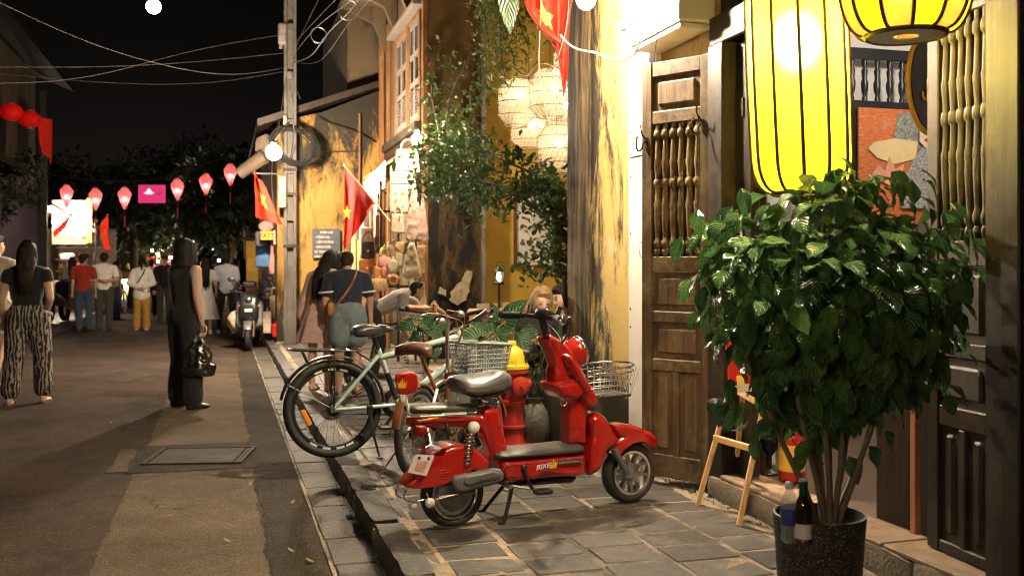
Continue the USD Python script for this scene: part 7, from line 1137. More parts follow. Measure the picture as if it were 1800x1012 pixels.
sky_wire([(512, 100, 16.2), (540, 40, 15), (565, -10, 14)], .008, 'thin cable steeply rising right of the pole')
sky_wire([(515, 80, 16.2), (580, 10, 13), (610, -20, 12)], .007, 'second thin cable steeply rising right of the pole')
sky_wire([(520, 110, 16.2), (560, 108, 15), (600, 60, 13.5), (650, 0, 12)], .007, 'slack thin cable right of the pole')
sky_wire([(500, 155, 16.1), (498, 170, 16), (490, 220, 15.9), (480, 262, 15.8)], .008, 'pale flex hanging from the pole down to the lamp')
sky_wire([(479, 275, 15.8), (478, 330, 15.6), (486, 380, 15.5), (505, 420, 15.6), (530, 440, 15.8)], .010, 'white flex drooping from the lamp past the flag')
sky_wire([(505, 130, 16.2), (502, 150, 16.1), (510, 170, 16.0), (520, 160, 16.1), (528, 175, 16.1)], .012, 'tangle of cable ends on the pole')
sky_wire([(507, 120, 16.2), (515, 140, 16.1), (505, 165, 16.0), (512, 185, 16.1)], .012, 'second tangle of cable ends on the pole')
for i, (px, py, r_) in enumerate(((612, 18, .13), (560, 62, .10))): single('cable_loop', xf(torus(r_, .006, 26, 5, ax='y'), PX(px, py, 12.8)), 'grey_metal', ['larger loop of spare cable high right of the pole', 'smaller loop of spare cable right of the pole'][i], 'cable loop')
# flags on the right side of the street
f1 = [PX(448, 301, 15.4), PX(450, 380, 15.3), PX(463, 318, 15.3), PX(494, 394, 15.2)]
flag('flag', 'red flag with yellow star hanging from the bar on the utility pole', bil(PX(447, 300, 15.4), PX(449, 382, 15.35), PX(458, 318, 15.2), PX(495, 396, 15.1), .05, 1.2), 1.0, star=.26, staff=None)
single('flag_bar', tube([PX(446, 305, 15.4), pl_(505, 306)], .014), 'grey_metal', 'thin grey bar reaching from the pole to the flag', 'bar')
A_, B_ = PX(606, 292, 13.2), PX(672, 372, 12.6)
def ff_(s, t):
    s, t = np.asarray(s)[:, None], np.asarray(t)[:, None]; top = A_ * (1 - s) + PX(660, 357, 12.68) * s; bot = PX(603, 440, 13.15) * (1 - s) + PX(660, 360, 12.68) * s; mid = (1 - s) ** .75
    p = top + (bot - top) * t; w = .05 * np.sin(9 * s + 2 * t) * t + .03 * np.sin(15 * s) * t; return p + w * Fv + np.array([0, 0, -.02]) * np.sin(6 * s) * t
fl2 = flag('flag', 'large red flag with yellow star on a slanted staff before the bag shop', ff_, 1.3, star=0, staff=[B_ + (B_ - A_) * .2, A_ + (A_ - B_) * .02])
st_ = STAR(.105); P_s = PX(611, 374, 12.98); v, fc = tri2d(st_); fl2.add('star', frame((np.c_[v * [.55, 1.], 0 * v[:, 0]], fc), P_s - Fv * .05, Rv, (0, 0, 1), -Fv), 'flag_gold')
# ------------------------------------------------------------------ bags of the shop
BG = 'bags and goods hung outside the bag shop'
def bag(px, py, w, h, Z, mt, lab, kind='tote', rot=0., dep=.09, cat_='bag', flapm=None):
    p = PX(px, py, Z); k = Z / 1750; W, Hh = w * k, h * k; t = T('hanging_bag' if kind != 'purse' else 'leather_bag', lab, cat_, p, -TH + rot, BG)
    if kind == 'tote': pl = Polygon([(-W * .5, -Hh / 2), (W * .5, -Hh / 2), (W * .43, Hh / 2), (-W * .43, Hh / 2)]).buffer(-W * .06).buffer(W * .06)
    elif kind == 'round': pl = Polygon([(W / 2 * math.cos(a), Hh / 2 * math.sin(a)) for a in np.linspace(0, 2 * PI, 20)[:-1]])
    elif kind == 'sack': pl = Polygon([(-W * .5, -Hh * .42), (-W * .35, -Hh * .5), (W * .35, -Hh * .5), (W * .5, -Hh * .42), (W * .32, Hh * .1), (W * .12, Hh / 2), (-W * .12, Hh / 2), (-W * .3, Hh * .1)])
    else: pl = Polygon([(-W / 2, -Hh / 2), (W / 2, -Hh / 2), (W / 2, Hh / 2), (-W / 2, Hh / 2)]).buffer(-W * .12).buffer(W * .12)
    m = rext(pl, -dep / 2, dep / 2, max(.025, W / 12), 5); b = t.add('body', wob(m, .008, 16), mt, smooth=60)
    if kind == 'tote': t.add('handle', cat(*[tube(spline([(-W * .25, y, Hh * .45), (-W * .2, y, Hh * .75), (0, y, Hh * .9), (W * .2, y, Hh * .75), (W * .25, y, Hh * .45)], 14), .010, 6) for y in (-dep * .3, dep * .3)]), flapm or mt, smooth=True)
    elif kind == 'purse': t.add('flap', rext(Polygon([(-W * .48, -Hh * .05), (W * .48, -Hh * .05), (W * .48, Hh * .48), (-W * .48, Hh * .48)]).buffer(-W * .1).buffer(W * .1), -dep / 2 - .012, -dep / 2 + .02, .03, 3), flapm or mt, smooth=60); t.add('clasp', box((0, -dep / 2 - .016, -.01), (.03, .01, .03), .003), 'gold'); t.add('strap', tube(spline([(-W * .45, 0, Hh * .4), (-W * .3, 0, Hh * .9), (0, 0, Hh * 1.1), (W * .3, 0, Hh * .9), (W * .45, 0, Hh * .4)], 14), .008, 5), flapm or mt)
    else: t.add('strap', tube(spline([(-W * .1, 0, Hh * .45), (0, 0, Hh * .7), (W * .1, 0, Hh * .45)], 10), .008, 5), flapm or mt)
    return t, W, Hh, dep
mat('striped', (.5, .4, .32), .8, var=.3, scale=30); mat('teal_felt', (.1, .3, .28), .8); mat('yellow_felt', (.6, .48, .1), .8); mat('pink_felt', (.6, .25, .22), .8); mat('orange_leather', (.42, .16, .05), .5, var=.2); mat('dark_leather', (.02, .022, .03), .35, var=.2)
bag(716, 283, 44, 42, 13.0, 'cream', 'cream canvas tote highest under the shop lamp', 'tote')
t_, W, Hh, dp = bag(706, 312, 40, 44, 12.8, 'cream', 'cream pouch bag with dark stripes below the highest tote', 'pouch')
for i in range(3): t_.add('stripe', box((0, -dp / 2 - .004, -Hh * .25 + i * Hh * .25), (W * .92, .012, .012), .002), 'grey_plastic')
t_, W, Hh, dp = bag(702, 352, 32, 46, 12.8, 'cream', 'cream bag with six embroidered flowers', 'pouch')
for i in range(6): t_.add('flower', xf(lathe([(.0, -.01), (.03, -.01), (.03, .0)], 8), (W * (-.2 + .4 * (i % 2)), -dp / 2 - .002, Hh * (-.28 + .26 * (i // 2))), rx=PI / 2), ['pink_felt', 'teal_felt', 'orange_leather'][i % 3])
t_, W, Hh, dp = bag(700, 393, 24, 34, 12.7, 'cream', 'white bucket bag with a small red tag', 'tote'); t_.add('tag', box((.02, -dp / 2 - .01, Hh * .3), (.012, .004, .06)), 'red_plastic')
bag(728, 378, 30, 92, 12.5, 'pink_knit', 'large pale pink knitted sack bag at the corner', 'sack', dep=.12); bag(743, 392, 22, 66, 12.45, 'pink_knit', 'second pink knitted sack tucked behind the large one', 'sack', dep=.1)
bag(724, 458, 34, 62, 12.3, 'beige_knit', 'beige woven sack bag below the pink knitted one', 'sack', dep=.12); bag(742, 462, 16, 62, 12.4, 'cork', 'brown speckled cork bag at the right of the beige sack', 'pouch', dep=.1)
bag(722, 560, 44, 80, 11.9, 'beige_knit', 'big fluffy cream bag hanging lowest by the bent person', 'round', dep=.16); bag(744, 545, 20, 70, 12.0, 'cream', 'narrow cream cloth bag beside the fluffy one', 'sack')
bag(645, 414, 22, 28, 13.6, 'cream', 'small ivory box bag over the dark blue purse', 'pouch'); bag(648, 440, 24, 30, 13.5, 'dark_leather', 'dark blue leather purse left of the round felt bags', 'purse'); bag(646, 470, 30, 30, 13.5, 'orange_leather', 'tan leather purse under the dark blue one', 'purse'); bag(652, 500, 22, 24, 13.4, 'blue_sheet', 'blue cloth pouch behind the navy polo', 'pouch')
bag(668, 400, 16, 44, 13.3, 'tan_leather', 'long brown leather strap bag beside the timber post', 'pouch'); bag(668, 430, 18, 30, 13.3, 'brown_leather', 'dark brown flap bag under the long strap bag', 'purse')
t_, W, Hh, dp = bag(676, 443, 18, 18, 12.9, 'yellow_felt', 'round yellow purse like a slice of fruit', 'round', dep=.05); t_.add('core', xf(lathe([(0, -.006), (.035, -.006), (.035, .006)], 14), (0, -.03, 0), rx=PI / 2), 'teal_felt')
bag(692, 432, 22, 14, 12.8, 'striped', 'small striped purse under the bucket bag', 'pouch', .3); bag(708, 436, 28, 22, 12.6, 'straw', 'half round straw purse left of the pink sack', 'round'); bag(676, 460, 22, 16, 12.8, 'pink_felt', 'salmon pink felt purse', 'pouch', .2); bag(691, 468, 24, 24, 12.6, 'cream', 'white round purse in the middle of the rack', 'round'); bag(704, 456, 14, 26, 12.6, 'cream', 'white oblong purse leaning right of the round one', 'pouch', .3)
bag(666, 480, 20, 24, 12.8, 'orange_leather', 'orange patched purse above the left end of the rack', 'pouch', .3); bag(677, 478, 14, 18, 12.7, 'pink_felt', 'small crimson purse next to the orange patched one', 'round'); t_, W, Hh, dp = bag(692, 492, 24, 20, 12.4, 'tan_leather', 'round straw coaster bag with rings above the bent person', 'round', dep=.06); t_.add('ring', xf(torus(W * .3, .012, 18, 5, ax='y'), (0, -.034, 0)), 'straw'); bag(668, 500, 28, 20, 12.5, 'straw', 'patchwork straw purse lowest on the rack', 'pouch', .4); bag(660, 520, 18, 30, 12.5, 'tan_leather', 'cluster of brown tassels under the patchwork purse', 'sack')
gr_ = T('display_rack', 'dark timber rack holding the bags outside the shop', 'rack', PX(700, 560, 13.3) * [1, 1, 0] + [0, 0, PAVE], -TH + .5); 
for x_ in (-.25, 0, .25): gr_.add('upright', box((x_, 0, 1.2), (.03, .03, 2.4), .004), 'black_wood')
for z_ in (.5, 1.0, 1.5, 2.0): gr_.add('shelf_bar', box((0, .02, z_), (.6, .025, .03), .004), 'black_wood')
for i, (px, w_) in enumerate(((684, .05), (632, .06), (622, .06))): single('timber_post', bb(VY(px, 560, 15.2) * [1, 1, 0] + [-w_ / 2, 0, PAVE], VY(px, 330, 15.2) + [w_ / 2, .06, 0], .006), 'pine' if i else 'warm_wood', ['bare bamboo coloured post between the bag rack and the flag', 'ochre post left of the ivory box bag', 'ochre board beside the price board'][i], 'post')
ub = T('awning_sheet', 'white and blue plastic sheet awning tilted over the shop entrance', 'awning', PX(655, 300, 14.2), world=True)
q = [PX(640, 322, 14.6), PX(678, 283, 14.0), PX(676, 330, 13.7), PX(640, 360, 14.2)]; ub.add('sheet', bil(q[0], q[3], q[1], q[2], .02)(*np.meshgrid(np.linspace(0, 1, 8), np.linspace(0, 1, 6), indexing='ij')) if False else grid(bil(q[0], q[3], q[1], q[2], .02), 10, 8), 'white_sheet', smooth=True)
ub.add('blue_band', grid(lambda s, t: bil(q[0], q[3], q[1], q[2], .02)(s, .45 + .12 * t) - Fv * .012, 10, 3), 'blue_sheet', smooth=True); ub.add('front_bar', tube([q[0], q[1]], .012), 'white_paint'); ub.add('stay', tube([PX(650, 292, 14.2), PX(673, 370, 13.9)], .008), 'cable')
pb_ = T('cloth_banner', 'pale yellow and white cloth panels hanging behind the flag', 'banner', PX(648, 380, 14.6), -TH); pb_.add('panel', xf(grid(lambda s, t: np.stack([-.18 + .2 * s, .02 * np.sin(9 * s), -.35 + .75 * t], 1), 8, 4), (0, 0, 0)), 'white_sheet', smooth=True); pb_.add('panel', grid(lambda s, t: np.stack([.03 + .14 * s, .02 * np.sin(7 * s), -.35 + .7 * t], 1), 8, 4), 'cream', smooth=True)
# ------------------------------------------------------------------ stall beyond the pole on the right
RG = 'goods hung on the street wall beyond the pole'
bag(468, 398, 26, 18, 17.6, 'pink_felt', 'pink paper fan hung beyond the pole', 'round'); bag(462, 420, 26, 26, 17.6, 'grey_plastic', 'grey patterned cloth beyond the pole', 'pouch', .6); bag(486, 418, 10, 26, 17.2, 'striped', 'red and cream box hung close to the yellow wall', 'pouch'); bag(462, 446, 26, 46, 18., 'blue_sheet', 'pale blue printed shirt hung beyond the pole', 'tote'); bag(480, 452, 14, 60, 17.6, 'pink_felt', 'long mauve scarf hung beyond the pole', 'sack'); bag(462, 498, 14, 14, 17.8, 'dark_leather', 'small patterned blue cloth low beyond the pole', 'pouch', .7); bag(472, 516, 16, 22, 17.4, 'grey_plastic', 'grey camera bag low beyond the pole', 'purse'); bag(482, 540, 16, 40, 17.2, 'cream', 'cream tote lowest beyond the pole', 'tote'); bag(470, 566, 14, 38, 17.0, 'striped', 'striped cloth roll standing on the pavement beyond the pole', 'pouch'); bag(484, 580, 10, 24, 16.9, 'red_plastic', 'small red box on the ground by the yellow wall', 'pouch')
ty_ = T('tattoo_sign', 'small yellow sign with black letters reading TATT', 'sign', PX(469, 414, 17.3), -TH); ty_.add('board', box((0, 0, 0), (.22, .02, .15), .004), 'gold'); ty_.add('lettering', txt('TATT', .07, (0, -.0105, -.035), (1, 0, 0), (0, 0, 1), (0, -1, 0)), 'ink')
ks = T('yellow_kiosk', 'far yellow kiosk with an orange panel beyond the pole', 'kiosk', GP(446, 575), -TH); ks.add('side', box((0, 0, 1.0), (.28, .3, 2.0), .01), 'yellow_clean'); ks.add('panel', box((0, -.16, .85), (.24, .03, .45), .006), 'orange_leather'); ks.add('sign', box((0, -.165, 1.45), (.2, .02, .3), .005), 'gold'); ks.add('roof', box((0, 0, 2.05), (.5, .5, .06), .01), 'black_wood')
# parked motorbike facing the camera
mb0 = GP(437, 617); mo = T('parked_motorbike', 'small black and silver motorbike parked facing the camera by the far kerb', 'motorbike', mb0, -PI / 2 - .12)
Rm = .24
for x_, w_ in ((0, .10), (-1.12, .11)): 
    wp = mo.add('wheel', xf(grid(lambda s, t: np.stack([(Rm - .045 + .045 * np.cos(2 * PI * t)) * np.cos(2 * PI * s), w_ * .5 * np.sin(2 * PI * t), (Rm - .045 + .045 * np.cos(2 * PI * t)) * np.sin(2 * PI * s)], 1), 32, 10, True, True), (x_, 0, Rm)), 'black_rubber', smooth=True); mo.add('rim', xf(lathe([(0, -.03), (.15, -.03), (.16, 0), (.15, .03), (0, .03)], 24), (x_, 0, Rm), rx=PI / 2), 'steel', wp, smooth=35)
mo.add('front_fender', xf(fender(Rm + .03, 30, 160, .07, .03, 20, 7, .2), (0, 0, Rm)), 'grey_metal', smooth=50)
for s in (-1, 1): mo.add('fork_leg', tube([(0, s * .075, Rm), (-.13, s * .07, .72)], .022, 8), 'chrome')
mo.add('front_shield', relax(ext([(-.10, .42), (.0, .52), (.02, .7), (-.06, .9), (-.2, .95), (-.24, .6)], .30, -.15), .05, 5), 'black_paint', smooth=60); mo.add('headlamp', xf(sph((0, 0, 0), (.05, .06, .05)), (-.0, 0, .86)), 'steel', smooth=True); mo.add('front_plate', box((.03, 0, .68), (.01, .12, .05), .002), 'white_paint')
mo.add('leg_shield', relax(ext([(-.22, .32), (-.12, .4), (-.2, .78), (-.26, .8)], .42, -.21), .05, 4), 'grey_plastic', smooth=60); mo.add('body', relax(ext([(-1.2, .55), (-.9, .42), (-.5, .3), (-.2, .3), (-.2, .4), (-.5, .5), (-.85, .66), (-1.3, .72)], .26, -.13), .05, 5), 'black_paint', smooth=60); mo.add('seat', relax(ext([(-1.25, .72), (-.85, .68), (-.5, .62), (-.48, .7), (-.85, .78), (-1.25, .82)], .26, -.13), .05, 4), 'black_plastic', smooth=60)
mo.add('handlebar', tube(spline([(-.24, -.34, 1.0), (-.2, -.2, .98), (-.18, 0, .95), (-.2, .2, .98), (-.24, .34, 1.0)], 16), .016, 8), 'black_plastic', smooth=True); mo.add('display', relax(box((-.14, 0, .99), (.1, .2, .1)), .04, 3), 'black_plastic', smooth=50)
for s in (-1, 1): mo.add('mirror', cat(tube([(-.2, s * .22, .98), (-.2, s * .30, 1.16)], .008), xf(sph((0, 0, 0), (.015, .06, .045), 1), (-.2, s * .31, 1.19))), 'black_plastic'); mo.add('turn_lamp', sph((-.06, s * .13, .75), (.03, .04, .03), 1), 'amber')
mo.add('carrier_bag', wob(sph((-.42, -.26, .48), (.18, .12, .17)), .04, 9), 'cream', smooth=True); mo.add('side_stand', tube([(-.6, .12, .3), (-.55, .3, .01)], .012), 'black_paint')
# ------------------------------------------------------------------ pink lanterns across the street
M['lantern_pink'] = usdkit.material(stage, LK + '/lantern_pink', {'tr': ('transparent_bsdf', {'color': (1., .55, .65)}), 't': ('translucent_bsdf', {'color': (.75, .24, .26)}), 'd': ('diffuse_bsdf', {'color': (.45, .10, .15)}), 'm1': ('mix_closure', {'fac': .5}), 'm2': ('mix_closure', {'fac': .22})}, [('t.BSDF', 'm1.closure1'), ('d.BSDF', 'm1.closure2'), ('m1.closure', 'm2.closure1'), ('tr.BSDF', 'm2.closure2')], surface='m2.closure'); sheet('lantern_red', (.70, .012, .01), .6, .6, .05); mat('tassel', (.30, .03, .06), .8)
Zp = 22.; LAB = ['pink diamond lantern at the left end of the string over the stall', 'second pink lantern from the left on the string', 'pink lantern directly left of the magenta banner', 'pink lantern directly right of the magenta banner', 'pink lantern between the banner and the flag, hanging higher', 'highest pink lantern at the right end of the string']
def pinkl(p):
    t = T('pink_lantern', LAB[0], 'lantern', p, 0, 'pink lanterns strung across the street'); n = 8; pr = [(.03, .0), (.15, .30), (.145, .34), (.04, .47)]
    for i in range(n): a0, a1 = i * 2 * PI / n, (i + 1) * 2 * PI / n; t.add('cloth_panel', grid(lambda s, u: (lambda r, z, a: np.stack([r * np.cos(a), r * np.sin(a), z], 1))(np.interp(s, [0, .6, .7, 1], [q[0] for q in pr]), np.interp(s, [0, .6, .7, 1], [q[1] for q in pr]), a0 + (a1 - a0) * u), 8, 3), 'lantern_pink', smooth=True)
    t.add('cap', lathe([(.045, .465), (.045, .49), (.02, .5)], 10), 'lantern_rib'); t.add('foot', lathe([(.035, -.02), (.035, .005)], 10), 'gold'); t.add('tassel', tube([(0, 0, -.02), (0, 0, -.16), (0, 0, -.18), (0, 0, -.42)], [.004, .004, .016, .012], 6), 'tassel'); t.add('bulb', sph((0, 0, .20), .04, 1), 'bulb_pink', smooth=True); t.add('cord', tube([(0, 0, .49), (0, 0, .60)], .004), 'cable'); return t
pp = [PX(px, py + 20, Zp) for px, py in ((117, 342), (168, 348), (219, 346), (312, 331), (362, 322), (405, 305))]
l0 = pinkl(pp[0])
for p, lb in zip(pp[1:], LAB[1:]): dup(l0, lb, p, random.uniform(0, 1))
bn = PX(267, 341, Zp); ban = T('magenta_banner', 'magenta glowing banner with a pale lotus on the lantern string', 'banner', bn, -TH)
M['banner_glow'] = usdkit.material(stage, LK + '/banner_glow', {'p': ('principled_bsdf', {'base_color': (.4, .03, .12), 'emission_color': (.85, .04, .22), 'emission_strength': .35})}, [], surface='p.BSDF'); glow('lotus_glow', (1, .5, .55), .8)
ban.add('cloth', box((0, 0, 0), (.60, .02, .40), .006), 'banner_glow'); ban.add('lotus', xf(ext([(-.12, .0), (-.06, .03), (-.04, .07), (0, .11), (.04, .07), (.06, .03), (.12, .0), (.05, -.03), (-.05, -.03)], .006), (-.06, -.016, .02)), 'lotus_glow'); ban.add('lettering', cat(*[box((.12 + .04 * i, -.013, .01), (.022, .005, .05)) for i in range(3)]), 'lantern_pink')
wire('cable', [PX(60, 300, Zp), PX(117, 312, Zp), PX(219, 318, Zp), PX(267, 316, Zp), PX(312, 302, Zp), PX(405, 275, Zp), PX(452, 255, 20)], .012, 'string carrying the pink lanterns across the street', 'cable', 40)
def redl(px, py, Z, lab):
    p = PX(px, py, Z); t = T('red_lantern', lab, 'lantern', p, 0, 'red lanterns under the left eave'); n = 10; zz = np.linspace(-1, 1, 10)
    for i in range(n): a0, a1 = i * 2 * PI / n, (i + 1) * 2 * PI / n; t.add('cloth_panel', grid(lambda s, u: (lambda z, a: np.stack([.20 * np.sqrt(np.maximum(1 - (z * .92) ** 2, 0)) * np.cos(a), .20 * np.sqrt(np.maximum(1 - (z * .92) ** 2, 0)) * np.sin(a), .15 * z], 1))(2 * s - 1, a0 + (a1 - a0) * u), 10, 3), 'lantern_red', smooth=True)
    t.add('cap', lathe([(.08, .145), (.08, .17), (.02, .18)], 12), 'lantern_rib'); t.add('foot', lathe([(.08, -.165), (.08, -.14)], 12), 'lantern_rib'); t.add('bulb', sph((0, 0, 0), .045, 1), 'bulb_red', smooth=True); t.add('cord', tube([(0, 0, .18), (0, 0, .9)], .005), 'cable')
redl(20, 198, 18, 'red globe lantern nearest the left edge of the photo'); redl(52, 210, 18.6, 'red globe lantern second from the left edge')
flag('hanging_flag', 'dark red cloth flag hanging limp in the shade of the left house', bil(PX(66, 205, 19), PX(68, 255, 19), PX(90, 210, 19.4), PX(93, 292, 19.4), .08, 1.5), 1., star=0)
# ------------------------------------------------------------------ left side of the street
mat('unlit_black', (.005, .0045, .004), .9, spec=.1); lh = T('left_house', 'dark two-storey house with a purple ground floor at the left', 'house', (-4.4, 20, .12), world=True)  # near-black eave and canopy: night darkness put into the colour
lh.add('ground_wall', bb((-4.6, 14, .12), (-4.25, 26.6, 3.3)), 'purple_wall'); lh.add('upper_wall', bb((-4.7, 14, 3.3), (-4.4, 26.6, 6.2)), 'brown_wall'); lh.add('eave', xf(ext([(-5.6, 6.6), (-3.55, 5.75), (-3.55, 5.85), (-5.6, 6.75)], 8.8), (0, 18, 0)), 'unlit_black'); lh.add('canopy', xf(ext([(-4.4, 3.55), (-3.6, 3.2), (-3.6, 3.27), (-4.4, 3.65)], 8), (0, 14.5, 0)), 'unlit_black'); lh.add('corner_post', bb((-4.28, 26.45, .12), (-4.12, 26.62, 5.7), .01), 'black_wood')
for v_ in (16, 19, 22, 25): w_ = lh.add('shutter', bb((-4.41, v_ - .6, 3.7), (-4.37, v_ + .6, 5.2), .01), 'black_wood')
def tree(name, label, base, hgt, rad, cz, n, mt='dark_leaf', group=None, L=(.16, .26), flat=.75, npart=0, trunk=.12):
    t = T(name, label, 'tree', base, group=group, world=True); b = np.asarray(base, float); c = b + [0, 0, cz]; t.add('trunk', tube(spline([b, b + [.1, .05, cz * .4], c], 12), np.linspace(trunk, trunk * .5, 12), 9), 'bark', smooth=True); s_ = []
    for i in range(8):
        q = rr.normal(size=3) * [1, 1, .6]; q /= np.linalg.norm(q); e_ = c + q * rad * [.75, .75, .75 * flat]; t.add('limb', tube(spline([c - [0, 0, cz * .25], (c + e_) / 2 + [0, 0, .15], e_], 9), np.linspace(trunk * .45, .015, 9), 6), 'bark', smooth=True)
    cl = [(c + rr.normal(size=3) * rad * [.5, .5, .45 * flat], rad * rr.uniform(.28, .5)) for _ in range(16)]
    for _ in range(n): k = cl[rr.integers(16)]; q = rr.normal(size=3); q /= np.linalg.norm(q); o = k[0] + q * k[1] * rr.random() ** .35 * [1, 1, flat]; l_ = rr.uniform(*L); s_.append((o, unit(rr.normal(size=3) + q * .4 - [0, 0, .3]), unit(rr.normal(size=3) * .6 + [0, 0, .7] + q * .4), l_, l_ * .5, .5))
    P, N, U, n0 = [], [], [], 0
    for o, d, n_, l_, w_, dr in s_: m = leafm(l_, w_, dr, .2, 3, 3); v, f = put(m, o, d, n_); P.append(v); N.append(f + n0); U.append(m[2]); n0 += len(v)
    t.add('crown', (np.vstack(P), np.vstack(N)), mt, smooth=True, uv=np.vstack(U)); return t
tree('street_tree', 'leafy tree at the left edge in front of the dark house', PX(-22, 590, 19.5) * [1, 1, 0] + [0, 0, .12], 5, .9, 2.9, 2200, L=(.12, .2))
for px, py, Z, r_, cz, lab in [(230, 400, 34, 2.6, 3.6, 'dark tree behind the left flag and stall'), (330, 420, 44, 3.4, 4.2, 'dark tree far up the street left of centre'), (405, 410, 36, 2.2, 3.4, 'dark tree leaning over the far right stalls'), (290, 430, 58, 4.5, 4.5, 'farthest dark tree closing the street'), (430, 380, 27, 1.3, 3.2, 'small dark tree just left of the hanging flag'), (150, 390, 40, 3.0, 4.0, 'dark tree rising behind the lit stall')]: tree('far_tree', lab, PX(px, 469, Z) * [1, 1, 0], cz + r_, r_, cz, 2200, L=(.25, .42), trunk=.16)
# lit food stall
sx, sy = -3.5, 28.0; O = PX(122, 580, 28.5) * [1, 1, 0] + [0, 0, .12]
mat('stall_canvas', (.12, .10, .075), .8, var=.1); stl = T('lit_stall', 'brightly lit street stall with a white and yellow banner at the left', 'stall', O, -TH)
def SL(px, py, dy=0.): p = PX(px, py, 28.5 + dy) - O; return np.array([p @ Rv, p @ Fv, p[2]])
a, b = SL(95, 430), SL(157, 352); stl.add('banner', box(((a[0] + b[0]) / 2, -.12, (a[2] + b[2]) / 2), (b[0] - a[0], .03, b[2] - a[2]), .005), 'stall_canvas'); stl.add('yellow_edge', box((b[0] + .06, -.12, (a[2] + b[2]) / 2 + .05), (.14, .035, b[2] - a[2]), .005), 'gold'); M_ = txt('Tiệm trà - chè', .10, ((a[0] + b[0]) / 2, -.138, a[2] + .16), (1, 0, 0), (0, 0, 1), (0, -1, 0)); stl.add('lettering', M_, 'brown_leather')
stl.add('roof', xf(ext([(-1.0, 2.75), (-.4, 2.95), (.85, 2.25), (.85, 2.32), (-.4, 3.03), (-1.0, 2.83)], 1.6), (0, -.3, 0)), 'white_sheet'); stl.add('back_wall', box((0, 1.2, 1.2), (1.7, .06, 2.4)), 'cream'); stl.add('side_wall', box((-.9, .5, 1.2), (.05, 1.5, 2.4)), 'brown_wall'); stl.add('counter', box((0, .15, .45), (1.3, .5, .9), .01), 'cream')
for z_ in (1.15, 1.5, 1.85): stl.add('shelf', box((0, .95, z_), (1.5, .35, .03), .004), 'white_paint')
for x_ in (-.75, .8): stl.add('post', box((x_, -.1, 1.3), (.05, .05, 2.6), .004), 'black_wood')
for i, (px, py) in enumerate(((92, 371), (104, 377), (95, 390), (125, 388), (135, 380))): q = SL(px, py, -.5); single('stall_bulb', xf(cat(sph((0, 0, 0), .05, 1)), O + q[0] * Rv + q[1] * Fv + [0, 0, q[2]]), 'bulb_stall', ['stall bulb nearest the dark house corner', 'second stall bulb from the left', 'lower stall bulb beside the dark red flag', 'stall bulb glaring on the left of the banner', 'stall bulb glaring at the middle of the banner'][i], 'light bulb', 'bulbs of the lit stall')
for nm, mt_, lab in (('snack_jar', 'clear_plastic', 'jar'),): pass
JL = []
for i in range(18):
    q = O + Rv * (-.65 + .25 * (i % 6) + random.uniform(-.04, .04)) + Fv * .95 + np.array([0, 0, 1.17 + .35 * (i // 6)]); m_ = random.choice(['red_plastic', 'cream', 'gold', 'teal_felt', 'white_paint', 'pink_felt']); t = T('goods_jar', f'jar of {dict(red_plastic="red", cream="cream", gold="golden", teal_felt="teal", white_paint="white", pink_felt="pink")[m_]} sweets, {["first", "second", "third", "fourth", "fifth", "sixth"][i % 6]} on the {["lowest", "middle", "top"][i // 6]} shelf of the lit stall', 'jar', q, group='jars on the shelves of the lit stall'); t.add('jar', lathe([(.05, 0), (.06, .01), (.06, .14), (.045, .16)], 10), m_); t.add('lid', lathe([(.05, .161), (.05, .19)], 10), 'white_paint')
for i, (px, py, mt_, lab) in enumerate([(118, 452, 'paleblue', 'white plates stacked on the stall'), (130, 470, 'red', 'red packets on the stall counter'), (110, 500, 'white', 'white cloth hung at the stall front'), (118, 525, 'offwhite', 'bright cream boxes below the stall counter')]): q = SL(px, py, -.2); single('stall_goods', xf(wob(box((0, 0, 0), (.35, .2, .22), .03), .03, 12), O + q[0] * Rv + q[1] * Fv + [0, 0, q[2]]), 'cloth_' + mt_, lab, 'goods')
flag('flag', 'red flag with yellow star on a white staff beside the lit stall', bil(PX(189, 378, 26), PX(176, 396, 26), PX(193, 440, 26.2), PX(181, 438, 26.1), .05, 1.0, 1), 1.7, star=.33, staff=[PX(154, 428, 26), PX(189, 377, 26)])
flag('flag', 'dark red flag drooping in front of the stall bulbs', bil(PX(92, 408, 26), PX(95, 418, 26), PX(125, 378, 26), PX(112, 402, 26), .03), 1.4, star=0, staff=[PX(100, 405, 26), PX(128, 374, 26)])
wlp = T('carriage_lamp', 'unlit carriage lamp on a bracket near the stall flag', 'lamp', PX(173, 412, 27)); wlp.add('glass', lathe([(.06, 0), (.1, .25), (.03, .3)], 8), 'cream'); wlp.add('cap', lathe([(.12, .25), (.03, .38)], 8), 'black_plastic'); wlp.add('bracket', tube([(0, 0, 0), (0, 0, -.3), (-.25, 0, -.35)], .015), 'black_plastic')
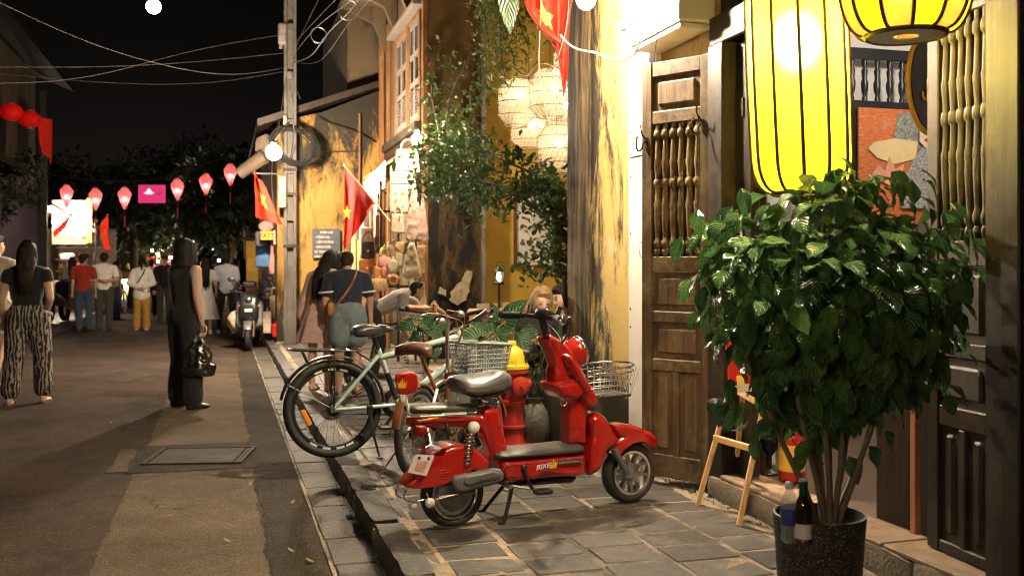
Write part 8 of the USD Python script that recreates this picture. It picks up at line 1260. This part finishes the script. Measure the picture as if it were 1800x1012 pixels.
for px, py, Z, lab in ((100, 560, 23, 'dark motorbike parked on the left pavement'), (208, 560, 27, 'dark bicycle parked on the far left pavement')):
    p = GP(px, py, .12) if False else PX(px, 469, Z) * [1, 1, 0] + [0, 0, .12]; t = T('far_bicycle' if 'bicycle' in lab else 'far_motorbike', lab, 'bicycle' if 'bicycle' in lab else 'motorbike', p, PI / 2 - .2); big = 'bicycle' in lab
    for x_ in (-.5, .5): t.add('wheel', xf(torus(.29 if big else .24, .02 if big else .06, 28, 8, ax='y'), (x_, 0, .31 if big else .30)), 'black_rubber', smooth=True)
    if big: t.add('frame', cat(tube([(-.5, 0, .31), (-.1, 0, .8), (.4, 0, .8), (.5, 0, .31)], .02), tube([(-.5, 0, .31), (0, 0, .3), (.4, 0, .8)], .02), tube([(0, 0, .3), (-.15, 0, .9)], .02)), 'black_paint'); t.add('handlebar', tube([(.35, -.28, 1.0), (.4, 0, .98), (.35, .28, 1.0)], .015), 'chrome'); t.add('saddle', xf(saddle(.17, .26), (-.15, 0, .9)), 'black_plastic')
    else: t.add('body', relax(ext([(-.6, .5), (-.2, .35), (.2, .35), (.4, .8), (.3, .95), (.15, .5), (-.2, .65), (-.7, .75)], .3, -.15), .06, 5), 'black_paint', smooth=60); t.add('handlebar', tube([(.3, -.3, 1.0), (.33, 0, .97), (.3, .3, 1.0)], .02), 'black_plastic'); t.add('headlamp', sph((.42, 0, .85), .07, 1), 'white_paint')
# ------------------------------------------------------------------ far end of the street
for i, (u_, v_, w_, h_, lab) in enumerate([(-6.2, 44, 3.0, 4.2, 'dark low house far up the left side'), (-5.5, 62, 4, 5.0, 'dark house farther up the left side'), (3.4, 34, 3.5, 4.4, 'dark house far up the right side'), (3.2, 52, 4, 5.2, 'dark house farther up the right side'), (-1.5, 92, 12, 6, 'dark house closing the far end of the street')]):
    t = T('far_house', lab, 'house', (u_, v_, 0)); t.add('wall', box((0, 0, h_ / 2), (w_, 9, h_)), 'brown_wall'); t.add('roof', xf(ext([(-w_ / 2 - .4, h_), (0, h_ + 1.2), (w_ / 2 + .4, h_), (w_ / 2 + .4, h_ + .1), (0, h_ + 1.35), (-w_ / 2 - .4, h_ + .1)], 10, -5)), 'black_wood')
    for j in range(3): t.add('window', box((0, 0, 0), (.06, .8, 1.1), .01) if False else xf(box((0, 0, 0), (.06, .8, 1.1), .01), (math.copysign(w_ / 2 + .02, -u_), -3 + 2.6 * j, 1.8)), 'black_wood')
for px, py, w_, h_, mt_, lab in [(283, 455, 34, 24, 'lantern_red', 'far stall roofed with red lanterns'), (345, 475, 46, 30, 'gold', 'far stall with a yellow canopy behind the person in black'), (385, 480, 30, 26, 'cream', 'far pale lit stall behind the white dress'), (418, 478, 24, 30, 'cream', 'far stall lit at the right'), (225, 490, 34, 24, 'brown_leather', 'far dark brown stall at the left')]:
    Z = 44.; p = PX(px, py, Z); k = Z / 1750; t = T('far_stall', lab, 'stall', [p[0], p[1], 0], -TH); t.add('canopy', xf(ext([(-w_ * k / 2, 0), (w_ * k / 2, 0), (w_ * k * .3, h_ * k * .5), (-w_ * k * .3, h_ * k * .5)], 1.2, -.6), (0, 0, p[2])), mt_); t.add('counter', box((0, .2, .5), (w_ * k * .9, .6, 1.0), .02), 'cream'); t.add('back', box((0, .6, p[2] / 2), (w_ * k, .05, p[2])), 'brown_wall')
    for s in (-1, 1): t.add('post', box((s * w_ * k * .46, -.5, p[2] / 2), (.06, .06, p[2]), .005), 'black_wood')
    t.add('bulb', sph((0, -.45, p[2] - .12), .06, 1), 'bulb_far')
FL = [(337, 428, 'bulb_blue', 30), (340, 466, 'bulb_far', 34), (400, 431, 'bulb_far', 40), (421, 429, 'bulb_blue', 40), (376, 437, 'bulb_blue', 55), (268, 440, 'bulb_far', 42), (278, 447, 'bulb_far', 42), (291, 441, 'bulb_far', 42), (300, 452, 'bulb_far', 42), (306, 468, 'bulb_far', 44), (335, 487, 'bulb_far', 36), (355, 470, 'bulb_far', 48), (385, 458, 'bulb_far', 48), (412, 470, 'bulb_far', 44), (425, 482, 'bulb_far', 36), (238, 455, 'bulb_far', 40), (253, 462, 'bulb_far', 46), (315, 497, 'bulb_far', 40)]
for i, (px, py, m_, Z) in enumerate(FL): t = T('far_lamp', ['pale blue far lamp nearest above the person in black', 'bright warm far lamp right of the shoulder of the person in black', 'white far lamp over the pale blue shirt', 'pale blue far lamp at the right end of the far lamps', 'faint blue far lamp between two brighter lamps'][i] if i < 5 else 'small warm lamp at the far stalls up the street', 'lamp', PX(px, py, Z), group='far lamps up the street'); t.add('bulb', sph((0, 0, 0), .05 * Z / 40, 1), m_); t.add('cord', tube([(0, 0, .04), (0, 0, .5)], .01), 'cable')
for i, (px, py) in enumerate(((284, 448), (296, 460), (274, 470), (288, 482))): single('far_red_lantern', cat(sph(PX(px, py, 42.5), (.22, .22, .17), 1), xf(lathe([(.05, .16), (.05, .22)], 8), PX(px, py, 42.5))), 'banner_glow', ['topmost red lantern of the far cluster', 'rightmost red lantern of the far cluster', 'leftmost red lantern of the far cluster', 'lowest red lantern of the far cluster'][i], 'lantern', 'red lanterns of the far stall')
single('moon', sph(PX(270, 12, 2500), 17.5, 3), 'moon_face', 'full white moon high in the black sky', 'moon', smooth=True)
